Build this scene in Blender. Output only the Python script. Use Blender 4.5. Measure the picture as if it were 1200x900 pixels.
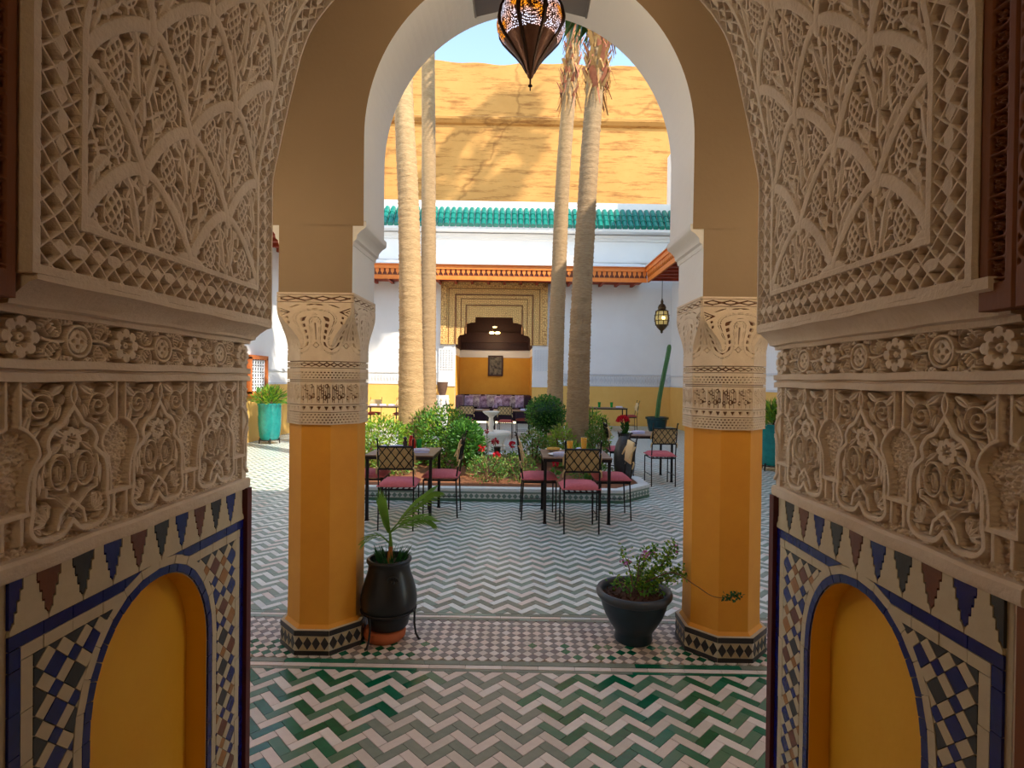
import bpy, math, random
import numpy as np
from mathutils import Vector, Matrix

# ------------------------------------------------------------ clear
for o in list(bpy.data.objects):
    bpy.data.objects.remove(o, do_unlink=True)
SC = bpy.context.scene
COL = SC.collection
R = math.radians
PI = math.pi
rng = random.Random(7)

# ------------------------------------------------------------ camera
CAMZ = 1.62
FPX = 640.0
cam_d = bpy.data.cameras.new('camera')
cam_d.sensor_width = 36.0
cam_d.lens = FPX / 1200 * 36.0
cam_d.clip_start = 0.02
cam = bpy.data.objects.new('camera', cam_d)
COL.objects.link(cam)
cam.matrix_world = (Matrix.Translation((0, 0, CAMZ)) @ Matrix.Rotation(R(0.627), 4, 'Z')
                    @ Matrix.Rotation(R(90 - 0.448), 4, 'X') @ Matrix.Rotation(R(0.7), 4, 'Z'))
SC.camera = cam

# ------------------------------------------------------------ world, sun, exposure
SUN_DIR = Vector((0.80, -0.62, 1.0)).normalized()      # towards the sun
w = bpy.data.worlds.new('sky')
SC.world = w
w.use_nodes = True
nt = w.node_tree
bgn = nt.nodes['Background']
sky = nt.nodes.new('ShaderNodeTexSky')
sky.sky_type = 'NISHITA'
sky.sun_disc = False
sky.sun_elevation = math.asin(SUN_DIR.z)
sky.sun_rotation = math.atan2(SUN_DIR.x, SUN_DIR.y)
sky.altitude = 450
sky.air_density = 1.0
sky.dust_density = 0.2
sky.ozone_density = 1.5
tint = nt.nodes.new('ShaderNodeMixRGB')
tint.blend_type = 'MULTIPLY'
tint.inputs[0].default_value = 1.0
tint.inputs[2].default_value = (1.0, 0.92, 0.80, 1)
nt.links.new(sky.outputs[0], tint.inputs[1])
nt.links.new(tint.outputs[0], bgn.inputs[0])
bgn.inputs[1].default_value = 0.29
sd = bpy.data.lights.new('sun', 'SUN')
sd.energy = 3.3
sd.angle = R(0.6)
sd.color = (1.0, 0.93, 0.80)
sun = bpy.data.objects.new('sun', sd)
COL.objects.link(sun)
sun.rotation_euler = SUN_DIR.to_track_quat('Z', 'Y').to_euler()
sun.location = (10, -5, 30)
SC.view_settings.view_transform = 'Standard'
SC.view_settings.look = 'None'
SC.view_settings.gamma = 1.0
SC.view_settings.use_curve_mapping = False
SC.view_settings.exposure = 1.15


# ------------------------------------------------------------ materials
def lin(c):
    return tuple(((x / 255) / 12.92 if x / 255 <= 0.04045 else ((x / 255 + 0.055) / 1.055) ** 2.4) for x in c)


MATS = {}


def mat(name, rgb, rough=0.6, metal=0.0, var=0.0, scale=8.0, bump=0.0, bscale=60.0, rgb2=None, spec=0.5,
        emit=None, estr=0.0, alpha=1.0, trans=0.0, stretch=None, detail=4.0, coat=0.0):
    m = bpy.data.materials.new(name)
    m.use_nodes = True
    N, L = m.node_tree.nodes, m.node_tree.links
    b = N['Principled BSDF']
    c = lin(rgb)
    b.inputs['Base Color'].default_value = (*c, 1)
    b.inputs['Roughness'].default_value = rough
    b.inputs['Metallic'].default_value = metal
    b.inputs['Specular IOR Level'].default_value = spec
    b.inputs['Transmission Weight'].default_value = trans
    b.inputs['Alpha'].default_value = alpha
    b.inputs['Coat Weight'].default_value = coat
    if emit:
        b.inputs['Emission Color'].default_value = (*lin(emit), 1)
        b.inputs['Emission Strength'].default_value = estr
    if var > 0 or bump > 0:
        tc = N.new('ShaderNodeTexCoord')
        mp = N.new('ShaderNodeMapping')
        if stretch:
            mp.inputs['Scale'].default_value = stretch
        L.new(tc.outputs['Object'], mp.inputs['Vector'])
    if var > 0:
        n = N.new('ShaderNodeTexNoise')
        n.inputs['Scale'].default_value = scale
        n.inputs['Detail'].default_value = detail
        n.inputs['Roughness'].default_value = 0.65
        L.new(mp.outputs[0], n.inputs['Vector'])
        r = N.new('ShaderNodeValToRGB')
        c2 = lin(rgb2) if rgb2 else tuple(x * 0.6 for x in c)
        r.color_ramp.elements[0].position = 0.5 - var / 2
        r.color_ramp.elements[1].position = 0.5 + var / 2
        r.color_ramp.elements[0].color = (*c2, 1)
        r.color_ramp.elements[1].color = (*c, 1)
        L.new(n.outputs[0], r.inputs[0])
        L.new(r.outputs[0], b.inputs['Base Color'])
    if bump > 0:
        n2 = N.new('ShaderNodeTexNoise')
        n2.inputs['Scale'].default_value = bscale
        n2.inputs['Detail'].default_value = 5
        L.new(mp.outputs[0], n2.inputs['Vector'])
        bp = N.new('ShaderNodeBump')
        bp.inputs['Strength'].default_value = bump
        bp.inputs['Distance'].default_value = 0.01
        L.new(n2.outputs[0], bp.inputs['Height'])
        L.new(bp.outputs[0], b.inputs['Normal'])
    MATS[name] = m
    return m


def two_sided_leaf(name, rgb, rgb2, var=0.5, scale=6.0):
    m = mat(name, rgb, 0.5, var=var, scale=scale, rgb2=rgb2)
    b = m.node_tree.nodes['Principled BSDF']
    N, L = m.node_tree.nodes, m.node_tree.links
    t = N.new('ShaderNodeBsdfTranslucent')
    t.inputs['Color'].default_value = (*lin(rgb), 1)
    mx = N.new('ShaderNodeMixShader')
    mx.inputs[0].default_value = 0.3
    out = N['Material Output']
    L.new(b.outputs[0], mx.inputs[1])
    L.new(t.outputs[0], mx.inputs[2])
    L.new(mx.outputs[0], out.inputs['Surface'])
    return m


mat('stucco', (234, 216, 198), 0.85, var=0.7, scale=9, rgb2=(214, 192, 168), bump=0.25, bscale=90)
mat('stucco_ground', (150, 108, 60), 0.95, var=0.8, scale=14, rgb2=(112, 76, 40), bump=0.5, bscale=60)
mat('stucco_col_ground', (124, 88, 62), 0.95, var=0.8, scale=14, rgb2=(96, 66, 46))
mat('line_brown', (138, 88, 40), 0.6)
mat('stucco_col', (232, 212, 186), 0.85, var=0.7, scale=12, rgb2=(212, 188, 160), bump=0.2, bscale=90)
mat('tan_plaster', (156, 132, 104), 0.9, var=0.7, scale=2, rgb2=(148, 124, 96), bump=0.1, bscale=40)
mat('white_plaster', (238, 234, 228), 0.85, var=0.7, scale=1.5, rgb2=(228, 224, 220), bump=0.12, bscale=30)
mat('white_wall', (244, 242, 238), 0.85, var=0.6, scale=0.8, rgb2=(234, 231, 227), bump=0.1, bscale=20)
mat('yellow_plaster', (240, 194, 108), 0.8, var=0.7, scale=2.2, rgb2=(230, 178, 88), bump=0.12, bscale=40)
mat('yellow_column', (230, 158, 40), 0.6, var=0.7, scale=4, rgb2=(214, 138, 30), bump=0.08, bscale=50)
mat('yellow_niche', (240, 184, 44), 0.6, var=0.7, scale=5, rgb2=(232, 168, 30), bump=0.08, bscale=50)
mat('ochre_plain', (226, 170, 84), 0.9, var=0.6, scale=0.6, rgb2=(200, 140, 62))
mat('door_wood', (142, 78, 28), 0.6, var=0.7, scale=6, rgb2=(108, 54, 18), bump=0.2, bscale=30, stretch=(1, 1, 0.2))
mat('door_dark', (22, 14, 10), 0.8)
mat('maroon_paint', (96, 24, 24), 0.5, var=0.5, scale=10, rgb2=(70, 16, 18))
mat('grout', (150, 140, 124), 0.95, var=0.6, scale=20, rgb2=(120, 110, 96))
mat('dado_grout', (206, 192, 168), 0.95, var=0.6, scale=30, rgb2=(186, 170, 144))
mat('tile_cream', (208, 192, 162), 0.35, var=0.8, scale=25, rgb2=(190, 172, 140), bump=0.08, bscale=60)
mat('tile_blue', (20, 30, 128), 0.22, var=0.8, scale=30, rgb2=(10, 14, 70), bump=0.08, bscale=60)
mat('tile_black', (52, 50, 46), 0.3, var=0.8, scale=30, rgb2=(34, 34, 34), bump=0.08, bscale=60)
mat('tile_brown', (124, 66, 26), 0.3, var=0.8, scale=30, rgb2=(88, 42, 16), bump=0.08, bscale=60)
mat('tile_amber', (176, 120, 40), 0.3, var=0.8, scale=30, rgb2=(140, 84, 26), bump=0.08, bscale=60)
FL = []
for i, (c, c2, r) in enumerate([
        ((234, 216, 204), (216, 194, 180), 0.35), ((222, 208, 194), (202, 184, 170), 0.4),
        ((240, 228, 218), (222, 206, 194), 0.35),
        ((14, 112, 70), (8, 66, 48), 0.22), ((20, 92, 66), (34, 120, 86), 0.25), ((46, 112, 82), (104, 126, 100), 0.3),
        ((142, 146, 126), (112, 118, 102), 0.45), ((128, 132, 112), (150, 148, 130), 0.45),
        ((242, 242, 236), (226, 228, 220), 0.35), ((232, 232, 226), (214, 216, 208), 0.35),
        ((138, 156, 140), (120, 138, 124), 0.35), ((154, 168, 154), (130, 146, 134), 0.35),
        ((114, 142, 126), (136, 154, 140), 0.3),
        ((150, 138, 128), (124, 112, 106), 0.45), ((120, 104, 104), (140, 124, 116), 0.45)]):
    FL.append(mat('floor_tile_%d' % i, c, r, var=0.7, scale=22, rgb2=c2, bump=0.06, bscale=40))
mat('pl_black', (30, 26, 26), 0.3, var=0.6, scale=20, rgb2=(50, 40, 36))
mat('pl_cream', (196, 172, 132), 0.4, var=0.6, scale=20, rgb2=(170, 146, 110))
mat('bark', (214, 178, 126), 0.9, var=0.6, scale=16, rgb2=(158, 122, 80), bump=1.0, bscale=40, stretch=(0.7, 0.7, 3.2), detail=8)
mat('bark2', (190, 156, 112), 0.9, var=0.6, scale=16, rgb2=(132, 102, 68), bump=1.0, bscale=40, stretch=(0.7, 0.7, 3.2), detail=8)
mat('thatch', (216, 172, 104), 0.9, var=0.9, scale=10, rgb2=(140, 84, 44))
mat('thatch_red', (206, 130, 92), 0.9, var=0.9, scale=10, rgb2=(146, 76, 48))
two_sided_leaf('palm_leaf', (92, 128, 52), (50, 84, 30))
two_sided_leaf('leaf_light', (170, 196, 60), (98, 146, 36))
two_sided_leaf('leaf_mid', (106, 160, 56), (50, 104, 34))
two_sided_leaf('leaf_dark', (70, 126, 48), (30, 76, 28))
two_sided_leaf('leaf_olive', (158, 160, 84), (104, 116, 56))
two_sided_leaf('leaf_pot', (126, 172, 66), (66, 118, 40))
two_sided_leaf('leaf_deep', (34, 92, 36), (18, 54, 22))
two_sided_leaf('petal_red', (226, 40, 60), (190, 16, 40))
two_sided_leaf('petal_pink', (222, 120, 190), (180, 70, 150))
two_sided_leaf('petal_yellow', (240, 206, 60), (226, 170, 30))
mat('twig', (112, 72, 46), 0.8, var=0.5, scale=30, rgb2=(80, 48, 30))
mat('twig_mauve', (128, 92, 96), 0.8)
mat('palm_stem_red', (176, 82, 34), 0.6, var=0.6, scale=30, rgb2=(120, 110, 40))
mat('soil', (92, 54, 34), 0.95, var=0.9, scale=40, rgb2=(48, 28, 20), bump=0.9, bscale=60)
mat('soil_bed', (158, 100, 62), 0.95, var=0.9, scale=14, rgb2=(104, 62, 38), bump=0.9, bscale=30)
mat('urn_black', (30, 32, 34), 0.35, var=0.6, scale=12, rgb2=(20, 20, 22), bump=0.12, bscale=14)
mat('pot_blue', (26, 54, 70), 0.38, var=0.7, scale=10, rgb2=(16, 34, 46), bump=0.08, bscale=20)
mat('pot_rim', (42, 62, 78), 0.42, var=0.6, scale=14, rgb2=(56, 52, 54))
mat('terracotta', (196, 104, 58), 0.75, var=0.7, scale=10, rgb2=(164, 80, 42), bump=0.1, bscale=40)
mat('teal_glaze', (32, 150, 140), 0.22, var=0.7, scale=8, rgb2=(14, 104, 104))
mat('teal_dark', (10, 62, 66), 0.22, var=0.7, scale=8, rgb2=(6, 40, 46))
mat('black_glaze', (28, 28, 32), 0.3, var=0.7, scale=26, rgb2=(64, 64, 66))
mat('iron', (34, 28, 26), 0.5, metal=0.3)
mat('table_top', (150, 118, 92), 0.4, var=0.8, scale=8, rgb2=(112, 84, 66))
mat('pink_fabric', (228, 124, 128), 0.9, var=0.5, scale=40, rgb2=(212, 104, 110), bump=0.2, bscale=120)
mat('rose_fabric', (196, 92, 78), 0.9, var=0.5, scale=40, rgb2=(172, 74, 64), bump=0.2, bscale=120)
mat('beige_fabric', (234, 204, 150), 0.9, var=0.5, scale=40, rgb2=(220, 186, 128), bump=0.2, bscale=120)
mat('napkin', (226, 222, 238), 0.9, var=0.5, scale=30, rgb2=(206, 200, 222))
mat('white_china', (244, 242, 238), 0.2)
mat('bread', (226, 176, 70), 0.8, var=0.7, scale=30, rgb2=(190, 126, 40))
mat('juice', (255, 186, 8), 0.1, emit=(255, 160, 10), estr=0.0)
mat('glass', (235, 240, 240), 0.05, alpha=0.05)
mat('green_glass', (40, 170, 70), 0.08, alpha=0.75)
mat('red_plastic', (206, 40, 30), 0.3)
mat('dark_bottle', (66, 56, 56), 0.25)
mat('bronze', (62, 40, 30), 0.4, metal=0.6, var=0.6, scale=20, rgb2=(38, 24, 20))
mat('tin', (150, 142, 134), 0.4, metal=0.6)
mat('glass_red', (206, 44, 30), 0.15)
mat('glass_lime', (176, 208, 20), 0.15, emit=(170, 200, 20), estr=0.15)
mat('glass_amber', (214, 190, 120), 0.15, emit=(230, 200, 120), estr=0.1)
mat('glass_smoke', (52, 56, 66), 0.15)
mat('lamp_glow', (255, 220, 150), 0.4, emit=(255, 214, 120), estr=5.0)
mat('brass_dark', (92, 70, 40), 0.4, metal=0.7)
mat('eave_orange', (244, 146, 56), 0.55, var=0.7, scale=5, rgb2=(226, 116, 36))
mat('eave_red', (170, 68, 34), 0.6, var=0.7, scale=5, rgb2=(132, 46, 22))
mat('eave_brown', (128, 66, 30), 0.6, var=0.7, scale=5, rgb2=(100, 46, 20))
mat('roof_green', (30, 140, 118), 0.25, var=0.9, scale=5, rgb2=(10, 92, 80))
mat('fountain_stone', (240, 234, 220), 0.7, var=0.6, scale=8, rgb2=(220, 210, 190))
mat('carved_grey', (226, 226, 226), 0.85, var=0.6, scale=4, rgb2=(206, 206, 206))
mat('yellow_alcove', (226, 168, 62), 0.8, var=0.7, scale=2.2, rgb2=(212, 148, 46), bump=0.12, bscale=40)
mat('alcove_wood', (70, 30, 18), 0.6, var=0.8, scale=12, rgb2=(38, 16, 12))
mat('sofa_dark', (52, 26, 44), 0.9, var=0.8, scale=10, rgb2=(34, 16, 32))
mat('cushion_lilac', (222, 204, 230), 0.9, var=0.35, scale=9, rgb2=(120, 84, 122))
mat('cushion_grey', (216, 206, 200), 0.9, var=0.35, scale=9, rgb2=(110, 80, 100))
mat('cushion_dark', (84, 50, 76), 0.9, var=0.35, scale=9, rgb2=(190, 164, 188))
mat('frame_dark', (60, 26, 18), 0.5)
mat('picture_print', (130, 120, 100), 0.6, var=0.3, scale=9, rgb2=(36, 24, 22), detail=8)
mat('window_wood', (216, 120, 52), 0.6, var=0.6, scale=6, rgb2=(190, 96, 40))
mat('window_pane', (70, 66, 70), 0.15)
mat('white_metal', (238, 238, 240), 0.5)
mat('cactus', (76, 122, 62), 0.6, var=0.7, scale=10, rgb2=(50, 90, 46))
mat('dark_shade', (120, 88, 66), 0.9, var=0.6, scale=12, rgb2=(96, 66, 50))
mat('room_wall', (206, 176, 132), 0.9)
mat('ceiling_wood', (120, 72, 40), 0.7, var=0.6, scale=4, rgb2=(90, 50, 26))


def pierced(name):
    """dark sheet metal with punched holes that let the lamp inside show"""
    m = mat(name, (118, 82, 66), 0.45, metal=0.5, var=0.5, scale=18, rgb2=(84, 54, 44))
    N, L = m.node_tree.nodes, m.node_tree.links
    b = N['Principled BSDF']
    tc = N.new('ShaderNodeTexCoord')
    v = N.new('ShaderNodeTexVoronoi')
    v.inputs['Scale'].default_value = 150
    v.inputs['Randomness'].default_value = 0.45
    L.new(tc.outputs['Object'], v.inputs['Vector'])
    lt = N.new('ShaderNodeMath'); lt.operation = 'LESS_THAN'
    lt.inputs[1].default_value = 0.40
    L.new(v.outputs['Distance'], lt.inputs[0])
    # punched band only: upper belly of the lantern (object z)
    sp = N.new('ShaderNodeSeparateXYZ')
    L.new(tc.outputs['Object'], sp.inputs[0])
    g = N.new('ShaderNodeMath'); g.operation = 'GREATER_THAN'; g.inputs[1].default_value = 0.225
    L.new(sp.outputs[2], g.inputs[0])
    mul = N.new('ShaderNodeMath'); mul.operation = 'MULTIPLY'
    L.new(lt.outputs[0], mul.inputs[0]); L.new(g.outputs[0], mul.inputs[1])
    e = N.new('ShaderNodeEmission')
    n = N.new('ShaderNodeTexNoise'); n.inputs['Scale'].default_value = 9
    L.new(tc.outputs['Object'], n.inputs['Vector'])
    r = N.new('ShaderNodeValToRGB')
    r.color_ramp.elements[0].position = 0.42; r.color_ramp.elements[0].color = (*lin((255, 150, 30)), 1)
    r.color_ramp.elements[1].position = 0.58; r.color_ramp.elements[1].color = (*lin((226, 222, 240)), 1)
    L.new(n.outputs[0], r.inputs[0]); L.new(r.outputs[0], e.inputs[0])
    e.inputs[1].default_value = 0.9
    mx = N.new('ShaderNodeMixShader')
    L.new(mul.outputs[0], mx.inputs[0]); L.new(b.outputs[0], mx.inputs[1]); L.new(e.outputs[0], mx.inputs[2])
    L.new(mx.outputs[0], N['Material Output'].inputs['Surface'])


pierced('pierced_metal')


def rampart():
    m = mat('rampart', (206, 156, 88), 0.95, var=0.75, scale=0.45, rgb2=(180, 126, 62), bump=0.5, bscale=6)
    N, L = m.node_tree.nodes, m.node_tree.links
    b = N['Principled BSDF']
    tc = N.new('ShaderNodeTexCoord'); mp = N.new('ShaderNodeMapping')
    mp.inputs['Scale'].default_value = (0.35, 1, 3.0)
    L.new(tc.outputs['Object'], mp.inputs[0])
    n = N.new('ShaderNodeTexNoise'); n.inputs['Scale'].default_value = 1.6; n.inputs['Detail'].default_value = 9
    n.inputs['Roughness'].default_value = 0.75
    L.new(mp.outputs[0], n.inputs[0])
    r = N.new('ShaderNodeValToRGB')
    r.color_ramp.elements[0].position = 0.36; r.color_ramp.elements[0].color = (0.42, 0.30, 0.22, 1)
    r.color_ramp.elements[1].position = 0.50; r.color_ramp.elements[1].color = (1, 1, 1, 1)
    L.new(n.outputs[0], r.inputs[0])
    # cracks
    v = N.new('ShaderNodeTexVoronoi'); v.feature = 'DISTANCE_TO_EDGE'; v.inputs['Scale'].default_value = 0.13
    n3 = N.new('ShaderNodeTexNoise'); n3.inputs['Scale'].default_value = 1.2; n3.inputs['Detail'].default_value = 6
    L.new(tc.outputs['Object'], n3.inputs[0])
    ad = N.new('ShaderNodeMixRGB'); ad.blend_type = 'ADD'; ad.inputs[0].default_value = 1.4
    L.new(tc.outputs['Object'], ad.inputs[1]); L.new(n3.outputs['Color'], ad.inputs[2])
    L.new(ad.outputs[0], v.inputs['Vector'])
    cr = N.new('ShaderNodeValToRGB')
    cr.color_ramp.elements[0].position = 0.0; cr.color_ramp.elements[0].color = (0.28, 0.18, 0.12, 1)
    cr.color_ramp.elements[1].position = 0.012; cr.color_ramp.elements[1].color = (1, 1, 1, 1)
    L.new(v.outputs['Distance'], cr.inputs[0])
    m1 = N.new('ShaderNodeMixRGB'); m1.blend_type = 'MULTIPLY'; m1.inputs[0].default_value = 0.9
    m2 = N.new('ShaderNodeMixRGB'); m2.blend_type = 'MULTIPLY'; m2.inputs[0].default_value = 0.45
    old = b.inputs['Base Color'].links[0].from_socket
    L.new(old, m1.inputs[1]); L.new(r.outputs[0], m1.inputs[2])
    L.new(m1.outputs[0], m2.inputs[1]); L.new(cr.outputs[0], m2.inputs[2])
    L.new(m2.outputs[0], b.inputs['Base Color'])


rampart()


def carved_gold():
    m = mat('carved_gold', (214, 158, 76), 0.6)
    N, L = m.node_tree.nodes, m.node_tree.links
    b = N['Principled BSDF']
    tc = N.new('ShaderNodeTexCoord')
    v = N.new('ShaderNodeTexVoronoi'); v.inputs['Scale'].default_value = 15; v.inputs['Randomness'].default_value = 0.6
    v.feature = 'DISTANCE_TO_EDGE'
    L.new(tc.outputs['Object'], v.inputs[0])
    r = N.new('ShaderNodeValToRGB')
    r.color_ramp.elements[0].position = 0.02; r.color_ramp.elements[0].color = (*lin((176, 120, 62)), 1)
    r.color_ramp.elements[1].position = 0.16; r.color_ramp.elements[1].color = (*lin((246, 200, 120)), 1)
    L.new(v.outputs[0], r.inputs[0]); L.new(r.outputs[0], b.inputs['Base Color'])
    bp = N.new('ShaderNodeBump'); bp.inputs['Strength'].default_value = 0.8; bp.inputs['Distance'].default_value = 0.03
    L.new(v.outputs[0], bp.inputs['Height']); L.new(bp.outputs[0], b.inputs['Normal'])


carved_gold()


# ------------------------------------------------------------ mesh helpers
def setp(o, label=None, cat=None, group=None, kind=None):
    if label: o['label'] = label
    if cat: o['category'] = cat
    if group: o['group'] = group
    if kind: o['kind'] = kind
    return o


def thing(name, label, cat, loc=(0, 0, 0), rz=0.0, group=None):
    o = bpy.data.objects.new(name, None)
    o.empty_display_size = 0.1
    COL.objects.link(o)
    o.location = loc
    o.rotation_euler = (0, 0, rz)
    return setp(o, label, cat, group)


def link(name, me, parent=None, loc=None):
    o = bpy.data.objects.new(name, me)
    COL.objects.link(o)
    if parent is not None: o.parent = parent
    if loc is not None: o.location = loc
    return o


def copy_tree(o, parent=None):
    c = o.copy()
    COL.objects.link(c)
    c.parent = parent
    for ch in list(o.children):
        copy_tree(ch, c)
    return c


def mkmesh(name, verts, faces, mats, mi=None, smooth=False, angle=38):
    me = bpy.data.meshes.new(name)
    me.from_pydata(verts, [], faces)
    for m in mats: me.materials.append(MATS[m] if isinstance(m, str) else m)
    if mi is not None: me.polygons.foreach_set('material_index', mi)
    if smooth:
        me.polygons.foreach_set('use_smooth', [True] * len(me.polygons))
        try: me.set_sharp_from_angle(angle=R(angle))
        except Exception: pass
    me.update()
    return me


class MB:
    def __init__(s):
        s.v, s.f, s.m = [], [], []

    def add(s, vs, fs, mi=0):
        b = len(s.v)
        s.v.extend([tuple(p) for p in vs])
        for f in fs:
            s.f.append(tuple(i + b for i in f)); s.m.append(mi)
        return s

    def box(s, x0, x1, y0, y1, z0, z1, mi=0):
        vs = [(x, y, z) for z in (z0, z1) for y in (y0, y1) for x in (x0, x1)]
        return s.add(vs, [(0, 2, 3, 1), (4, 5, 7, 6), (0, 1, 5, 4), (2, 6, 7, 3), (0, 4, 6, 2), (1, 3, 7, 5)], mi)

    def bar(s, a, b, w, h, mi=0, up=(0, 0, 1)):
        a, b = Vector(a), Vector(b)
        d = (b - a).normalized()
        u = Vector(up)
        if abs(d.dot(u)) > 0.98: u = Vector((0, 1, 0))
        x = d.cross(u).normalized(); y = x.cross(d).normalized()
        vs = []
        for p in (a, b):
            for sx, sy in ((-1, -1), (1, -1), (1, 1), (-1, 1)):
                vs.append(p + x * sx * w / 2 + y * sy * h / 2)
        return s.add(vs, [(0, 1, 2, 3), (7, 6, 5, 4), (0, 4, 5, 1), (1, 5, 6, 2), (2, 6, 7, 3), (3, 7, 4, 0)], mi)

    def tube(s, pts, rad, n=8, mi=0, cap=True):
        pts = [Vector(p) for p in pts]
        if not isinstance(rad, (list, tuple)): rad = [rad] * len(pts)
        vs, fs = [], []
        ref = Vector((0.31, 0.95, 0.12))
        for i, p in enumerate(pts):
            d = (pts[min(i + 1, len(pts) - 1)] - pts[max(i - 1, 0)])
            if d.length < 1e-9: d = Vector((0, 0, 1))
            d.normalize()
            x = d.cross(ref)
            if x.length < 0.05: x = d.cross(Vector((1, 0, 0)))
            x.normalize(); y = d.cross(x)
            for k in range(n):
                a = 2 * PI * k / n
                vs.append(p + (x * math.cos(a) + y * math.sin(a)) * rad[i])
        for i in range(len(pts) - 1):
            for k in range(n):
                k2 = (k + 1) % n
                fs.append((i * n + k, i * n + k2, (i + 1) * n + k2, (i + 1) * n + k))
        if cap:
            fs.append(tuple(range(n - 1, -1, -1)))
            fs.append(tuple((len(pts) - 1) * n + k for k in range(n)))
        return s.add(vs, fs, mi)

    def lathe(s, prof, n=24, c=(0, 0, 0), mi=0, rot=0.0, wob=None, cap=True):
        vs, fs = [], []
        for j, (r, z) in enumerate(prof):
            for k in range(n):
                a = 2 * PI * k / n + rot
                rr = r * (wob(a, z) if wob else 1)
                vs.append((c[0] + rr * math.cos(a), c[1] + rr * math.sin(a), c[2] + z))
        for j in range(len(prof) - 1):
            for k in range(n):
                k2 = (k + 1) % n
                fs.append((j * n + k, j * n + k2, (j + 1) * n + k2, (j + 1) * n + k))
        if cap:
            fs.append(tuple(range(n - 1, -1, -1)))
            fs.append(tuple((len(prof) - 1) * n + k for k in range(n)))
        return s.add(vs, fs, mi)

    def ball(s, c, r, n=10, m=7, mi=0):
        if not isinstance(r, (list, tuple)): r = (r, r, r)
        vs, fs = [], []
        vs.append((c[0], c[1], c[2] - r[2]))
        for j in range(1, m):
            t = -PI / 2 + PI * j / m
            for k in range(n):
                a = 2 * PI * k / n
                vs.append((c[0] + r[0] * math.cos(t) * math.cos(a), c[1] + r[1] * math.cos(t) * math.sin(a), c[2] + r[2] * math.sin(t)))
        vs.append((c[0], c[1], c[2] + r[2]))
        for k in range(n):
            fs.append((0, 1 + (k + 1) % n, 1 + k))
        for j in range(m - 2):
            for k in range(n):
                fs.append((1 + j * n + k, 1 + j * n + (k + 1) % n, 1 + (j + 1) * n + (k + 1) % n, 1 + (j + 1) * n + k))
        last = len(vs) - 1
        for k in range(n):
            fs.append((last, 1 + (m - 2) * n + k, 1 + (m - 2) * n + (k + 1) % n))
        return s.add(vs, fs, mi)

    def prism(s, poly, fn, t0, t1, mi=0):
        """poly: 2-D outline; fn(p, t) -> 3-D point"""
        n = len(poly)
        vs = [fn(p, t0) for p in poly] + [fn(p, t1) for p in poly]
        fs = [tuple(range(n - 1, -1, -1)), tuple(range(n, 2 * n))]
        for k in range(n):
            k2 = (k + 1) % n
            fs.append((k, k2, n + k2, n + k))
        return s.add(vs, fs, mi)

    def leaf(s, p, d, L, W, mi=0, up=None, fold=0.25):
        p, d = Vector(p), Vector(d).normalized()
        u = Vector(up) if up is not None else Vector((rng.uniform(-1, 1), rng.uniform(-1, 1), rng.uniform(-1, 1)))
        x = d.cross(u)
        if x.length < 1e-3: x = d.cross(Vector((1, 0, 0.3)))
        x.normalize(); nrm = x.cross(d)
        m = p + d * L * 0.5
        return s.add([p, m + x * W / 2 + nrm * W * fold, p + d * L, m - x * W / 2 + nrm * W * fold], [(0, 1, 2), (0, 2, 3)], mi)

    def mesh(s, name, mats, smooth=False, angle=38):
        return mkmesh(name, s.v, s.f, mats, s.m, smooth, angle)

    def build(s, name, mats, parent=None, loc=None, smooth=False, angle=38):
        if isinstance(mats, str): mats = [mats]
        return link(name, s.mesh(name, mats, smooth, angle), parent, loc)


def struct(o):
    o['kind'] = 'structure'
    return o


def clip(poly, a, b, c):
    """keep a*x+b*y<=c"""
    out = []
    n = len(poly)
    for i in range(n):
        p, q = poly[i], poly[(i + 1) % n]
        dp, dq = a * p[0] + b * p[1] - c, a * q[0] + b * q[1] - c
        if dp <= 0: out.append(p)
        if (dp < 0 < dq) or (dq < 0 < dp):
            t = dp / (dp - dq)
            out.append((p[0] + t * (q[0] - p[0]), p[1] + t * (q[1] - p[1])))
    return out


def area(poly):
    return 0.5 * sum(poly[i][0] * poly[(i + 1) % len(poly)][1] - poly[(i + 1) % len(poly)][0] * poly[i][1] for i in range(len(poly))) if len(poly) > 2 else 0


def clip_rect(poly, x0, x1, y0, y1):
    for a, b, c in ((-1, 0, -x0), (1, 0, x1), (0, -1, -y0), (0, 1, y1)):
        if len(poly) < 3: return []
        poly = clip(poly, a, b, c)
    return poly


def inset(poly, d):
    """inset a convex polygon"""
    if len(poly) < 3: return []
    if area(poly) < 0: poly = poly[::-1]
    out = list(poly)
    n = len(poly)
    for i in range(n):
        p, q = poly[i], poly[(i + 1) % n]
        ex, ey = q[0] - p[0], q[1] - p[1]
        l = math.hypot(ex, ey)
        if l < 1e-9: continue
        nx, ny = ey / l, -ex / l
        out = clip(out, nx, ny, nx * p[0] + ny * p[1] - d)
        if len(out) < 3: return []
    # drop doubled points
    res = []
    for p in out:
        if not res or math.hypot(p[0] - res[-1][0], p[1] - res[-1][1]) > 4e-4: res.append(p)
    if len(res) > 2 and math.hypot(res[0][0] - res[-1][0], res[0][1] - res[-1][1]) < 4e-4: res.pop()
    return res if len(res) > 2 else []


def fx(px, depth):
    """x of a point seen at column px, standing at this depth"""
    return (px - 607.0) * depth / FPX


def hz(py, depth):
    """height of a point seen at row py, standing at this depth"""
    return CAMZ - (py - 445.0) * depth / FPX


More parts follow.
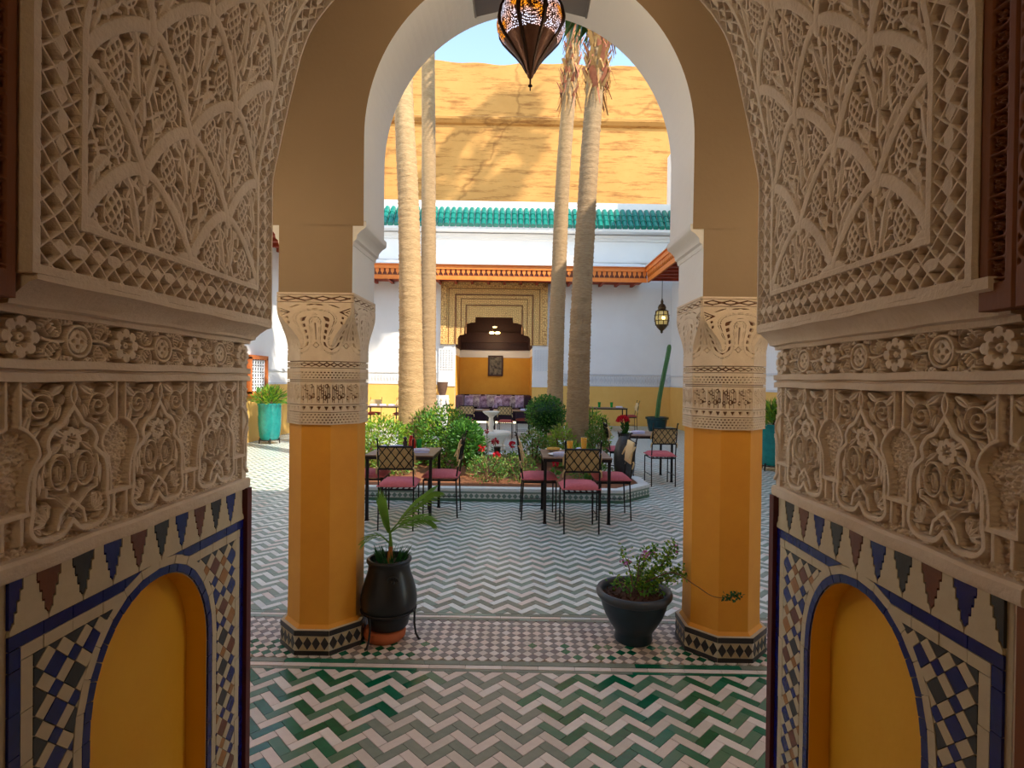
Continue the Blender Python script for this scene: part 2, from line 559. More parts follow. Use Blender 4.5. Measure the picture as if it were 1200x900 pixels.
# ------------------------------------------------------------ carved relief
def grid_mesh(name, X, Y, Z, mats, flip=False, smooth=True):
    nv, nu = X.shape
    co = np.stack([X, Y, Z], -1).reshape(-1, 3).astype(np.float32)
    idx = np.arange(nv * nu, dtype=np.int32).reshape(nv, nu)
    q = np.stack([idx[:-1, :-1], idx[:-1, 1:], idx[1:, 1:], idx[1:, :-1]], -1).reshape(-1, 4)
    if flip: q = q[:, ::-1]
    me = bpy.data.meshes.new(name)
    me.vertices.add(len(co)); me.vertices.foreach_set('co', co.ravel())
    me.loops.add(q.size); me.loops.foreach_set('vertex_index', np.ascontiguousarray(q).ravel())
    me.polygons.add(len(q)); me.polygons.foreach_set('loop_start', np.arange(0, q.size, 4, dtype=np.int32))
    me.polygons.foreach_set('use_smooth', np.full(len(q), smooth))
    me.update(calc_edges=True)
    me.validate()
    for m in mats: me.materials.append(MATS[m])
    return me


def sdseg(U, V, a, b):
    ax, ay = a; bx, by = b
    dx, dy = bx - ax, by - ay
    t = np.clip(((U - ax) * dx + (V - ay) * dy) / (dx * dx + dy * dy + 1e-12), 0, 1)
    return np.hypot(U - ax - t * dx, V - ay - t * dy)


def sdpoly(U, V, pts, closed=False):
    d = np.full(U.shape, 9.0)
    n = len(pts)
    for i in range(n if closed else n - 1):
        d = np.minimum(d, sdseg(U, V, pts[i], pts[(i + 1) % n]))
    return d


def sdlens(U, V, cx, cy, ang, L, W):
    ca, sa = math.cos(ang), math.sin(ang)
    x = (U - cx) * ca + (V - cy) * sa
    y = -(U - cx) * sa + (V - cy) * ca
    return np.maximum(np.abs(y) - W / 2 * (1 - (2 * x / L) ** 2), np.abs(x) - L / 2), x, y


def spline(pts, k=6):
    out = []
    P = [pts[0]] + list(pts) + [pts[-1]]
    for i in range(1, len(P) - 2):
        p0, p1, p2, p3 = P[i - 1], P[i], P[i + 1], P[i + 2]
        for j in range(k):
            t = j / k
            out.append(tuple(0.5 * ((2 * p1[c]) + (-p0[c] + p2[c]) * t + (2 * p0[c] - 5 * p1[c] + 4 * p2[c] - p3[c]) * t * t
                                    + (-p0[c] + 3 * p1[c] - 3 * p2[c] + p3[c]) * t ** 3) for c in (0, 1)))
    out.append(tuple(pts[-1]))
    return out


class Relief:
    def __init__(s, u0, u1, v0, v1, res, base):
        s.nu, s.nv = int((u1 - u0) / res) + 1, int((v1 - v0) / res) + 1
        s.u = np.linspace(u0, u1, s.nu); s.v = np.linspace(v0, v1, s.nv)
        s.U, s.V = np.meshgrid(s.u, s.v)
        s.base = base
        s.H = np.full(s.U.shape, base)
        s.w = res * 0.7

    def m(s, sd):
        return np.clip(0.5 - sd / (2 * s.w), 0, 1)

    def put(s, sd, lev, mask=None):
        a = s.m(sd)
        if mask is not None: a = a * mask
        lv = lev if isinstance(lev, np.ndarray) else lev
        s.H = np.maximum(s.H, s.base + (lv - s.base) * a)

    def cut(s, sd, lev, mask=None):
        a = s.m(sd)
        if mask is not None: a = a * mask
        s.H = np.minimum(s.H, s.H * (1 - a) + lev * a)

    def mesh(s, name, fn, mats, skirt=0.05, flip=False):
        U = np.pad(s.U, 1, mode='edge'); V = np.pad(s.V, 1, mode='edge')
        H = np.pad(s.H, 1, mode='constant', constant_values=-skirt)
        X, Y, Z = fn(U, V, H)
        return grid_mesh(name, X, Y, Z, mats, flip)


nrs = np.random.RandomState(3)


def fnoise(shape, cell):
    """smooth random field"""
    h, w_ = shape
    gh, gw = h // cell + 3, w_ // cell + 3
    g = nrs.rand(gh, gw)
    y = np.arange(h) / cell; x = np.arange(w_) / cell
    y0 = y.astype(int); x0 = x.astype(int)
    fy = (y - y0)[:, None]; fx_ = (x - x0)[None, :]
    a = g[np.ix_(y0, x0)]; b = g[np.ix_(y0, x0 + 1)]; c = g[np.ix_(y0 + 1, x0)]; d = g[np.ix_(y0 + 1, x0 + 1)]
    return a * (1 - fy) * (1 - fx_) + b * (1 - fy) * fx_ + c * fy * (1 - fx_) + d * fy * fx_



def pierced_mesh(name, D, u, v, top, depth, fn, mats, smooth=False):
    """cut-out sheet: solid where D < 0, upright walls down to -depth along every edge; top = height of the face"""
    nv, nu = D.shape
    F = -D
    F = np.where(np.abs(F) < 1e-7, 1e-7, F)
    S_ = F > 0
    U, V = np.meshgrid(u, v)
    cor = np.full((nv, nu), -1, dtype=np.int64); cor[S_] = np.arange(S_.sum())
    vu, vv, vh = [U[S_]], [V[S_]], [top[S_]]
    n = int(S_.sum())
    hx = S_[:, :-1] != S_[:, 1:]
    t = (F[:, :-1] / (F[:, :-1] - F[:, 1:] + 1e-30))[hx]
    he = np.full((nv, nu - 1), -1, dtype=np.int64); he[hx] = n + np.arange(hx.sum())
    vu.append(U[:, :-1][hx] + t * (U[:, 1:] - U[:, :-1])[hx]); vv.append(V[:, :-1][hx])
    vh.append(np.where(S_[:, :-1][hx], top[:, :-1][hx], top[:, 1:][hx])); n += int(hx.sum())
    vx = S_[:-1, :] != S_[1:, :]
    t = (F[:-1, :] / (F[:-1, :] - F[1:, :] + 1e-30))[vx]
    ve = np.full((nv - 1, nu), -1, dtype=np.int64); ve[vx] = n + np.arange(vx.sum())
    vu.append(U[:-1, :][vx]); vv.append(V[:-1, :][vx] + t * (V[1:, :] - V[:-1, :])[vx])
    vh.append(np.where(S_[:-1, :][vx], top[:-1, :][vx], top[1:, :][vx])); n += int(vx.sum())
    n0 = int(S_.sum()); ne = n - n0
    vu = np.concatenate(vu); vv = np.concatenate(vv); vh = np.concatenate(vh)
    C = [cor[:-1, :-1], cor[:-1, 1:], cor[1:, 1:], cor[1:, :-1]]
    E = [he[:-1, :], ve[:, 1:], he[1:, :], ve[:, :-1]]
    b = [S_[:-1, :-1], S_[:-1, 1:], S_[1:, 1:], S_[1:, :-1]]
    code = b[0] * 1 + b[1] * 2 + b[2] * 4 + b[3] * 8
    loops, sizes = [], []
    for k in range(1, 16):
        m = code == k
        if not m.any(): continue
        seq = []
        for c in range(4):
            if k >> c & 1: seq.append(('c', c))
            if (k >> c & 1) != (k >> ((c + 1) % 4) & 1): seq.append(('e', c))
        cols = [(C if q == 'c' else E)[i][m] for q, i in seq]
        A = np.stack(cols, -1)
        loops.append(A.ravel()); sizes.append(np.full(len(A), A.shape[1]))
        L = len(seq)
        for i in range(L):
            (q0, e0), (q1, e1) = seq[i], seq[(i + 1) % L]
            if q0 == 'e' and q1 == 'e' and (k >> e0 & 1):
                a0, a1 = E[e0][m], E[e1][m]
                W_ = np.stack([a1, a0, a0 + ne, a1 + ne], -1)
                loops.append(W_.ravel()); sizes.append(np.full(len(W_), 4))
    vu = np.concatenate([vu, vu[n0:]]); vv = np.concatenate([vv, vv[n0:]]); vh = np.concatenate([vh, np.full(ne, -depth)])
    X, Y, Z = fn(vu, vv, vh)
    co = np.stack([X, Y, Z], -1).astype(np.float32)
    lo = np.concatenate(loops).astype(np.int32); sz = np.concatenate(sizes)
    st = np.concatenate([[0], np.cumsum(sz)[:-1]]).astype(np.int32)
    me = bpy.data.meshes.new(name)
    me.vertices.add(len(co)); me.vertices.foreach_set('co', co.ravel())
    me.loops.add(len(lo)); me.loops.foreach_set('vertex_index', lo)
    me.polygons.add(len(st)); me.polygons.foreach_set('loop_start', st)
    me.update(calc_edges=True)
    me.validate()
    for m in mats: me.materials.append(MATS[m])
    return me


# ---- upper panel of the door arch: openwork border, scalloped bands, pine cones and leaves
UPW, UPH = 0.882, 1.26


def upper_sheet():
    res = 0.0019
    u = np.linspace(0, UPW, int(UPW / res)); v = np.linspace(0, UPH, int(UPH / res))
    U, V = np.meshgrid(u, v)
    D = np.full(U.shape, 0.02)
    T = np.full(U.shape, -0.003)
    inn = (U > 0.106) & (U < 0.796) & (V > 0.100)

    def add(sd, lev, mask=None):
        nonlocal D
        s = sd if mask is None else np.where(mask, sd, 0.02)
        T[s < 0.0006] = (lev[s < 0.0006] if isinstance(lev, np.ndarray) else lev)
        D = np.minimum(D, s)

    def sub(sd, mask=None):
        nonlocal D
        s = sd if mask is None else np.where(mask, sd, 0.02)
        D = np.maximum(D, -s)
    # --- border lattice
    wob = 0.0030 * np.sin(U * 37 + V * 23) + 0.0025 * np.sin(V * 51 - U * 29)
    p = 0.0435
    la = np.abs(((U + V + wob) / p) % 1 - 0.5) * p * 0.707
    lb = np.abs(((U - V + wob) / p) % 1 - 0.5) * p * 0.707
    bord = ~inn
    add(np.minimum(la, lb) - 0.0017, -0.002, bord)
    for k in range(0, 16):
        s0 = 0.1525 + k * 0.087
        for cu, q in ((0.0615, 1.0), (0.837, 0.85)):
            add((np.abs(U - cu) * 1.15 + np.abs(V - s0) * 0.85) - 0.0150 * q, -0.001, bord)
            add(np.hypot((U - cu - 0.004) / 0.62, (V - s0 - 0.0435)) - 0.0185 * q, -0.002, bord)
    for k in range(0, 11):
        s0 = 0.0615 + k * 0.087
        add((np.abs(U - s0) * 0.85 + np.abs(V - 0.058) * 1.15) - 0.0150, -0.001, bord)
        add(np.hypot((U - s0 - 0.0435), (V - 0.058) / 0.62) - 0.0185, -0.002, bord)
    # --- interior: fine struts leaving slit-like holes
    Du, Dv = 0.1705, 0.152
    ou, ov = 0.192, 0.165
    t = (U - ou) / Du
    s = (V - ov) / Dv
    i0 = np.round(t); j0 = np.round(s)
    lu, lv = (t - i0) * Du, (s - j0) * Dv
    par = np.mod(i0 + j0, 2)
    wu = U + 0.006 * np.sin(V * 41.3) + 0.004 * np.sin(U * 60 + V * 30)
    wv = V + 0.006 * np.sin(U * 36.8)
    sgn = np.where(lu > 0, 1.0, -1.0)
    l1 = np.abs(((wu * sgn - wv * 0.28) / 0.0330) % 1 - 0.5) * 0.0330 * 0.95
    l2 = np.abs(((wu * sgn * 0.75 + wv) / 0.050) % 1 - 0.5) * 0.050 * 0.8
    add(np.minimum(l1 - 0.0037, l2 - 0.0028), -0.006, inn)
    # leaves with slits
    for (cx, cy, an, L, W) in ((-0.062, 0.012, 1.35, 0.112, 0.027), (0.062, 0.012, 1.79, 0.112, 0.027),
                               (-0.034, -0.072, 0.85, 0.062, 0.027), (0.034, -0.072, 2.29, 0.062, 0.027),
                               (-0.0835, -0.066, 1.57, 0.064, 0.022), (0.0835, -0.066, 1.57, 0.064, 0.022)):
        for du in (-Du, 0, Du):
            for dv in (-Dv, 0, Dv):
                if abs(cx + du) > Du * 0.72 or abs(cy + dv) > Dv * 0.8: continue
                sdl, x, y = sdlens(lu, lv, cx + du, cy + dv, an, L, W)
                add(sdl, -0.003 - 0.004 * np.clip(np.abs(y) / 0.009, 0, 1), inn)
    # moat then cone
    taper = 0.66 - 0.13 * np.clip(lv / 0.05, -1, 1)
    egg = np.hypot(lu / taper, lv) - 0.0600
    sub(egg, inn)
    for sx in (-1, 1):
        for (a, b, w2) in (((0.020, -0.036), (0.048, -0.052), 0.0026), ((0.018, 0.026), (0.044, 0.034), 0.0022), ((0.010, -0.044), (0.020, -0.070), 0.0028), ((0.026, 0.0), (0.044, -0.004), 0.0018)):
            add(sdseg(lu, lv, (sx * a[0], a[1]), (sx * b[0], b[1])) - w2, -0.005, inn)
    add(sdseg(lu, lv, (0, 0.036), (0, 0.062)) - 0.0024, -0.005, inn)
    taper2 = 0.62 - 0.13 * np.clip((lv + 0.002) / 0.045, -1, 1)
    egg2 = np.hypot(lu / taper2, lv + 0.002) - 0.0440
    add(egg2, -0.001 - 0.004 * np.hypot(lu / 0.03, lv / 0.05) ** 2, inn)
    q = 0.0205
    g1 = np.abs(((lu + lv * 0.72) / q) % 1 - 0.5) * q * 0.81
    g2 = np.abs(((lu - lv * 0.72) / q) % 1 - 0.5) * q * 0.81
    pit = np.maximum(0.0027 - np.minimum(g1, g2), egg2 + 0.0040)
    sub(pit, inn)
    # scalloped bands: rising over even cones, falling over odd ones
    tt = np.linspace(-0.75, 0.75, 49)
    f = tt - np.round(tt)
    for sg, pr, hwid in ((1, 0, 0.0132), (-1, 1, 0.0108)):
        pu = tt * Du * sg
        pv = Dv * tt + 0.016 + 0.050 * np.sqrt(np.clip(1 - (2 * f) ** 2, 0, 1))
        d = np.full(U.shape, 9.0)
        for mk, offs in ((par == pr, ((0, 0),)), (par != pr, ((Du, 0), (-Du, 0), (0, Dv), (0, -Dv)))):
            um, vm = lu[mk], lv[mk]
            best = np.full(um.shape, 9.0)
            for ddu, ddv in offs:
                for a in range(len(tt) - 1):
                    best = np.minimum(best, sdseg(um, vm, (pu[a] + ddu, pv[a] + ddv), (pu[a + 1] + ddu, pv[a + 1] + ddv)))
            d[mk] = best
        add(d - hwid, 0.0 - 0.0015 * np.clip(d / hwid, 0, 1) ** 2, inn)
    # frames
    fr = np.minimum.reduce([np.abs(U - 0.111), np.abs(U - 0.790), np.abs(V - 0.106)])
    add(fr - 0.0066, 0.001, (U > 0.104) & (U < 0.798) & (V > 0.098))
    add(np.minimum.reduce([U - 0.0145, (UPW - U) - 0.0075, V - 0.016]), 0.004)
    D[0, :] = D[-1, :] = -0.01; D[:, 0] = D[:, -1] = -0.01
    T += 0.0010 * (fnoise(U.shape, 9) - 0.5)
    # outside ring of open cells so that the sheet gets an outer wall
    D = np.pad(D, 1, constant_values=0.01); T = np.pad(T, 1, mode='edge')
    e = 1e-4
    u = np.concatenate([[u[0] - e], u, [u[-1] + e]]); v = np.concatenate([[v[0] - e], v, [v[-1] + e]])
    return D, u, v, T


DOORPROF = [(0.80, 1.79), (0.80, 2.23), (0.797, 2.28), (0.777, 2.38), (0.74, 2.55), (0.69, 2.73), (0.61, 2.85), (0.48, 2.98), (0.26, 3.10), (0.0, 3.16)]
# arc-length table of the straight-and-arched profile
_pp = np.array([(0.80, 1.79 + k * 0.02) for k in range(21)] + spline(DOORPROF[1:], 8)[1:])
_sl = np.concatenate([[0], np.cumsum(np.hypot(np.diff(_pp[:, 0]), np.diff(_pp[:, 1])))])


def prof_at(S):
    x = np.interp(S, _sl, _pp[:, 0]); z = np.interp(S, _sl, _pp[:, 1])
    e = 0.03
    dx = np.interp(S + e, _sl, _pp[:, 0]) - np.interp(S - e, _sl, _pp[:, 0])
    dz = np.interp(S + e, _sl, _pp[:, 1]) - np.interp(S - e, _sl, _pp[:, 1])
    l = np.hypot(dx, dz) + 1e-9
    return x, z, -dz / l, dx / l          # point, inward normal (towards the passage)


def upper_fn(U, V, H):
    x, z, nx, nz = prof_at(V)
    return x - 0.80 + nx * H, U, z + nz * H


UD = 0.048
_D, _u, _v, _T = upper_sheet()
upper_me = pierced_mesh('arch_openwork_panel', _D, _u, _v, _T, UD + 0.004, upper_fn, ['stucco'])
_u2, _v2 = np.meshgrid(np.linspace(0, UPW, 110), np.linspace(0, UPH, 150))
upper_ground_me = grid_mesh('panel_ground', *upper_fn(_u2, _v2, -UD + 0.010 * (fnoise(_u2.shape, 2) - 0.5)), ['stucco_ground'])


# ---- flower frieze
def flower_relief():
    Wd, Hh = 0.87, 0.086
    r = Relief(0, Wd, 0, Hh, 0.00125, -0.026)
    U, V = r.U, r.V
    P = 0.262
    c0 = 0.964 - 0.92
    x = ((U - c0 + P / 2) % P) - P / 2            # from the nearest rosette
    y = V - Hh / 2
    xm = ((U - c0) % P) - P / 2                   # from the nearest medallion
    # scroll leaves in four corners round the medallion
    for sx in (-1, 1):
        for sy in (-1, 1):
            for (cx, cy, an, L, W) in ((0.060, 0.022, 0.9, 0.046, 0.026), (0.034, 0.037, 0.15, 0.050, 0.016), (0.078, 0.033, 2.3, 0.044, 0.020), (0.020, 0.038, 2.6, 0.03, 0.012)):
                sdl, lx, ly = sdlens(xm * sx, y * sy, cx, cy, an, L, W)
                vein = np.abs(((lx + np.abs(ly) * 0.6) / 0.0085) % 1 - 0.5) * 0.0085
                r.put(sdl, -0.002 - 0.009 * np.clip(1 - vein / 0.0024, 0, 1) - 60 * ly * ly)
            r.put(np.abs(np.hypot((xm * sx - 0.060) * 0.9, y * sy - 0.022) - 0.017) - 0.0017, -0.002)
    # stems
    r.put(np.abs(y - 0.004 * np.sin(x * 60)) - 0.0035, -0.003)
    # medallion
    rm = np.hypot(xm, y)
    r.cut(rm - 0.034, -0.026)
    r.put(np.abs(rm - 0.031) - 0.0035, 0.0)
    r.put((np.abs(xm) + np.abs(y)) - 0.026, -0.004)
    for k in range(4):
        a = PI / 4 + k * PI / 2
        sdl, lx, ly = sdlens(xm, y, 0.019 * math.cos(a), 0.019 * math.sin(a), a + PI / 2, 0.030, 0.011)
        r.put(sdl, -0.002)
        r.cut(np.hypot(xm - 0.011 * math.cos(a - PI / 4), y - 0.011 * math.sin(a - PI / 4)) - 0.0038, -0.014)
    # rosette
    th = np.arctan2(y, x); rr = np.hypot(x, y)
    edge = 0.033 + 0.0065 * np.abs(np.cos(th * 4))
    r.cut(rr - edge - 0.005, -0.026)
    r.put(rr - edge, 0.001 - 1.6 * (rr - 0.022) ** 2)
    star = rr - (0.0125 + 0.0075 * np.abs(np.cos(th * 4 + PI / 2)) ** 0.8)
    r.cut(star, -0.016)
    r.put(rr - 0.0085, -0.001)
    r.cut(np.hypot(x, y) - 0.0018, -0.008)
    for k in range(8):
        a = PI / 8 + k * PI / 4
        r.cut(sdseg(x, y, (0.03 * math.cos(a), 0.03 * math.sin(a)), (0.042 * math.cos(a), 0.042 * math.sin(a))) - 0.0014, -0.012)
    r.put(np.minimum(V, Hh - V) - 0.003, 0.003)
    r.H += 0.001 * (fnoise(U.shape, 7) - 0.5)
    return r


def slab_fn(off=0.0):
    def fn(U, V, H):
        return -H + off, U, V
    return fn


flower_me = flower_relief().mesh('flower_frieze', slab_fn(), ['stucco'], skirt=0.05)


# ---- cartouche frieze
def cartouche_relief():
    Wd, Hh = 0.87, 0.326
    r = Relief(0, Wd, 0, Hh, 0.00135, -0.030)
    U, V = r.U, r.V
    P = 0.262
    c0 = 1.081 - 0.92
    x = ((U - c0 + P / 2) % P) - P / 2
    ax = np.abs(x)
    # stippled ground in the lobed fields between cartouches and along the foot
    stip = -0.024 + 0.010 * fnoise(U.shape, 4) + 0.005 * fnoise(U.shape, 2)
    r.H = np.maximum(r.H, stip)
    # inside the cartouche the ground is deep and smooth
    out = spline([(0.0, 0.272), (0.016, 0.252), (0.026, 0.238), (0.046, 0.228), (0.060, 0.206), (0.056, 0.186), (0.066, 0.176),
                  (0.084, 0.158), (0.090, 0.130), (0.090, 0.100), (0.090, 0.086), (0.094, 0.060), (0.092, 0.040), (0.070, 0.022), (0.026, 0.022), (0.0, 0.046)], 4)
    op = np.array(out)
    hw = np.interp(V[:, 0], np.sort(op[:, 1]), op[np.argsort(op[:, 1]), 0])[:, None]
    ins = (ax < hw) & (V > 0.022) & (V < 0.272)
    r.H[ins] = -0.030
    up = (~ins) & (V > 0.20) & (ax < 0.118)
    r.H[up] = -0.030
    # upper swirl panels
    for sx in (1,):
        cx, cy = 0.071, 0.272
        rr = np.hypot(ax - cx, V - cy)
        th = np.arctan2(V - cy, ax - cx)
        spiral = np.abs(((rr - 0.0065 * th / PI) / 0.0145) % 1 - 0.5) * 0.0145
        r.put(np.maximum(spiral - 0.0024, rr - 0.033), -0.003)
        for (lx_, ly_, an, L, W) in ((0.105, 0.235, 2.0, 0.060, 0.018), (0.100, 0.300, 0.6, 0.05, 0.018), (0.035, 0.305, 2.6, 0.046, 0.016),
                                     (0.087, 0.222, 2.5, 0.05, 0.014), (0.033, 0.262, 1.9, 0.04, 0.014)):
            sdl, lx, ly = sdlens(ax, V, lx_, ly_, an, L, W)
            r.put(sdl, -0.003 - 0.005 * np.clip(1 - np.abs(ly) / 0.0016, 0, 1))
    # stem with bud above the cartouche
    r.put(np.maximum(np.abs(ax) - 0.0042, -(V - 0.268)), 0.0)
    sdl, lx, ly = sdlens(x, V, 0, 0.297, PI / 2, 0.05, 0.022)
    r.put(sdl, 0.001); r.cut(sdlens(x, V, 0, 0.297, PI / 2, 0.03, 0.008)[0], -0.012)
    # framing stems of the lobed fields (either side of a slot)
    d = np.abs(ax - 0.117)
    r.put(np.maximum(d - 0.0042, -(V - 0.232)), 0.0)
    fld = spline([(0.119, 0.240), (0.100, 0.230), (0.082, 0.208), (0.076, 0.188), (0.084, 0.172), (0.096, 0.150), (0.102, 0.112), (0.102, 0.086)], 5)
    keyh = np.interp(V[:, 0], np.array(fld)[::-1, 1], np.array(fld)[::-1, 0])[:, None]
    inkey = (ax > keyh) & (V > 0.086) & (V < 0.236)
    r.H[inkey] = stip[inkey]
    r.put(sdpoly(ax, V, fld) - 0.0044, 0.0)
    r.put(sdseg(ax, V, (0.088, 0.080), (0.131, 0.080)) - 0.006, 0.0)
    r.put(np.maximum(np.abs(ax - 0.112) - 0.005, np.abs(V - 0.052) - 0.028), -0.001)
    # cartouche outline
    dout = sdpoly(ax, V, out)
    r.put(dout - 0.0058, 0.001)
    r.put(np.where(ins, np.abs(dout - 0.0105) - 0.0016, 0.02), -0.006)
    # flower at the top
    fy = V - 0.205
    th = np.arctan2(fy, x); rr = np.hypot(x, fy)
    r.put(rr - (0.021 + 0.007 * np.abs(np.cos(th * 4))), -0.004)
    r.cut(rr - (0.006 + 0.007 * np.abs(np.cos(th * 4)) ** 2), -0.018)
    r.put(rr - 0.004, -0.004)
    for (lx_, ly_, an, L, W) in ((0.034, 0.222, 0.5, 0.042, 0.015), (0.038, 0.190, -0.6, 0.04, 0.014), (0.012, 0.243, 1.9, 0.034, 0.012)):
        sdl, lx, ly = sdlens(ax, V, lx_, ly_, an, L, W)
        r.put(sdl, -0.003 - 0.004 * np.clip(1 - np.abs(ly) / 0.0015, 0, 1))
    # pair of drops with seeds
    for ry, rx in ((0.034, 0.023),):
        e = np.hypot((ax - 0.030) / rx * ry, V - 0.145) - ry
        r.put(np.abs(e) - 0.0030, 0.0)
        r.put(np.abs(e + 0.0095) - 0.0018, -0.004)
        r.put(sdlens(ax, V, 0.030, 0.142, 1.45, 0.036, 0.015)[0], -0.002)
        r.cut(sdlens(ax, V, 0.030, 0.142, 1.45, 0.026, 0.005)[0], -0.016)
    r.put(sdpoly(ax, V, spline([(0.062, 0.178), (0.068, 0.15), (0.066, 0.122)], 5)) - 0.0034, -0.002)
    r.put(sdlens(ax, V, 0.074, 0.128, 1.55, 0.05, 0.012)[0], -0.003)
    # strap V
    r.put(sdpoly(ax, V, [(0.0, 0.062), (0.040, 0.098), (0.062, 0.104), (0.062, 0.116)]) - 0.0046, 0.0)
    r.cut(sdpoly(ax, V, [(0.0, 0.062), (0.040, 0.098), (0.058, 0.104)]) - 0.0010, -0.006)
    r.put(sdpoly(ax, V, [(0.0, 0.086), (0.028, 0.060), (0.034, 0.036)]) - 0.0048, -0.001)
    # fans of leaves at the foot
    for k in range(5):
        a = 2.3 - k * 0.42
        sdl, lx, ly = sdlens(ax, V, 0.054 + 0.020 * math.cos(a - 0.7), 0.052 + 0.022 * math.sin(a - 0.7), a - 0.7, 0.040, 0.0095)
        r.put(sdl, -0.003 - 0.003 * np.clip(1 - np.abs(ly) / 0.0012, 0, 1))
    r.put(sdlens(ax, V, 0.012, 0.112, 1.2, 0.03, 0.010)[0], -0.004)
    for (lx_, ly_, an, L, W) in ((0.008, 0.178, 1.2, 0.030, 0.009), (0.048, 0.176, 2.4, 0.028, 0.010), (0.060, 0.150, 1.35, 0.034, 0.010), (0.052, 0.118, 0.4, 0.026, 0.009),
                                 (0.006, 0.130, 1.75, 0.03, 0.007), (0.020, 0.050, 2.2, 0.026, 0.010), (0.012, 0.032, 0.3, 0.022, 0.008), (0.078, 0.075, 1.8, 0.034, 0.010), (0.074, 0.040, 0.7, 0.026, 0.010),
                                 (0.055, 0.083, 0.2, 0.03, 0.009), (0.050, 0.296, 0.9, 0.03, 0.010), (0.095, 0.262, 1.3, 0.034, 0.010), (0.060, 0.240, 2.7, 0.03, 0.010), (0.106, 0.315, 2.8, 0.026, 0.009), (0.020, 0.285, 1.9, 0.03, 0.008)):
        sdl, lx, ly = sdlens(ax, V, lx_, ly_, an, L, W)
        r.put(sdl, -0.004 - 0.005 * np.clip(1 - np.abs(ly) / 0.0012, 0, 1))
    r.put((Hh - V) - 0.004, 0.003)
    r.H += 0.001 * (fnoise(U.shape, 8) - 0.5)
    return r


cart_me = cartouche_relief().mesh('cartouche_frieze', slab_fn(), ['stucco'], skirt=0.05)


# ---- carved wooden door leaf
def door_relief():
    Wd, Hh = 0.30, 1.75
    r = Relief(0, Wd, 0, Hh, 0.0026, -0.020)
    U, V = r.U, r.V
    r.H[:] = 0.0
    # u = 0 at the edge next to the stucco; a fretted strip, then a larger fretted field
    P = 0.046
    for cu, hw in ((0.034, 0.0125),):
        y = ((V + P / 2) % P) - P / 2
        x = U - cu
        cell = np.maximum(np.abs(x) - hw, np.abs(y) - 0.0195)
        strut = np.minimum(np.abs(np.abs(x) - np.abs(y) * 0.62), np.abs(np.hypot(x, y) - 0.0075))
        r.cut(np.maximum(cell, 0.0024 - strut), -0.020, V > 0.06)
    x = ((U - 0.062) % 0.085) - 0.0425
    y = ((V) % 0.12) - 0.06
    field = np.minimum(U - 0.072, V - 0.09)
    e = np.abs(np.hypot(x * 1.35, y) - 0.043)
    e2 = np.minimum(np.abs(np.abs(x) - np.abs(y) * 0.6), np.abs(np.hypot(x, y) - 0.018))
    r.cut(np.maximum(0.008 - np.minimum(e, e2 + 0.001), -field), -0.020)
    r.cut(np.abs(U - 0.066) - 0.0012, -0.006)
    return r


door_me = door_relief().mesh('fretwork', slab_fn(), ['door_wood'], skirt=0.03)


# ------------------------------------------------------------ door wall with its two jambs
JX = {-1: 0.887, 1: 0.839}       # lower jamb face
UX = {-1: 0.817, 1: 0.780}       # overhanging upper face
NEAR, FAR = 0.943, 1.79


def arch_wall(prof, cx, xl, xr, y0, y1, ztop, cut=0.0):
    """wall with an arched hole: prof = [(half width, z)] bottom to apex; material 0 front(y0), 1 back, 2 intrados"""
    mb = MB()
    for sgn, xo in ((-1, xl), (1, xr)):
        for i in range(len(prof) - 1):
            (h0, z0), (h1, z1) = prof[i], prof[i + 1]
            a0, a1 = cx + sgn * h0, cx + sgn * h1
            mb.add([(a0, y0, z0), (a1, y0, z1), (xo, y0, z1), (xo, y0, z0)], [(0, 1, 2, 3)], 0)
            mb.add([(a0, y1, z0), (a1, y1, z1), (xo, y1, z1), (xo, y1, z0)], [(3, 2, 1, 0)], 1)
            mb.add([(a0, y0, z0), (a1, y0, z1), (a1, y1, z1), (a0, y1, z0)], [(0, 3, 2, 1)], 2)
        mb.add([(xo, y0, prof[0][1]), (cx + sgn * prof[0][0], y0, prof[0][1]), (cx + sgn * prof[0][0], y1, prof[0][1]), (xo, y1, prof[0][1])], [(0, 1, 2, 3)], 2)
    zt = prof[-1][1]
    mb.add([(xl, y0, zt), (xr, y0, zt), (xr, y0, ztop), (xl, y0, ztop)], [(0, 1, 2, 3)], 0)
    mb.add([(xl, y1, zt), (xr, y1, zt), (xr, y1, ztop), (xl, y1, ztop)], [(3, 2, 1, 0)], 1)
    mb.add([(xl, y0, ztop), (xr, y0, ztop), (xr, y1, ztop), (xl, y1, ztop)], [(0, 1, 2, 3)], 0)
    for xo in (xl, xr):
        mb.add([(xo, y0, prof[0][1]), (xo, y1, prof[0][1]), (xo, y1, ztop), (xo, y0, ztop)], [(0, 1, 2, 3)], 0)
    return mb


NA, NSP, NTOP = 0.216, 0.855, 1.115     # niche half width, springing, crown
NC = 1.347                               # niche centre along the jamb


def arch_pt(t, e=0.0):
    """t 0..PI over the arch from far(+) to near(-) side, grown by e"""
    c, s_ = math.cos(t), math.sin(t)
    return (NC + (NA + e) * (abs(c) ** 0.92) * (1 if c >= 0 else -1), NSP + (NTOP - NSP + e) * s_ ** 0.97 if s_ > 0 else NSP)


def arch_top(x, e=0.0):
    q = min(1.0, abs(x - NC) / (NA + e))
    return NSP + (NTOP - NSP + e) * math.sqrt(max(0.0, 1 - q * q))


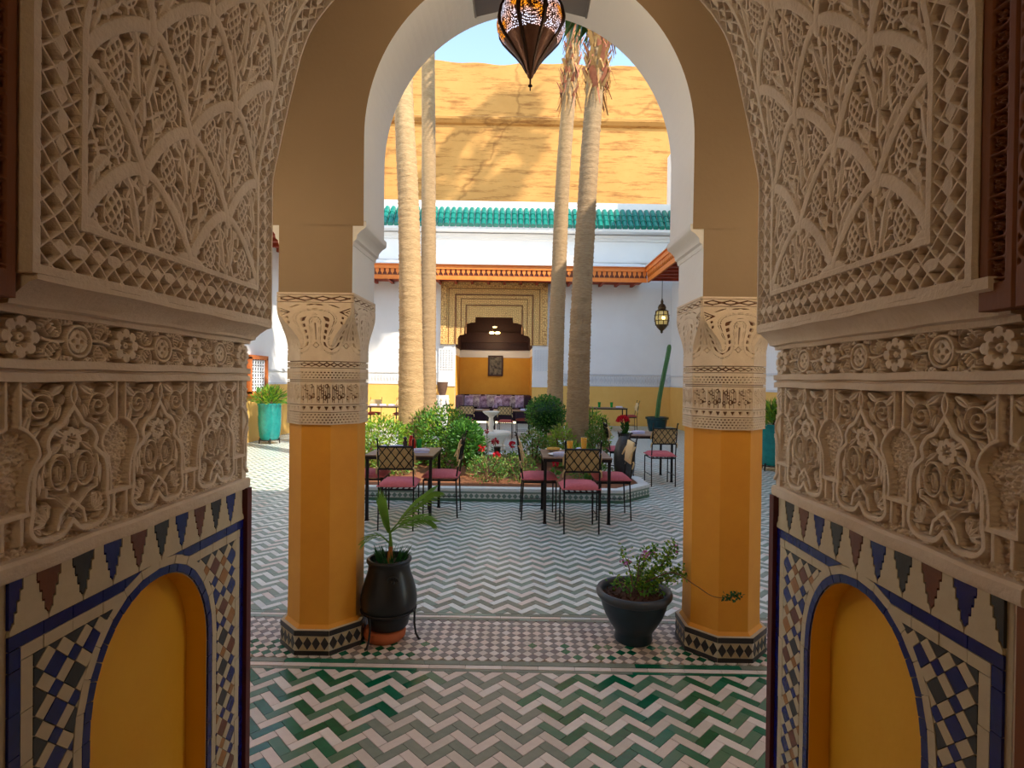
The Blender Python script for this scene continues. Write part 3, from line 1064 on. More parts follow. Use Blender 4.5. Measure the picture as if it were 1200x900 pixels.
def build_jamb(side):
    X, XU = JX[side], UX[side]
    sname = 'left' if side < 0 else 'right'

    def W(n):                    # world x of a surface n metres proud of the jamb face
        return side * (X - n)
    root = MB()
    # masonry core behind facing
    xa, xb = sorted((side * (X + 0.075), side * 2.0))
    root.box(xa, xb, 0.93, FAR - 0.002, 0.0, 1.80)
    xa, xb = sorted((side * (X + 0.006), side * (X + 0.075)))
    root.box(xa, xb, 0.925, NEAR, 0.0, 1.275)                 # near return
    root.box(xa, xb, FAR - 0.028, FAR - 0.002, 0.0, 1.72)     # far return
    wall = struct(root.build('wall_' + sname, ['stucco']))
    # grouted backing with the arched hole of the niche
    mb = MB()
    g = -0.005
    pts = [arch_pt(PI * k / 28) for k in range(29)]

    def q(u0, u1, z0, z1):
        mb.add([(W(g), u0, z0), (W(g), u1, z0), (W(g), u1, z1), (W(g), u0, z1)], [(0, 1, 2, 3)])
    q(0.93, NC - NA, 0, 1.285); q(NC + NA, FAR - 0.004, 0, 1.285)
    for a, b in zip(pts[:-1], pts[1:]):
        mb.add([(W(g), a[0], a[1]), (W(g), b[0], b[1]), (W(g), b[0], 1.285), (W(g), a[0], 1.285)], [(0, 1, 2, 3)])
    mb.build('tile_bedding', ['dado_grout'], wall)
    # niche: side, back
    mb = MB()
    outline = [(NC + NA, 0.0)] + pts + [(NC - NA, 0.0)]
    dp = -0.062
    for a, b in zip(outline[:-1], outline[1:]):
        mb.add([(W(g), a[0], a[1]), (W(g), b[0], b[1]), (W(dp), b[0], b[1]), (W(dp), a[0], a[1])], [(0, 1, 2, 3)])
    mb.add([(W(dp), p[0], p[1]) for p in outline], [tuple(range(len(outline)))])
    o = mb.build('arched_niche', ['yellow_niche'], wall, smooth=True, angle=50)
    o['label'] = 'yellow plastered arched niche'

    # ---- zellij pieces
    pieces = []                                   # (polygon, material, thickness)
    P = 0.0655
    a_, b_ = 0.0395, 0.026
    c45 = math.cos(PI / 4)
    u_lo, u_hi = NEAR + 0.024 + 0.026, FAR - 0.030 - 0.026 - 0.020
    z_lo, z_hi = 0.24, 1.130 - 0.026
    E = 0.047
    for i in range(-16, 17):
        for j in range(-16, 17):
            p0, q0 = i * P, j * P
            cells = [((p0, p0 + a_), (q0, q0 + a_), 0), ((p0 + a_, p0 + P), (q0 + a_, q0 + P), 1),
                     ((p0 + a_, p0 + P), (q0, q0 + a_), 2), ((p0, p0 + a_), (q0 + a_, q0 + P), 2)]
            for (pa, pb), (qa, qb), kind in cells:
                poly = [(NC + 0.02 + (p - q_) * c45, 0.80 + (p + q_) * c45) for p, q_ in ((pa, qa), (pb, qa), (pb, qb), (pa, qb))]
                poly = clip_rect(poly, u_lo, u_hi, z_lo, z_hi)
                if len(poly) < 3: continue
                cx = sum(p[0] for p in poly) / len(poly); cz = sum(p[1] for p in poly) / len(poly)
                # keep outside the grown niche arch
                A, B = NA + E, NTOP - NSP + E
                dx, dz = cx - NC, cz - NSP
                if dz <= 0:
                    sg = 1 if dx > 0 else -1
                    poly = clip(poly, -sg, 0, -sg * NC - A)
                else:
                    th = math.atan2(dz / B, dx / A)
                    tx, tz = A * math.cos(th), B * math.sin(th)
                    nx, nz = math.cos(th) / A, math.sin(th) / B
                    l = math.hypot(nx, nz); nx /= l; nz /= l
                    poly = clip(poly, -nx, -nz, -(nx * (NC + tx) + nz * (NSP + tz)))
                poly = inset(poly, 0.0009)
                if not poly or abs(area(poly)) < 2.2e-5: continue
                near = cx < NC
                if kind == 2: m = 'tile_cream'
                elif kind == 1: m = 'tile_blue' if (i + j) % 3 != 1 else ('tile_amber' if not near else 'tile_blue')
                else:
                    m = 'tile_blue' if (i - j) % 2 == 1 else 'tile_black'
                    if not near and (i + 2 * j) % 5 in (0, 3): m = 'tile_amber' if j % 2 else 'tile_brown'
                if (cx - u_lo < 0.012 or u_hi - cx < 0.012 or z_hi - cz < 0.012) and kind != 2: m = 'tile_black'
                pieces.append((poly, m))
    # straight cream fillet inside the blue frame
    n = 9
    for k in range(n):
        pieces.append((inset([(NEAR + 0.024, 0.24 + (z_hi - 0.24) * k / n), (u_lo, 0.24 + (z_hi - 0.24) * k / n),
                              (u_lo, 0.24 + (z_hi - 0.24) * (k + 1) / n), (NEAR + 0.024, 0.24 + (z_hi - 0.24) * (k + 1) / n)], 0.0008), 'tile_cream'))
        pieces.append((inset([(u_hi, 0.24 + (z_hi - 0.24) * k / n), (u_hi + 0.026, 0.24 + (z_hi - 0.24) * k / n),
                              (u_hi + 0.026, 0.24 + (z_hi - 0.24) * (k + 1) / n), (u_hi, 0.24 + (z_hi - 0.24) * (k + 1) / n)], 0.0008), 'tile_cream'))
    # horizontal cream fillet and blue band, broken by the arch
    Lh = 0.076
    uu = NEAR
    while uu < u_hi + 0.046:
        u1 = min(uu + Lh * (0.85 + 0.3 * rng.random()), u_hi + 0.048)
        for z0, z1, m, lo, hi in ((z_hi, 1.130, 'tile_cream', NEAR + 0.024, u_hi + 0.026), (1.130, 1.156, 'tile_blue', NEAR, u_hi + 0.048)):
            a0, a1 = max(uu, lo), min(u1, hi)
            if a1 - a0 < 0.006: continue
            poly = [(a0, z0), (a1, z0), (a1, z1), (a0, z1)]
            cx, cz = (a0 + a1) / 2, (z0 + z1) / 2
            A, B = NA + E, NTOP - NSP + E
            th = math.atan2((cz - NSP) / B, (cx - NC) / A)
            nx, nz = math.cos(th) / A, math.sin(th) / B
            l = math.hypot(nx, nz)
            poly = clip(poly, -nx / l, -nz / l, -(nx * (NC + A * math.cos(th)) + nz * (NSP + B * math.sin(th))) / l)
            poly = inset(poly, 0.0008)
            if poly and abs(area(poly)) > 1e-5: pieces.append((poly, m))
        uu = u1
    # vertical blue borders
    zz = 0.0
    while zz < 1.128:
        z1 = min(zz + 0.078, 1.130)
        for a0, a1 in ((NEAR, NEAR + 0.024), (u_hi + 0.026, u_hi + 0.048)):
            pieces.append((inset([(a0, zz), (a1, zz), (a1, z1), (a0, z1)], 0.0008), 'tile_blue'))
        zz = z1
    # blue and cream rings round the niche
    for e0, e1, m, nseg in ((0.002, 0.0235, 'tile_blue', 22), (0.0235, 0.046, 'tile_cream', 14)):
        for k in range(nseg):
            t0, t1 = PI * k / nseg, PI * (k + 1) / nseg
            poly = [arch_pt(t0, e0), arch_pt(t0, e1), arch_pt(t1, e1), arch_pt(t1, e0)]
            pieces.append((inset(poly, 0.0008), m))
        zz = NSP
        while zz > 0.26:
            z0 = zz - (0.048 if m == 'tile_blue' else 0.075)
            for sg in (-1, 1):
                xs = sorted((NC + sg * (NA + e0), NC + sg * (NA + e1)))
                pieces.append((inset([(xs[0], z0), (xs[1], z0), (xs[1], zz), (xs[0], zz)], 0.0008), m))
            zz = z0
    # big pieces of the plinth below
    for k in range(6):
        a0 = NEAR + 0.024 + k * 0.13
        pieces.append((inset([(a0, 0.0), (min(a0 + 0.13, u_hi + 0.026), 0.0), (min(a0 + 0.13, u_hi + 0.026), 0.238), (a0, 0.238)], 0.0008), 'tile_cream'))
    # stepped merlons: cream standing ones, coloured hanging ones between
    mp = 0.0822
    zb, zt = 1.1575, 1.276
    hh = zt - zb
    prof = [(0.5, 0.0), (0.5, 0.06), (0.43, 0.15), (0.39, 0.155), (0.39, 0.30), (0.315, 0.31), (0.315, 0.46), (0.24, 0.47), (0.24, 0.62), (0.165, 0.63), (0.165, 0.82), (0.10, 0.92), (0.0, 0.99)]
    cols = ['tile_black', 'tile_blue', 'tile_brown']
    mer = []
    k = 0
    u0 = 0.984
    while u0 - mp / 2 + k * mp < FAR - 0.03:
        uc = u0 + k * mp
        pts_ = [(uc + x * mp * 0.965, zb + z * hh) for x, z in prof] + [(uc - x * mp * 0.965, zb + z * hh) for x, z in prof[-2::-1]]
        if uc + mp / 2 < FAR - 0.02: mer.append((pts_, 'tile_cream'))
        k += 1
    for k in range(-1, 10):
        uc = u0 + (k + 0.5) * mp
        pts_ = [(uc + (0.5 - x) * mp * 0.93, zb + z * hh) for x, z in prof[1:]]
        pts_ = [(uc, zb + 0.10 * hh)] + [(uc + (0.5 - x) * mp * 0.92, zb + z * hh + 0.004) for x, z in prof[2:-1]] + [(uc + 0.47 * mp, zt - 0.0005)]
        pts_ = pts_ + [(2 * uc - x, z) for x, z in pts_[:0:-1]]
        pts_ = [(min(max(x, NEAR), FAR - 0.029), z) for x, z in pts_]
        if uc < FAR - 0.04: mer.append((pts_, cols[(k + (2 if side < 0 else 1)) % 3]))
    # build: the 300 nearest small tiles are pieces of their own
    pieces = [p for p in pieces if p[0]]

    def nearkey(p):
        u = sum(t[0] for t in p[0]) / len(p[0]); z = sum(t[1] for t in p[0]) / len(p[0])
        return (u - 0.2) - z * 1.2
    pieces.sort(key=nearkey)
    for poly, m in pieces[:300]:
        th = 0.0015 * rng.random()
        mb = MB().prism(poly, lambda p, t: (W(t), p[0], p[1]), -0.006, -0.0005 + th)
        mb.build('tile', [m], wall)
    rest = {}
    mb = MB()
    mk = ['tile_cream', 'tile_blue', 'tile_black', 'tile_brown', 'tile_amber']
    for poly, m in pieces[300:]:
        mb.prism(poly, lambda p, t: (W(t), p[0], p[1]), -0.006, -0.0005 + 0.0015 * rng.random(), mk.index(m))
    if mb.v:
        o = mb.build('dado_tiles', mk, wall); o['kind'] = 'stuff'
    for poly, m in mer:
        MB().prism(poly, lambda p, t: (W(t), p[0], p[1]), -0.006, 0.0004 + 0.001 * rng.random()).build('merlon_tile', [m], wall)

    # ---- stucco bands
    def profile_bar(name, pr, y0, y1, m='stucco'):
        b = MB()
        n_ = len(pr)
        ny = 30
        vs, fs = [], []
        for jy in range(ny + 1):
            y = y0 + (y1 - y0) * jy / ny
            for (nn, z) in pr:
                vs.append((W(nn + 0.0012 * math.sin(y * 31 + z * 50)), y, z + 0.0012 * math.sin(y * 23 + nn * 90)))
        for jy in range(ny):
            for a in range(n_):
                b2 = (a + 1) % n_
                fs.append((jy * n_ + a, jy * n_ + b2, (jy + 1) * n_ + b2, (jy + 1) * n_ + a))
        fs.append(tuple(range(n_))); fs.append(tuple(ny * n_ + a for a in range(n_ - 1, -1, -1)))
        b.add(vs, fs)
        return b.build(name, [m], wall, smooth=True, angle=35)
    ov = X - XU
    profile_bar('lower_moulding', [(-0.06, 1.254), (0.004, 1.254), (0.008, 1.262), (0.008, 1.282), (0.002, 1.288), (-0.06, 1.288)], 0.905, FAR)
    profile_bar('middle_moulding', [(-0.06, 1.606), (0.006, 1.606), (0.006, 1.622), (-0.004, 1.624), (-0.004, 1.628), (0.007, 1.630), (0.007, 1.646), (-0.06, 1.646)], 0.905, FAR)
    profile_bar('cornice', [(-0.06, 1.727), (0.004, 1.727), (0.006, 1.738), (0.022, 1.741), (0.024, 1.748), (ov * 0.55, 1.760), (ov * 0.85, 1.775),
                            (ov + 0.004, 1.780), (ov + 0.004, 1.800), (-0.06, 1.800)], 0.915, FAR)
    for nm, me, z in (('flower_frieze', flower_me, 1.6435), ('cartouche_frieze', cart_me, 1.2835)):
        o = link(nm, me, wall, (side * X, 0.92, z)); o.scale = (side, 1, 1)
    # upper panel
    y0 = 0.905 if side < 0 else 0.948
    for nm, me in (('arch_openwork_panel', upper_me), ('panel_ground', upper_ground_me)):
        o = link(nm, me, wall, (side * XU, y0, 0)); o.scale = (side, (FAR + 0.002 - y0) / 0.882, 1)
    # painted corner strip
    t_ = MB(); xa, xb = sorted((W(0.012), W(-0.02)))
    t_.box(xa, xb, FAR - 0.026, FAR + 0.002, 0.0, 1.256)
    struct_o = t_.build('corner_strip', ['maroon_paint'], wall)
    struct_o['label'] = 'dark red painted corner strip'
    return wall


WL = build_jamb(-1)
WR = build_jamb(1)

# masonry above and around the doorway (arched hole a little larger than the facing)
dp_ = [(0.875, 1.80)] + [(h + 0.055 if h > 0.01 else 0.0, z + (0.04 if z > 2.5 else 0)) for h, z in spline(DOORPROF[1:], 5)]
wf = arch_wall(dp_, -0.0185, -2.0, 2.0, 0.96, FAR - 0.004, 4.6).build('wall_front', ['room_wall', 'tan_plaster', 'stucco'])
struct(wf)
mb = MB()
mb.box(-6.5, -2.0, 1.55, FAR - 0.004, 0, 4.6); mb.box(2.0, 6.5, 1.55, FAR - 0.004, 0, 4.6)
mb.build('wall_front_wing', ['tan_plaster'], wf)
# plain upper part of the arch lining
S = np.linspace(1.24, float(_sl[-1]), 30)
for side in (-1, 1):
    mb = MB()
    x, z, nx, nz = prof_at(S)
    for k in range(len(S) - 1):
        mb.add([(side * x[k] - 0.0185, 0.94, z[k]), (side * x[k + 1] - 0.0185, 0.94, z[k + 1]), (side * x[k + 1] - 0.0185, FAR, z[k + 1]), (side * x[k] - 0.0185, FAR, z[k])], [(0, 1, 2, 3)])
    mb.build('arch_lining', ['stucco'], wf, smooth=True)

# carved wooden door leaves, folded open against the passage, and the fretted head boards over them
for side, nm, x_ in ((-1, 'door_1', 0.832), (1, 'door_2', 0.786)):
    X = JX[side]
    y1 = 0.895 if side < 0 else 0.944
    mb = MB()
    xa, xb = sorted((side * (X + 0.024), side * (X + 0.075)))
    mb.box(xa, xb, 0.28, 0.925, 0.0, 1.285); mb.box(xa, xb, 0.28, 0.900, 1.285, 1.75)
    xa, xb = sorted((side * (x_ + 0.02), side * (X + 0.075)))
    mb.box(xa, xb, 0.28, y1, 1.75, 3.05)
    d = struct(mb.build(nm, ['door_wood', 'door_dark']))
    o = link('fretwork', door_me, d, (side * x_, y1, 1.745)); o.scale = (side, -1, 0.75)
    # dark ground behind the fretwork
    mb = MB(); xa, xb = sorted((side * (x_ + 0.0185), side * (x_ + 0.0195)))
    mb.box(xa, xb, 0.66, y1 - 0.004, 1.76, 3.0); mb.build('dark_ground', ['door_dark'], d)
    xa, xb = sorted((side * (X + 0.004), side * (X + 0.024)))
    for z0, z1 in ((0.0, 0.10), (1.19, 1.284)):
        MB().box(xa, xb, 0.64, 0.924, z0, z1).build('rail', ['door_wood'], d)
    MB().box(xa, xb, 0.64, 0.899, 1.288, 1.745).build('rail', ['door_wood'], d)
    for y0_ in (0.874, 0.64):
        MB().box(xa, xb, y0_, y0_ + 0.05, 0.10, 1.19).build('stile', ['door_wood'], d)
    xa, xb = sorted((side * (X + 0.011), side * (X + 0.024)))
    for z0 in (0.12, 0.48, 0.84):
        MB().box(xa, xb, 0.70, 0.864, z0, z0 + 0.33).build('panel', ['door_wood'], d)

# vestibule behind the camera
mb = MB()
mb.box(-2.0, -1.9, -2.6, 0.96, 0, 3.4); struct(mb.build('wall_vestibule_left', ['room_wall']))
mb = MB(); mb.box(1.9, 2.0, -2.6, 0.96, 0, 3.4); struct(mb.build('wall_vestibule_right', ['room_wall']))
mb = MB(); mb.box(-2.0, 2.0, -2.7, -2.6, 0, 3.4); struct(mb.build('wall_vestibule_back', ['room_wall']))
mb = MB(); mb.box(-2.0, 2.0, -2.7, 0.96, 3.4, 3.5); struct(mb.build('ceiling_vestibule', ['ceiling_wood']))
mb = MB(); mb.box(-6.5, 6.5, FAR - 0.2, 3.3, 4.6, 4.75)
gc = struct(mb.build('ceiling', ['ceiling_wood']))
for k in range(16):
    MB().box(-6.2 + k * 0.82, -6.1 + k * 0.82, FAR, 3.22, 4.48, 4.6).build('beam', ['ceiling_wood'], gc)

# unseen fill lamps added to brighten the near walls: one in the vestibule, one in each side bay of the gallery
def pendant(x, y, z, ztop, watts, label):
    vl = thing('fill_lamp', label, 'lamp', (x, y, z), 0, 'added fill lamps')
    MB().tube([(0, 0, 0.22), (0, 0, ztop - z)], 0.008).build('rod', ['brass_dark'], vl)
    MB().lathe([(0.02, 0.26), (0.09, 0.22), (0.10, 0.16), (0.085, 0.14)], 16).build('cap', ['brass_dark'], vl, smooth=True)
    MB().ball((0, 0, 0), 0.13, 20, 14).build('globe', ['lamp_glow'], vl, smooth=True)
    ld = bpy.data.lights.new('fill_bulb', 'POINT'); ld.energy = watts; ld.color = (1.0, 0.87, 0.73); ld.shadow_soft_size = 0.14
    lo = bpy.data.objects.new('fill_bulb', ld); COL.objects.link(lo); lo.parent = vl


pendant(0, -0.9, 2.5, 3.4, 18, 'added unseen fill lamp with glass globe in the vestibule')
pendant(-1.52, 2.15, 2.45, 4.48, 45, 'added unseen fill lamp with glass globe in the left bay of the gallery')
pendant(1.48, 2.15, 2.45, 4.48, 45, 'added unseen fill lamp with glass globe in the right bay of the gallery')


# ------------------------------------------------------------ floor: bejmat herringbone and lozenge strip
mb = MB(); mb.box(-7.6, 6.6, -2.7, 20.3, -0.08, -0.006)
floor = struct(mb.build('floor', ['grout']))
TL, TW = 0.142, 0.050


def tile_prism(mbx, poly, z, mi):
    n = len(poly)
    vs = [(p[0], p[1], z) for p in poly] + [(p[0], p[1], -0.007) for p in poly]
    fs = [tuple(range(n))]
    for k in range(n):
        k2 = (k + 1) % n
        fs.append((k, n + k, n + k2, k2))
    mbx.add(vs, fs, mi)


def herring(x0, x1, y0, y1, off=(0.0, 0.0)):
    out = []
    s2 = math.sqrt(0.5)
    ni = int((y1 - y0) / (TW * 1.41421)) + 8
    nj = int((x1 - x0) / (TL * 1.41421)) + 8
    for i in range(-4, ni):
        for j in range(-4, nj):
            bx = i * TW + j * TL; by = i * TW - j * TL
            for kind in (0, 1):
                if kind == 0: rc = [(0, 0), (TL, 0), (TL, TW), (0, TW)]
                else: rc = [(TL, TW - TL), (TL + TW, TW - TL), (TL + TW, TW), (TL, TW)]
                poly = [(x0 + off[0] + ((px + bx) - (py + by)) * s2, y0 + off[1] + ((px + bx) + (py + by)) * s2) for px, py in rc]
                poly = inset(poly, 0.0016)
                xs = [p[0] for p in poly]; ys = [p[1] for p in poly]
                if max(xs) < x0 or min(xs) > x1 or max(ys) < y0 or min(ys) > y1: continue
                if min(xs) < x0 or max(xs) > x1 or min(ys) < y0 or max(ys) > y1:
                    poly = clip_rect(poly, x0, x1, y0, y1)
                    if len(poly) < 3 or abs(area(poly)) < 8e-5: continue
                out.append((poly, i))
    return out


def cyc(p):
    return sum(t[0] for t in p) / len(p), sum(t[1] for t in p) / len(p)


frng = random.Random(21)


def near_col(poly, i):
    x, y = cyc(poly)
    if i % 2 == 0:
        return frng.choice((0, 0, 1, 2))
    # glaze is walked off in the middle of the way
    wear = math.exp(-((x + 0.10 + 0.12 * math.sin(y * 3.1)) / 0.40) ** 4)
    if frng.random() < wear * 1.15: return frng.choice((6, 7, 6))
    return frng.choice((3, 3, 4, 5)) if frng.random() > 0.18 else 5


def far_col(poly, i):
    x, y = cyc(poly)
    if i % 2 == 0:
        return frng.choice((8, 8, 9, 2))
    if y < 4.6 and abs(x) < 1.0 and frng.random() < 0.5: return frng.choice((6, 7))
    return frng.choice((10, 10, 11, 12))


tiles = []          # (poly, z, material index)
for poly, i in herring(-3.2, 3.2, 1.795, 3.008, (0.03, -0.02)):
    tiles.append((poly, near_col(poly, i)))
# border strips across the arcade
for y0, y1, ln, cols in ((3.010, 3.036, 0.20, (3, 4, 6)), (3.040, 3.078, 0.205, (0, 2, 1)), (3.082, 3.125, 0.20, (3, 4, 6)),
                         (3.660, 3.690, 0.2, (6, 7, 11)), (3.694, 3.726, 0.205, (0, 2, 9)), (3.730, 3.765, 0.2, (7, 6, 12))):
    x = -3.2 + frng.random() * 0.1
    while x < 3.2:
        c = frng.choice(cols)
        if c in (3, 4): c = 6 if frng.random() < math.exp(-((x + 0.1) / 0.75) ** 2) * 1.1 else c
        tiles.append((inset([(x, y0), (x + ln, y0), (x + ln, y1), (x, y1)], 0.0014), c)); x += ln
D = 0.0655
for j in range(0, 9):
    for i in range(-49, 50):
        for half in (0, 1):
            cx, cy = 0.01 + i * D + half * D / 2, 3.155 + j * D + half * D / 2 - 0.0
            poly = [(cx - D / 2, cy), (cx, cy - D / 2), (cx + D / 2, cy), (cx, cy + D / 2)]
            poly = inset(clip_rect(poly, -3.2, 3.2, 3.128, 3.657), 0.0010)
            if not poly or abs(area(poly)) < 1e-4: continue
            if half == 0: c = frng.choice((0, 1, 2))
            else:
                worn = math.exp(-((cx + 0.1) / 0.9) ** 2) if cy < 3.35 else 1.0
                c = frng.choice((13, 14, 13)) if frng.random() < worn else frng.choice((3, 4))
            tiles.append((poly, c))
# courtyard


def in_frame(x, y):
    px = 607 + x * FPX / max(y, 0.1); py = 445 + CAMZ * FPX / max(y, 0.1)
    return 285 < px < 912 and py < 912


far = [(p, far_col(p, i)) for p, i in herring(-6.6, 5.5, 3.768, 11.0, (0.02, 0.0))]
vis = [(cyc(p)[1], k) for k, (p, c) in enumerate(tiles) if in_frame(*cyc(p)) and abs(area(p)) > 0.0015 and cyc(p)[1] < 3.12]
vis.sort()
single = set(k for d, k in vis[:300])
tb = MB()
for k, (p, c) in enumerate(tiles):
    if k in single: continue
    tile_prism(tb, p, 0.0006 * frng.random(), c)
for p, c in far:
    tile_prism(tb, p, 0.0006 * frng.random(), c)
o = tb.build('floor_tiles', FL, floor); o['kind'] = 'stuff'
for k in sorted(single):
    p, c = tiles[k]
    cx, cy = cyc(p)
    m1 = MB(); tile_prism(m1, [(a - cx, b - cy) for a, b in p], 0.0, 0)
    o = m1.build('tile', [FL[c]], floor, (cx, cy, 0.0008 * frng.random()))
    o.rotation_euler = (frng.uniform(-.004, .004), frng.uniform(-.004, .004), 0)


def chevron_mat():
    """distant herringbone, too small to pick apart: zigzag rows by wave"""
    m = mat('far_chevron', (215, 218, 214), 0.35)
    N, L = m.node_tree.nodes, m.node_tree.links
    b = N['Principled BSDF']
    tc = N.new('ShaderNodeTexCoord'); sp = N.new('ShaderNodeSeparateXYZ')
    L.new(tc.outputs['Object'], sp.inputs[0])

    def mth(op, a, bv):
        n = N.new('ShaderNodeMath'); n.operation = op
        if hasattr(a, 'node'): L.new(a, n.inputs[0])
        else: n.inputs[0].default_value = a
        if hasattr(bv, 'node'): L.new(bv, n.inputs[1])
        else: n.inputs[1].default_value = bv
        return n.outputs[0]
    pp = mth('PINGPONG', sp.outputs[0], TL * 0.7071)
    yy = mth('ADD', sp.outputs[1], pp)
    fr = mth('FRACT', mth('DIVIDE', yy, TW * 1.41421 * 2), 0)
    st = mth('GREATER_THAN', fr, 0.5)
    mx = N.new('ShaderNodeMixRGB')
    mx.inputs[1].default_value = (*lin((224, 227, 222)), 1); mx.inputs[2].default_value = (*lin((122, 144, 132)), 1)
    L.new(st, mx.inputs[0]); L.new(mx.outputs[0], b.inputs['Base Color'])


chevron_mat()
MB().box(-7.5, 6.5, 11.0, 20.25, -0.007, -0.0004).build('far_paving', ['far_chevron'], floor)
# plain paving of vestibule and gallery ends
MB().box(-1.9, 1.9, -2.6, 1.79, -0.007, -0.0005).build('vestibule_paving', [FL[1]], floor)

# ------------------------------------------------------------ arcade
ACX, PITCH = 0.045, 2.455
AY0, AY1 = 3.16, 3.64
APROF = [(0.950, 2.50), (0.952, 2.80)] + [(0.952 * math.cos(q * PI / 60), 3.02 + 1.02 * math.sin(q * PI / 60)) for q in range(0, 30)] + [(0.0, 4.045)]
for k in (-1, 0, 1):
    cx = ACX + k * PITCH
    xl, xr = cx - PITCH / 2, cx + PITCH / 2
    o = arch_wall(APROF, cx, xl, xr, AY0, AY1, 6.6).build('wall_arcade', ['tan_plaster', 'white_wall', 'white_plaster'])
    struct(o)
mb = MB(); mb.box(-7.6, ACX - 1.5 * PITCH, AY0, AY1, 0, 6.6); struct(mb.build('wall_arcade_left', ['tan_plaster']))
mb = MB(); mb.box(ACX + 1.5 * PITCH, 6.6, AY0, AY1, 0, 6.6); struct(mb.build('wall_arcade_right', ['tan_plaster']))


def octo(h, c, hy=None):
    hy = h if hy is None else hy
    return [(h - c, -hy), (h, -hy + c), (h, hy - c), (h - c, hy), (-h + c, hy), (-h, hy - c), (-h, -hy + c), (-h + c, -hy)]


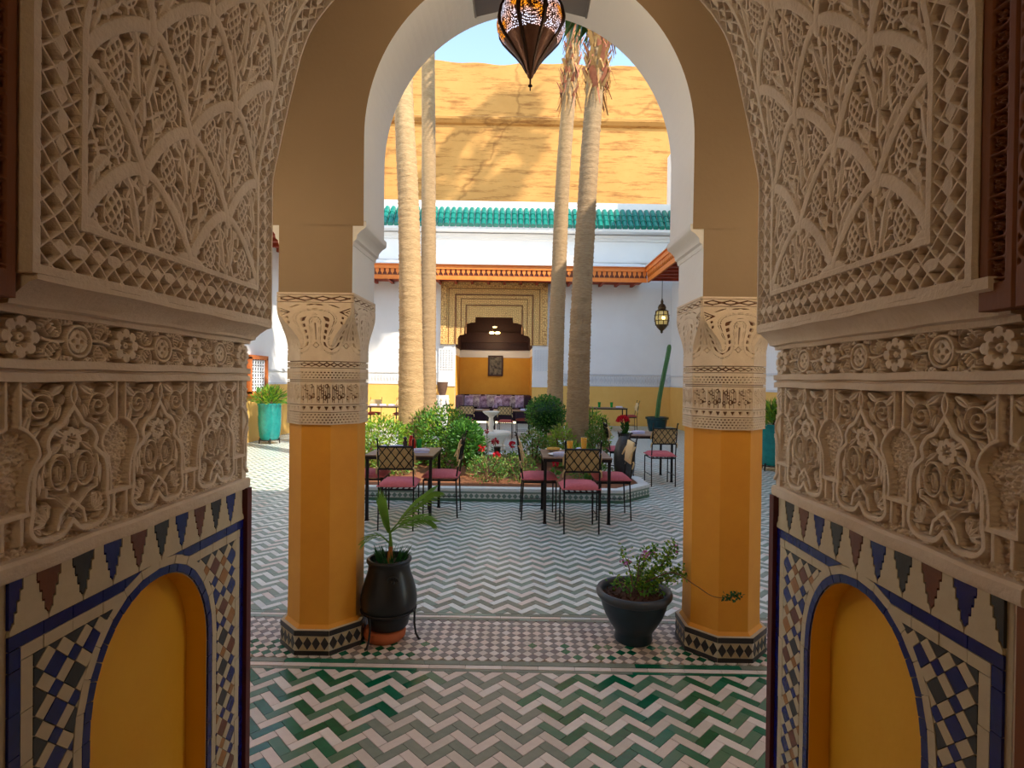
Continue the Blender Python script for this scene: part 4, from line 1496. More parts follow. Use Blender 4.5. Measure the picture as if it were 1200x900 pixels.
def capital_mesh():
    z0, z1 = 1.343, 2.112
    h = 0.222
    nf, nz = 54, 230
    nper = nf * 8
    zs = np.linspace(0, z1 - z0, nz)
    per = (np.arange(nper + 1) / nf)
    fw = 2 * h * math.tan(PI / 8)
    Uu, Vv = np.meshgrid(per * fw, zs)
    DD = [np.full(Uu.shape, -0.02)]
    class r:
        @staticmethod
        def cut(sd, lev, mask=None):
            DD[0] = np.maximum(DD[0], -sd)
    U, V = Uu, Vv
    dd = -0.013

    def dashes(v0, rows, pitch, hl, hh, st=0.5):
        for k in range(rows):
            vv = v0 + k * pitch
            x = ((U + (k % 2) * st * 0.0223) % 0.0223) - 0.01115
            r.cut(np.maximum(np.abs(x) - hl, np.abs(V - vv) - hh), dd)

    def chain(v0, hgt):
        x = (U % 0.0446) - 0.0223
        y = V - v0
        r.cut(np.abs(np.abs(x) * 0.55 + np.abs(y) - hgt * 0.62) - 0.0042, dd)
        x2 = ((U + 0.0223) % 0.0446) - 0.0223
        r.cut(np.abs(x2) * 1.0 + np.abs(y) - 0.0052, dd)
        r.cut(np.abs(np.abs(y) - hgt * 1.05) - 0.0022, dd)
    dashes(0.012, 4, 0.0155, 0.0068, 0.0042)
    r.cut(np.abs(V - 0.072) - 0.002, -0.008)
    x = (U % 0.0446) - 0.0223
    r.cut(np.maximum(np.abs(x) - (V - 0.080) * 0.55, np.abs(V - 0.095) - 0.012), dd)
    r.cut(np.abs(V - 0.116) - 0.002, -0.008)
    # lettered panel: upright strokes tied by loops
    P = fw / 2
    xs = (U % P)
    for (cx_, a, b) in ((0.010, 0.13, 0.235), (0.021, 0.125, 0.215), (0.033, 0.15, 0.24), (0.047, 0.125, 0.235), (0.059, 0.14, 0.20), (0.071, 0.125, 0.24), (0.082, 0.15, 0.225)):
        r.cut(np.maximum(np.abs(xs - cx_) - 0.0030, np.abs(V - (a + b) / 2) - (b - a) / 2), dd)
    for (cx_, cy_, rr) in ((0.027, 0.215, 0.011), (0.053, 0.16, 0.012), (0.066, 0.225, 0.010), (0.015, 0.155, 0.009), (0.079, 0.17, 0.011), (0.04, 0.19, 0.009)):
        r.cut(np.abs(np.hypot(xs - cx_, V - cy_) - rr) - 0.0028, dd)
    r.cut(np.abs(V - 0.252) - 0.002, -0.008); r.cut(np.abs(V - 0.262) - 0.002, -0.008)
    dashes(0.276, 3, 0.015, 0.0068, 0.004)
    chain(0.352, 0.018)
    # arcaded rope
    x = (U % fw) - fw / 2
    ax = np.abs(x)
    arch = spline([(0.0, 0.648), (0.022, 0.640), (0.036, 0.610), (0.040, 0.560), (0.046, 0.490), (0.060, 0.455), (0.078, 0.442), (fw / 2, 0.440)], 6)
    d = sdpoly(ax, V, arch)
    along = np.sin((V * 190) + (ax * 120))
    r.cut(np.maximum(np.abs(d - 0.0) - 0.0062, -(along + 0.35) * 0.003), dd)
    for off, wv in ((0.020, 0.0016), (0.027, 0.0012)):
        r.cut(np.abs(d - off) - wv, -0.007)
    outer = spline([(0.0, 0.700), (0.045, 0.692), (0.072, 0.655), (0.082, 0.60), (fw / 2, 0.575)], 5)
    dash2 = np.sin(V * 260 + ax * 200)
    r.cut(np.maximum(sdpoly(ax, V, outer) - 0.0042, -(dash2 + 0.1) * 0.003), dd)
    r.cut(np.maximum(ax - 0.0028, np.abs(V - 0.545) - 0.05), -0.009)
    r.cut(np.abs(ax * 0.9 + np.abs(V - 0.465) - 0.016) - 0.003, dd)
    r.cut(np.abs((fw / 2 - ax) * 0.9 + np.abs(V - 0.655) - 0.024) - 0.0032, dd)
    r.cut(np.abs((fw / 2 - ax) * 0.9 + np.abs(V - 0.655) - 0.010) - 0.0032, dd)
    chain(0.734, 0.020)
    # shape: octagon swelling into the square pier
    def capfn(Ux, Vx, Hx):
        t = np.clip((Vx - 0.46) / 0.22, 0, 1); t = t * t * (3 - 2 * t)
        hx = h + (0.226 - h) * t; hy = h + (0.248 - h) * t
        c = h * (2 - math.sqrt(2)) * (1 - t) + 0.012 * t
        q = np.clip(Ux / fw, 0, 7.99999)
        f = q.astype(int); a = q - f
        rx = np.stack([-hx + c, hx - c, hx, hx, hx - c, -hx + c, -hx, -hx], 0)
        ry = np.stack([-hy, -hy, -hy + c, hy - c, hy, hy, hy - c, -hy + c], 0)
        k = np.arange(len(Ux)) if Ux.ndim == 1 else None
        x = rx[f, k] * (1 - a) + rx[(f + 1) % 8, k] * a
        y = ry[f, k] * (1 - a) + ry[(f + 1) % 8, k] * a
        l = np.hypot(x, y)
        return x * (1 + Hx / l), y * (1 + Hx / l), Vx + z0
    D = DD[0]
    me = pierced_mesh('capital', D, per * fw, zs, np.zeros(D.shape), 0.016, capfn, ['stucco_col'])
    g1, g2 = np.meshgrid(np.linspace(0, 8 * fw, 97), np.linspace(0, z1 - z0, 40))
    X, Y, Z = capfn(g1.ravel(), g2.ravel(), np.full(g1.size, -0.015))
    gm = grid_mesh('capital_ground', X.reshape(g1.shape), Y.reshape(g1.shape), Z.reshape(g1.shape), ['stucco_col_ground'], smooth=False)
    return me, gm


cap_me, capg_me = capital_mesh()


def make_column():
    c = thing('column', '', 'column')
    h = 0.208
    t8 = math.tan(PI / 8)

    def ringf(hh):
        return octo(hh, hh * (2 - math.sqrt(2)))
    mb = MB()
    pl = [(0.225, 0.145), (0.210, 0.165), (0.208, 0.30), (0.208, 1.345)]
    vs, fs = [], []
    for hh, z in pl:
        vs += [(x, y, z) for x, y in ringf(hh)]
    for j in range(len(pl) - 1):
        for k in range(8):
            fs.append((j * 8 + k, j * 8 + (k + 1) % 8, (j + 1) * 8 + (k + 1) % 8, (j + 1) * 8 + k))
    mb.add(vs, fs)
    mb.build('shaft', ['yellow_column'], c)
    cp_ = link('capital', cap_me, c)
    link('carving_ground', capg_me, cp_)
    # plinth: mortar body with lozenge tiles
    mb = MB()
    mb.prism(ringf(0.244), lambda p, t: (p[0], p[1], t), 0.0, 0.145)
    pln = mb.build('plinth', ['dado_grout'], c)
    hh = 0.244
    side = 2 * hh * t8
    for f in range(8):
        a = -PI / 2 + f * PI / 4
        n_ = (math.cos(a), math.sin(a)); t_ = (-math.sin(a), math.cos(a))

        def fn(p, t):
            return (n_[0] * (hh + t) + t_[0] * p[0], n_[1] * (hh + t) + t_[1] * p[0], p[1])
        nl = 4
        wl = side / nl
        for k in range(nl):
            cx = -side / 2 + wl * (k + 0.5)
            MB().prism([(cx - wl * 0.47, 0.070), (cx, 0.032), (cx + wl * 0.47, 0.070), (cx, 0.108)], fn, -0.002, 0.0035).build('tile', ['pl_black'], pln)
            for zz0, zz1 in ((0.030, 0.064), (0.110, 0.076)):
                xa = cx + wl / 2
                if k < nl - 1:
                    MB().prism([(xa - wl * 0.46, zz0), (xa + wl * 0.46, zz0), (xa, zz1)][::(1 if zz1 > zz0 else -1)], fn, -0.002, 0.003).build('tile', ['pl_cream'], pln)
        MB().prism([(-side / 2 + .001, 0.001), (side / 2 - .001, 0.001), (side / 2 - .001, 0.026), (-side / 2 + .001, 0.026)], fn, -0.002, 0.0035).build('tile', ['pl_black'], pln)
        MB().prism([(-side / 2 + .001, 0.114), (side / 2 - .001, 0.114), (side / 2 - .001, 0.144), (-side / 2 + .001, 0.144)], fn, -0.002, 0.0035).build('tile', ['pl_black'], pln)
    # pier block and impost
    mb = MB()
    mb.box(-0.2145, 0.2145, AY0 - 3.40, AY1 - 3.40, 2.108, 2.505, 0)
    for i, fc in enumerate(mb.f): pass
    # front face tan, the rest white
    mb.m = [1, 1, 0, 1, 1, 1]
    mb.build('pier', ['tan_plaster', 'white_plaster'], c)
    for sx in (-1, 1):
        pr = [(0.20, 2.39), (0.218, 2.39), (0.222, 2.415), (0.236, 2.425), (0.240, 2.45), (0.262, 2.475), (0.285, 2.49), (0.290, 2.505), (0.290, 2.53), (0.20, 2.53)]
        MB().prism([(sx * p[0], p[1]) for p in pr], lambda p, t: (p[0], t, p[1]), AY0 - 3.40 + 0.004, AY1 - 3.40 + 0.02).build('impost_moulding', ['white_plaster'], c, smooth=True, angle=40)
    return c


col0 = make_column()
CX = [ACX - 1.5 * PITCH, ACX - 0.5 * PITCH, ACX + 0.5 * PITCH, ACX + 1.5 * PITCH]
clab = ['yellow octagonal column with carved stucco capital at the far left end of the arcade',
        'yellow octagonal column with carved capital beside the black urn on its stand',
        'yellow octagonal column with carved capital beside the wide dark blue flower pot',
        'yellow octagonal column with carved stucco capital at the right end of the arcade']
for k, x in enumerate(CX):
    c = col0 if k == 0 else copy_tree(col0)
    c.location = (x, 3.40, 0)
    c['label'] = clab[k]; c['group'] = 'columns of the arcade'


# ------------------------------------------------------------ courtyard walls
CXL, CXR = -6.6, 5.5
DADO = 1.42


def side_wall(name, x, sg, y0, y1, ztop):
    mb = MB()
    xa, xb = sorted((x, x + sg * 0.3))
    mb.box(xa, xb, y0, y1, 0, ztop)
    wll = struct(mb.build(name, ['white_wall']))
    xa, xb = sorted((x - sg * 0.012, x + sg * 0.01))
    MB().box(xa, xb, y0, y1, 0, DADO).build('yellow_dado', ['yellow_plaster'], wll)
    xa, xb = sorted((x - sg * 0.03, x + sg * 0.01))
    m2 = MB().box(xa, xb, y0, y1, DADO, DADO + 0.05); m2.box(xa, xb, y0, y1, DADO + 0.36, DADO + 0.41)
    m2.build('stucco_band', ['carved_grey'], wll)
    return wll


wl2 = side_wall('wall_courtyard_left', CXL, -1, AY1, 20.2, 7.6)
wr2 = side_wall('wall_courtyard_right', CXR, 1, AY1, 20.6, 10.0)

BA = R(1.5)
BL = (-0.88, 19.6, 0.0)


def back(o):
    o.location = BL
    o.rotation_euler = (0, 0, BA)
    return o


def backpt(x, y, z):
    return (BL[0] + x * math.cos(BA) - y * math.sin(BA), BL[1] + x * math.sin(BA) + y * math.cos(BA), z)


XL, XR = -5.9, 6.6
mb = MB()
mb.box(XL, -1.40, 0, 0.32, 0, 8.0); mb.box(1.40, XR, 0, 0.32, 0, 8.0); mb.box(-1.40, 1.40, 0, 0.32, 3.9, 8.0)
wb = struct(back(mb.build('wall_back', ['white_wall'])))
mb = MB(); mb.box(XL, -1.95, -0.012, 0.0, 0, DADO); mb.box(1.95, XR, -0.012, 0.0, 0, DADO)
mb.build('yellow_dado', ['yellow_plaster'], wb)
# carved band over the dado, and string courses
mb = MB()
for a, b in ((XL, -1.95), (1.95, XR)):
    mb.box(a, b, -0.03, 0, DADO, DADO + 0.045); mb.box(a, b, -0.03, 0, DADO + 0.40, DADO + 0.45)
    x = a + 0.06
    while x < b - 0.05:
        mb.prism([(x - 0.05, DADO + 0.22), (x, DADO + 0.07), (x + 0.05, DADO + 0.22), (x, DADO + 0.38)], lambda p, t: (p[0], t, p[1]), 0.0, -0.018)
        mb.tube([(x + 0.055, -0.006, DADO + 0.06), (x + 0.055, -0.006, DADO + 0.39)], 0.008, 5)
        x += 0.11
o = mb.build('stucco_band', ['carved_grey'], wb); o['kind'] = 'stuff'
mb = MB(); mb.box(XL, XR, -0.10, 0, 6.72, 6.82); mb.box(XL, XR, -0.06, 0, 6.62, 6.72); mb.box(XL, XR, -0.06, 0.0, 5.86, 5.92)
mb.build('string_course', ['white_plaster'], wb)
# carved pilaster faces either side of alcove
for sx in (-1, 1):
    mb = MB()
    xa, xb = sorted((sx * 1.38, sx * 1.97))
    mb.box(xa, xb, -0.06, 0.0, 1.40, 2.86)
    mb.box(xa - 0.01, xb + 0.01, -0.075, 0, 1.36, 1.42)
    p_ = mb.build('pilaster', ['white_plaster'], wb)
    mb = MB()
    for i in range(5):
        for j in range(9):
            x = xa + 0.10 + i * 0.10; z = 1.98 + j * 0.085
            mb.prism([(x - 0.032, z), (x, z - 0.034), (x + 0.032, z), (x, z + 0.034)], lambda p, t: (p[0], t, p[1]), -0.06, -0.08)
            mb.tube([(x - 0.05, -0.063, z - 0.04), (x + 0.05, -0.063, z + 0.04)], 0.008, 4)
    o = mb.build('carved_panel', ['carved_grey'], p_); o['kind'] = 'stuff'
    MB().box(xa, xb, -0.05, 0, 0, 1.38).build('yellow_pier', ['yellow_plaster'], wb)

# carved gold surround with the stepped lobed opening
SP = [(1.30, 2.86), (1.30, 3.06), (1.27, 3.13), (1.21, 3.19), (1.13, 3.20), (1.10, 3.215), (1.07, 3.22), (1.06, 3.45), (1.03, 3.54), (0.96, 3.61), (0.88, 3.62), (0.85, 3.64), (0.68, 3.65), (0.665, 3.84), (0.0, 3.85)]
sr = thing('carved_arch_surround', 'gilded carved arch surround with stepped lobes framing the sofa alcove', 'arch surround')
back(sr)
arch_wall(SP, 0, -1.9, 1.9, -0.11, -0.03, 5.12).build('carved_panel', ['carved_gold', 'carved_gold', 'carved_gold'], sr)
for nm, hx_, z1, wd, pr in (('outer_frame', 1.90, 5.12, 0.20, 0.05), ('middle_frame', 1.40, 4.66, 0.05, 0.03), ('inner_frame', 1.02, 4.28, 0.04, 0.03)):
    mb = MB()
    zb = 2.86 if hx_ > 1.35 else 3.24
    for sx in (-1, 1):
        xa, xb = sorted((sx * hx_, sx * (hx_ - wd)))
        mb.box(xa, xb, -0.11 - pr, -0.10, zb, z1)
    mb.box(-hx_, hx_, -0.11 - pr, -0.10, z1 - wd, z1)
    mb.build(nm, ['carved_gold' if hx_ > 1.8 else 'line_brown'], sr)
for i in range(2):
    mb = MB()
    hx_ = 1.62 - i * 0.44; z1 = 4.86 - i * 0.36
    for sx in (-1, 1): mb.box(sx * hx_ - 0.012, sx * hx_ + 0.012, -0.122, -0.10, 3.24 if i else 2.9, z1)
    mb.box(-hx_, hx_, -0.122, -0.10, z1 - 0.024, z1)
    mb.build('bead', ['line_brown'], sr)

# alcove room behind
mb = MB()
mb.box(-2.3, -1.40, 0.32, 2.5, 0, 2.5); mb.box(1.40, 2.3, 0.32, 2.5, 0, 2.5); mb.box(-2.3, 2.3, 2.4, 2.6, 0, 2.5)
al = struct(back(mb.build('wall_alcove', ['yellow_alcove'])))
mb = MB(); mb.box(-2.3, -1.40, 0.32, 2.5, 2.5, 2.8); mb.box(1.40, 2.3, 0.32, 2.5, 2.5, 2.8); mb.box(-2.3, 2.3, 2.38, 2.6, 2.5, 2.8)
mb.build('white_band', ['white_plaster'], al)
mb = MB(); mb.box(-2.3, 2.3, 2.3, 2.6, 2.8, 3.1); mb.box(-2.3, 2.3, 2.2, 2.6, 3.1, 3.5); mb.box(-2.3, 2.3, 2.34, 2.6, 3.5, 4.4)
mb.box(-2.3, -1.35, 0.32, 2.5, 2.8, 4.4); mb.box(1.35, 2.3, 0.32, 2.5, 2.8, 4.4)
x = -1.5
while x < 1.5:
    mb.prism([(x, 2.84), (x + 0.09, 2.84), (x + 0.045, 3.06)], lambda p, t: (p[0], t, p[1]), 2.3, 2.27); x += 0.1
mb.build('wood_cornice', ['alcove_wood'], al)
MB().box(-2.3, 2.3, 0.32, 2.6, 4.4, 4.5).build('wood_ceiling', ['alcove_wood'], al)
# left and right reveals of the opening
# eaves: wooden canopy with a fringe of pointed drops, round three sides


def eave(name, a, b, inward, wall_d=1.1):
    """a->b along the front edge (xy), inward = unit vector from edge to wall"""
    a, b = Vector((*a, 0)), Vector((*b, 0)); inw = Vector((*inward, 0))
    d = (b - a); L = d.length; d.normalize()
    root = MB()
    z0, z1 = 4.98, 5.46

    def P_(s_, t, z):
        p = a + d * s_ + inw * t
        return (p.x, p.y, z)
    def slab(t0, t1, za, zb, mi=0, tgt=root):
        vs = [P_(s_, t, z) for z in (za, zb) for t in (t0, t1) for s_ in (0, L)]
        tgt.add(vs, [(0, 2, 3, 1), (4, 5, 7, 6), (0, 1, 5, 4), (2, 6, 7, 3), (0, 4, 6, 2), (1, 3, 7, 5)], mi)
    slab(0.0, 0.06, z0, z0 + 0.14)                       # lower board
    slab(-0.05, 0.02, z1 - 0.13, z1)                     # upper board
    slab(-0.10, 0.0, z1, z1 + 0.05)                      # lip
    slab(0.03, 0.05, z0, z1)
    o = struct(root.build(name, ['eave_orange']))
    sf = MB(); slab(0.06, wall_d, z0 + 0.10, z0 + 0.14, 0, sf)
    n = int(L / 0.55)
    for k in range(n):
        s_ = (k + 0.5) * L / n
        p, q = P_(s_, 0.06, z0 + 0.06), P_(s_, wall_d, z0 + 0.06)
        sf.bar(p, q, 0.09, 0.10)
    sf.build('soffit', ['eave_red'], o)
    # sloping roof over the canopy
    rf = MB()
    rf.add([P_(0, -0.12, z1 + 0.05), P_(L, -0.12, z1 + 0.05), P_(L, wall_d, z1 + 0.40), P_(0, wall_d, z1 + 0.40),
            P_(0, -0.12, z1 + 0.02), P_(L, -0.12, z1 + 0.02), P_(L, wall_d, z1 + 0.02), P_(0, wall_d, z1 + 0.02)],
           [(0, 1, 2, 3), (7, 6, 5, 4), (0, 4, 5, 1), (3, 2, 6, 7), (0, 3, 7, 4), (1, 5, 6, 2)])
    rf.build('canopy_roof', ['white_plaster'], o)
    fr = MB()
    n = int(L / 0.17)
    for k in range(n):
        s_ = (k + 0.5) * L / n; hw = 0.056
        pts = [(s_ - hw, z1 - 0.12), (s_ - hw, z1 - 0.24), (s_ - hw * 0.4, z1 - 0.27), (s_, z1 - 0.345), (s_ + hw * 0.4, z1 - 0.27), (s_ + hw, z1 - 0.24), (s_ + hw, z1 - 0.12)]
        fr.prism(pts, lambda p, t: P_(p[0], t, p[1]), 0.012, -0.02)
    f_ = fr.build('fringe', ['eave_orange'], o); f_['kind'] = 'stuff'
    fb = MB(); slab(0.02, 0.03, z0 + 0.1, z1, 0, fb); fb.build('fringe_board', ['eave_brown'], o)
    return o


cbl = backpt(XL + 0.85, -1.1, 0); cbr = backpt(5.19, -1.1, 0)
eave('trim_1', (cbl[0], cbl[1]), (cbr[0], cbr[1]), (-math.sin(BA), math.cos(BA)))
eave('trim_2', (CXR - 1.15, cbr[1]), (CXR - 1.15, AY1 + 1.2), (1, 0))
eave('trim_3', (CXL + 1.15, AY1 + 1.2), (CXL + 1.15, cbl[1]), (-1, 0))

# green glazed roof tiles on the back parapet
rt = MB()
nroof = int((XR - XL) / 0.215)
for k in range(nroof):
    x = XL + (k + 0.5) * (XR - XL) / nroof
    for row in range(3):
        a = (x, -0.55 + row * 0.17, 6.98 + row * 0.23); b = (x, -0.55 + (row + 1) * 0.17 + 0.05, 6.98 + (row + 1) * 0.23 + 0.05)
        rt.tube([a, b], [0.102, 0.088], 8)
o = struct(back(rt.build('trim_4', ['roof_green'])))
mb = MB(); mb.box(XL, XR, -0.50, 0.0, 6.86, 6.98)
mb.add([(XL, -0.5, 6.95), (XR, -0.5, 6.95), (XR, 0, 7.66), (XL, 0, 7.66)], [(0, 1, 2, 3)])
mb.build('roof_bed', ['white_plaster'], o)

# great ochre rampart behind, with a ledge
mb = MB()
nx = 60
top = lambda x: 15.45 + 0.05 * math.sin(x * 1.3) + 0.04 * math.sin(x * 3.1 + 1)
for k in range(nx):
    xa, xb = -6.1 + 14 * k / nx, -6.1 + 14 * (k + 1) / nx
    mb.add([(xa, 0, 0), (xb, 0, 0), (xb, 0, top(xb)), (xa, 0, top(xa)), (xa, 1.2, 0), (xb, 1.2, 0), (xb, 1.2, top(xb)), (xa, 1.2, top(xa))],
           [(0, 1, 2, 3), (7, 6, 5, 4), (3, 2, 6, 7)])
mb.box(-6.4, -6.1, -0.3, 1.2, 0, 12.6)
wo = struct(mb.build('wall_rampart', ['rampart'], loc=(0, 24, 0)))
wo.rotation_euler = (0, 0, R(1.5))
MB().prism([(0, 12.72), (-0.10, 12.78), (-0.20, 12.92), (-0.22, 13.02), (-0.05, 13.12), (0, 13.12)], lambda p, t: (t, p[0], p[1]), -6.1, 7.9).build('ledge', ['rampart'], wo)

# window of the left courtyard wall
wn = MB()
wx = CXL + 0.02
wn.box(wx, wx + 0.10, 13.15, 13.25, 1.2, 2.1); wn.box(wx, wx + 0.10, 14.0, 14.1, 1.2, 2.1); wn.box(wx, wx + 0.10, 13.15, 14.1, 2.05, 2.15); wn.box(wx, wx + 0.10, 13.15, 14.1, 1.15, 1.25)
win = struct(wn.build('window_1', ['window_wood']))
MB().box(wx, wx + 0.02, 13.25, 14.0, 1.25, 2.05).build('pane', ['window_pane'], win)
gb = MB()
for k in range(6): gb.tube([(wx + 0.06, 13.30 + k * 0.13, 1.25), (wx + 0.06, 13.30 + k * 0.13, 2.05)], 0.012, 5)
for k in range(5):
    for j in range(5):
        gb.tube([(wx + 0.06, 13.365 + k * 0.13 + 0.045 * math.cos(t * PI / 4), 1.33 + j * 0.16 + 0.06 * math.sin(t * PI / 4)) for t in range(9)], 0.010, 4)
gb.build('grille', ['white_metal'], win)
# arched blind recess further along the left wall
rc = MB()
ap = [(0.8 * math.cos(t), 3.3 + 0.95 * math.sin(t)) for t in [PI * k / 16 for k in range(17)]]
for a, b in zip(ap[:-1], ap[1:]):
    rc.bar((CXL + 0.05, 16.0 + a[0], a[1]), (CXL + 0.05, 16.0 + b[0], b[1]), 0.12, 0.10)
rc.box(CXL, CXL + 0.10, 15.15, 15.27, 1.85, 3.3); rc.box(CXL, CXL + 0.10, 16.73, 16.85, 1.85, 3.3)
rc.build('blind_arch', ['white_plaster'], wl2)


# ------------------------------------------------------------ hanging lantern in the gallery
ly = 2.5
lz = hz(108, ly)
ln = thing('hanging_lantern', 'large pierced bronze lantern with coloured glass star points hanging before the arch', 'lantern', (fx(617, ly) + 0.0, ly, lz))
prof = [(0.002, 0.052), (0.012, 0.062), (0.020, 0.085), (0.040, 0.125), (0.070, 0.165), (0.105, 0.205), (0.138, 0.245), (0.154, 0.275),
        (0.157, 0.30), (0.148, 0.345), (0.128, 0.385), (0.105, 0.415), (0.095, 0.43)]
MB().lathe(prof, 48, wob=lambda a, z: 0.95 + 0.05 * abs(math.cos(a * 4)) ** 0.6).build('body', ['pierced_metal'], ln, smooth=True, angle=50)
lnb = [o for o in ln.children if o.name.startswith('body')][0]
for k in range(8):
    a = k * PI / 4 + PI / 8
    MB().tube([(r_ * 0.965 * math.cos(a), r_ * 0.965 * math.sin(a), z) for r_, z in prof[2:]], [0.004 + 0.011 * (z - 0.085) / 0.3 if z < 0.3 else 0.012 for r_, z in prof[2:]], 6).build('rib', ['bronze'], lnb, smooth=True)
MB().lathe([(0.001, 0.0), (0.003, 0.004), (0.003, 0.018), (0.010, 0.021), (0.010, 0.026), (0.004, 0.030), (0.004, 0.05), (0.006, 0.06)], 12).build('finial', ['bronze'], ln, smooth=True)
st = MB()
st.lathe([(0.10, 0.425), (0.15, 0.45), (0.15, 0.75), (0.10, 0.80)], 8)
stc = st.build('star_core', ['tin'], ln)
gm = ['glass_lime', 'glass_amber', 'glass_smoke', 'glass_red', 'glass_lime', 'glass_smoke', 'glass_amber', 'glass_red']
for k in range(8):
    a = k * PI / 4 + R(8)
    for zc, lift in ((0.54, -0.06), (0.70, 0.06)):
        ca, sa = math.cos(a), math.sin(a)
        base = [(0.14 * ca - 0.07 * sa * s1, 0.14 * sa + 0.07 * ca * s1, zc + 0.075 * s2) for s1, s2 in ((-1, -1), (1, -1), (1, 1), (-1, 1))]
        tip = (0.285 * ca, 0.285 * sa, zc + lift)
        spt = MB().add(base + [tip], [(0, 1, 4), (1, 2, 4), (2, 3, 4), (3, 0, 4)], 0).build('star_point', [gm[(k * 3 + (1 if lift > 0 else 0)) % 8]], ln)
        ed = MB()
        for b_ in base: ed.tube([b_, tip], 0.005, 5)
        for i in range(4): ed.tube([base[i], base[(i + 1) % 4]], 0.005, 5)
        ed.build('soldered_edge', ['tin'], spt)
# square lower glass box corners that show under the star
for sx in (-1, 1):
    bx = MB()
    x0 = sx * 0.15
    bx.add([(sx * 0.12, -0.10, 0.435), (sx * 0.262, -0.10, 0.40), (sx * 0.262, 0.10, 0.40), (sx * 0.12, 0.10, 0.435), (sx * 0.10, -0.10, 0.56), (sx * 0.262, -0.10, 0.56), (sx * 0.262, 0.10, 0.56), (sx * 0.10, 0.10, 0.56)],
           [(0, 1, 2, 3), (7, 6, 5, 4), (0, 4, 5, 1), (1, 5, 6, 2), (2, 6, 7, 3), (3, 7, 4, 0)])
    sbx = bx.build('side_box', ['tin'], ln)
    MB().add([(sx * 0.185, -0.105, 0.56), (sx * 0.25, -0.105, 0.56), (sx * 0.218, -0.106, 0.405)], [(0, 1, 2)]).build('dark_pane', ['glass_smoke'], sbx)
    MB().add([(sx * 0.10, -0.155, 0.56), (sx * 0.19, -0.125, 0.56), (sx * 0.118, -0.150, 0.415)], [(0, 1, 2)]).build('coloured_pane', ['glass_lime' if sx < 0 else 'glass_amber'], sbx)
    if sx < 0: MB().add([(-0.262, -0.104, 0.56), (-0.235, -0.104, 0.56), (-0.258, -0.104, 0.46)], [(0, 1, 2)]).build('coloured_pane', ['glass_red'], sbx)
    e = MB()
    for a, b in (((0.262, -0.10, 0.40), (0.262, -0.10, 0.56)), ((0.12, -0.10, 0.435), (0.262, -0.10, 0.40)), ((0.262, -0.10, 0.40), (0.262, 0.10, 0.40))):
        e.tube([(sx * a[0], a[1], a[2]), (sx * b[0], b[1], b[2])], 0.006, 5)
    e.build('solder_line', ['tin'], sbx)
MB().tube([(0, 0, 0.8), (0, 0, 4.6 - lz)], 0.012, 8).build('chain', ['bronze'], ln)
pl = bpy.data.lights.new('lantern_bulb', 'POINT'); pl.energy = 8; pl.color = (1, 0.78, 0.5); pl.shadow_soft_size = 0.12
po = bpy.data.objects.new('lantern_bulb', pl); COL.objects.link(po); po.parent = ln; po.location = (0, 0, 1.0)

# ------------------------------------------------------------ black urn with palm, saucer, iron stand
uy = 3.40
ux = fx(458, uy)
us = thing('iron_plant_stand', 'thin black iron tripod ring stand holding the black urn', 'plant stand', (ux, uy, 0))
MB().tube([(0.168 * math.cos(t * PI / 12), 0.168 * math.sin(t * PI / 12), 0.185) for t in range(25)], 0.007, 6).build('ring', ['iron'], us)
for a in (-2.05, -0.15, 1.6):
    ca, sa = math.cos(a), math.sin(a)
    MB().tube([(0.168 * ca, 0.168 * sa, 0.185), (0.168 * ca, 0.168 * sa, 0.10), (0.178 * ca, 0.178 * sa, 0.04), (0.198 * ca, 0.198 * sa, 0.006), (0.207 * ca, 0.207 * sa, 0.008)], 0.007, 6).build('leg', ['iron'], us, smooth=True)
ur = thing('black_urn', 'black pear-shaped clay urn with wide rim by the yellow column', 'urn', (ux, uy, 0.075))
MB().lathe([(0.02, 0.0), (0.112, 0.0), (0.122, 0.012), (0.130, 0.06), (0.136, 0.085), (0.150, 0.092), (0.163, 0.11), (0.173, 0.145), (0.174, 0.18), (0.166, 0.23), (0.150, 0.285), (0.136, 0.325), (0.128, 0.36), (0.127, 0.385),
            (0.131, 0.398), (0.138, 0.405), (0.139, 0.418), (0.130, 0.426), (0.120, 0.424), (0.116, 0.412), (0.113, 0.385), (0.02, 0.38)], 40).build('body', ['urn_black'], ur, smooth=True, angle=50)
MB().tube([(0.139 * math.cos(t * PI / 16), 0.139 * math.sin(t * PI / 16), 0.088) for t in range(33)], 0.006, 6).build('groove_ring', ['urn_black'], ur)
# moulded face ornament
orn = MB()
for k in range(9):
    t = k / 8 * PI
    orn.ball((0.055 + 0.03 * math.cos(t), -0.132, 0.325 + 0.02 * math.sin(t)), 0.008, 6, 4)
orn.ball((0.055, -0.134, 0.315), 0.012, 8, 5)
orn.build('ornament', ['urn_black'], ur, smooth=True)
sc = thing('terracotta_saucer', 'round terracotta saucer on the floor under the black urn', 'saucer', (ux - 0.02, uy - 0.01, 0))
MB().lathe([(0.02, 0.0), (0.105, 0.0), (0.125, 0.018), (0.130, 0.045), (0.124, 0.066), (0.110, 0.072), (0.09, 0.068), (0.02, 0.066)], 32).build('dish', ['terracotta'], sc, smooth=True)

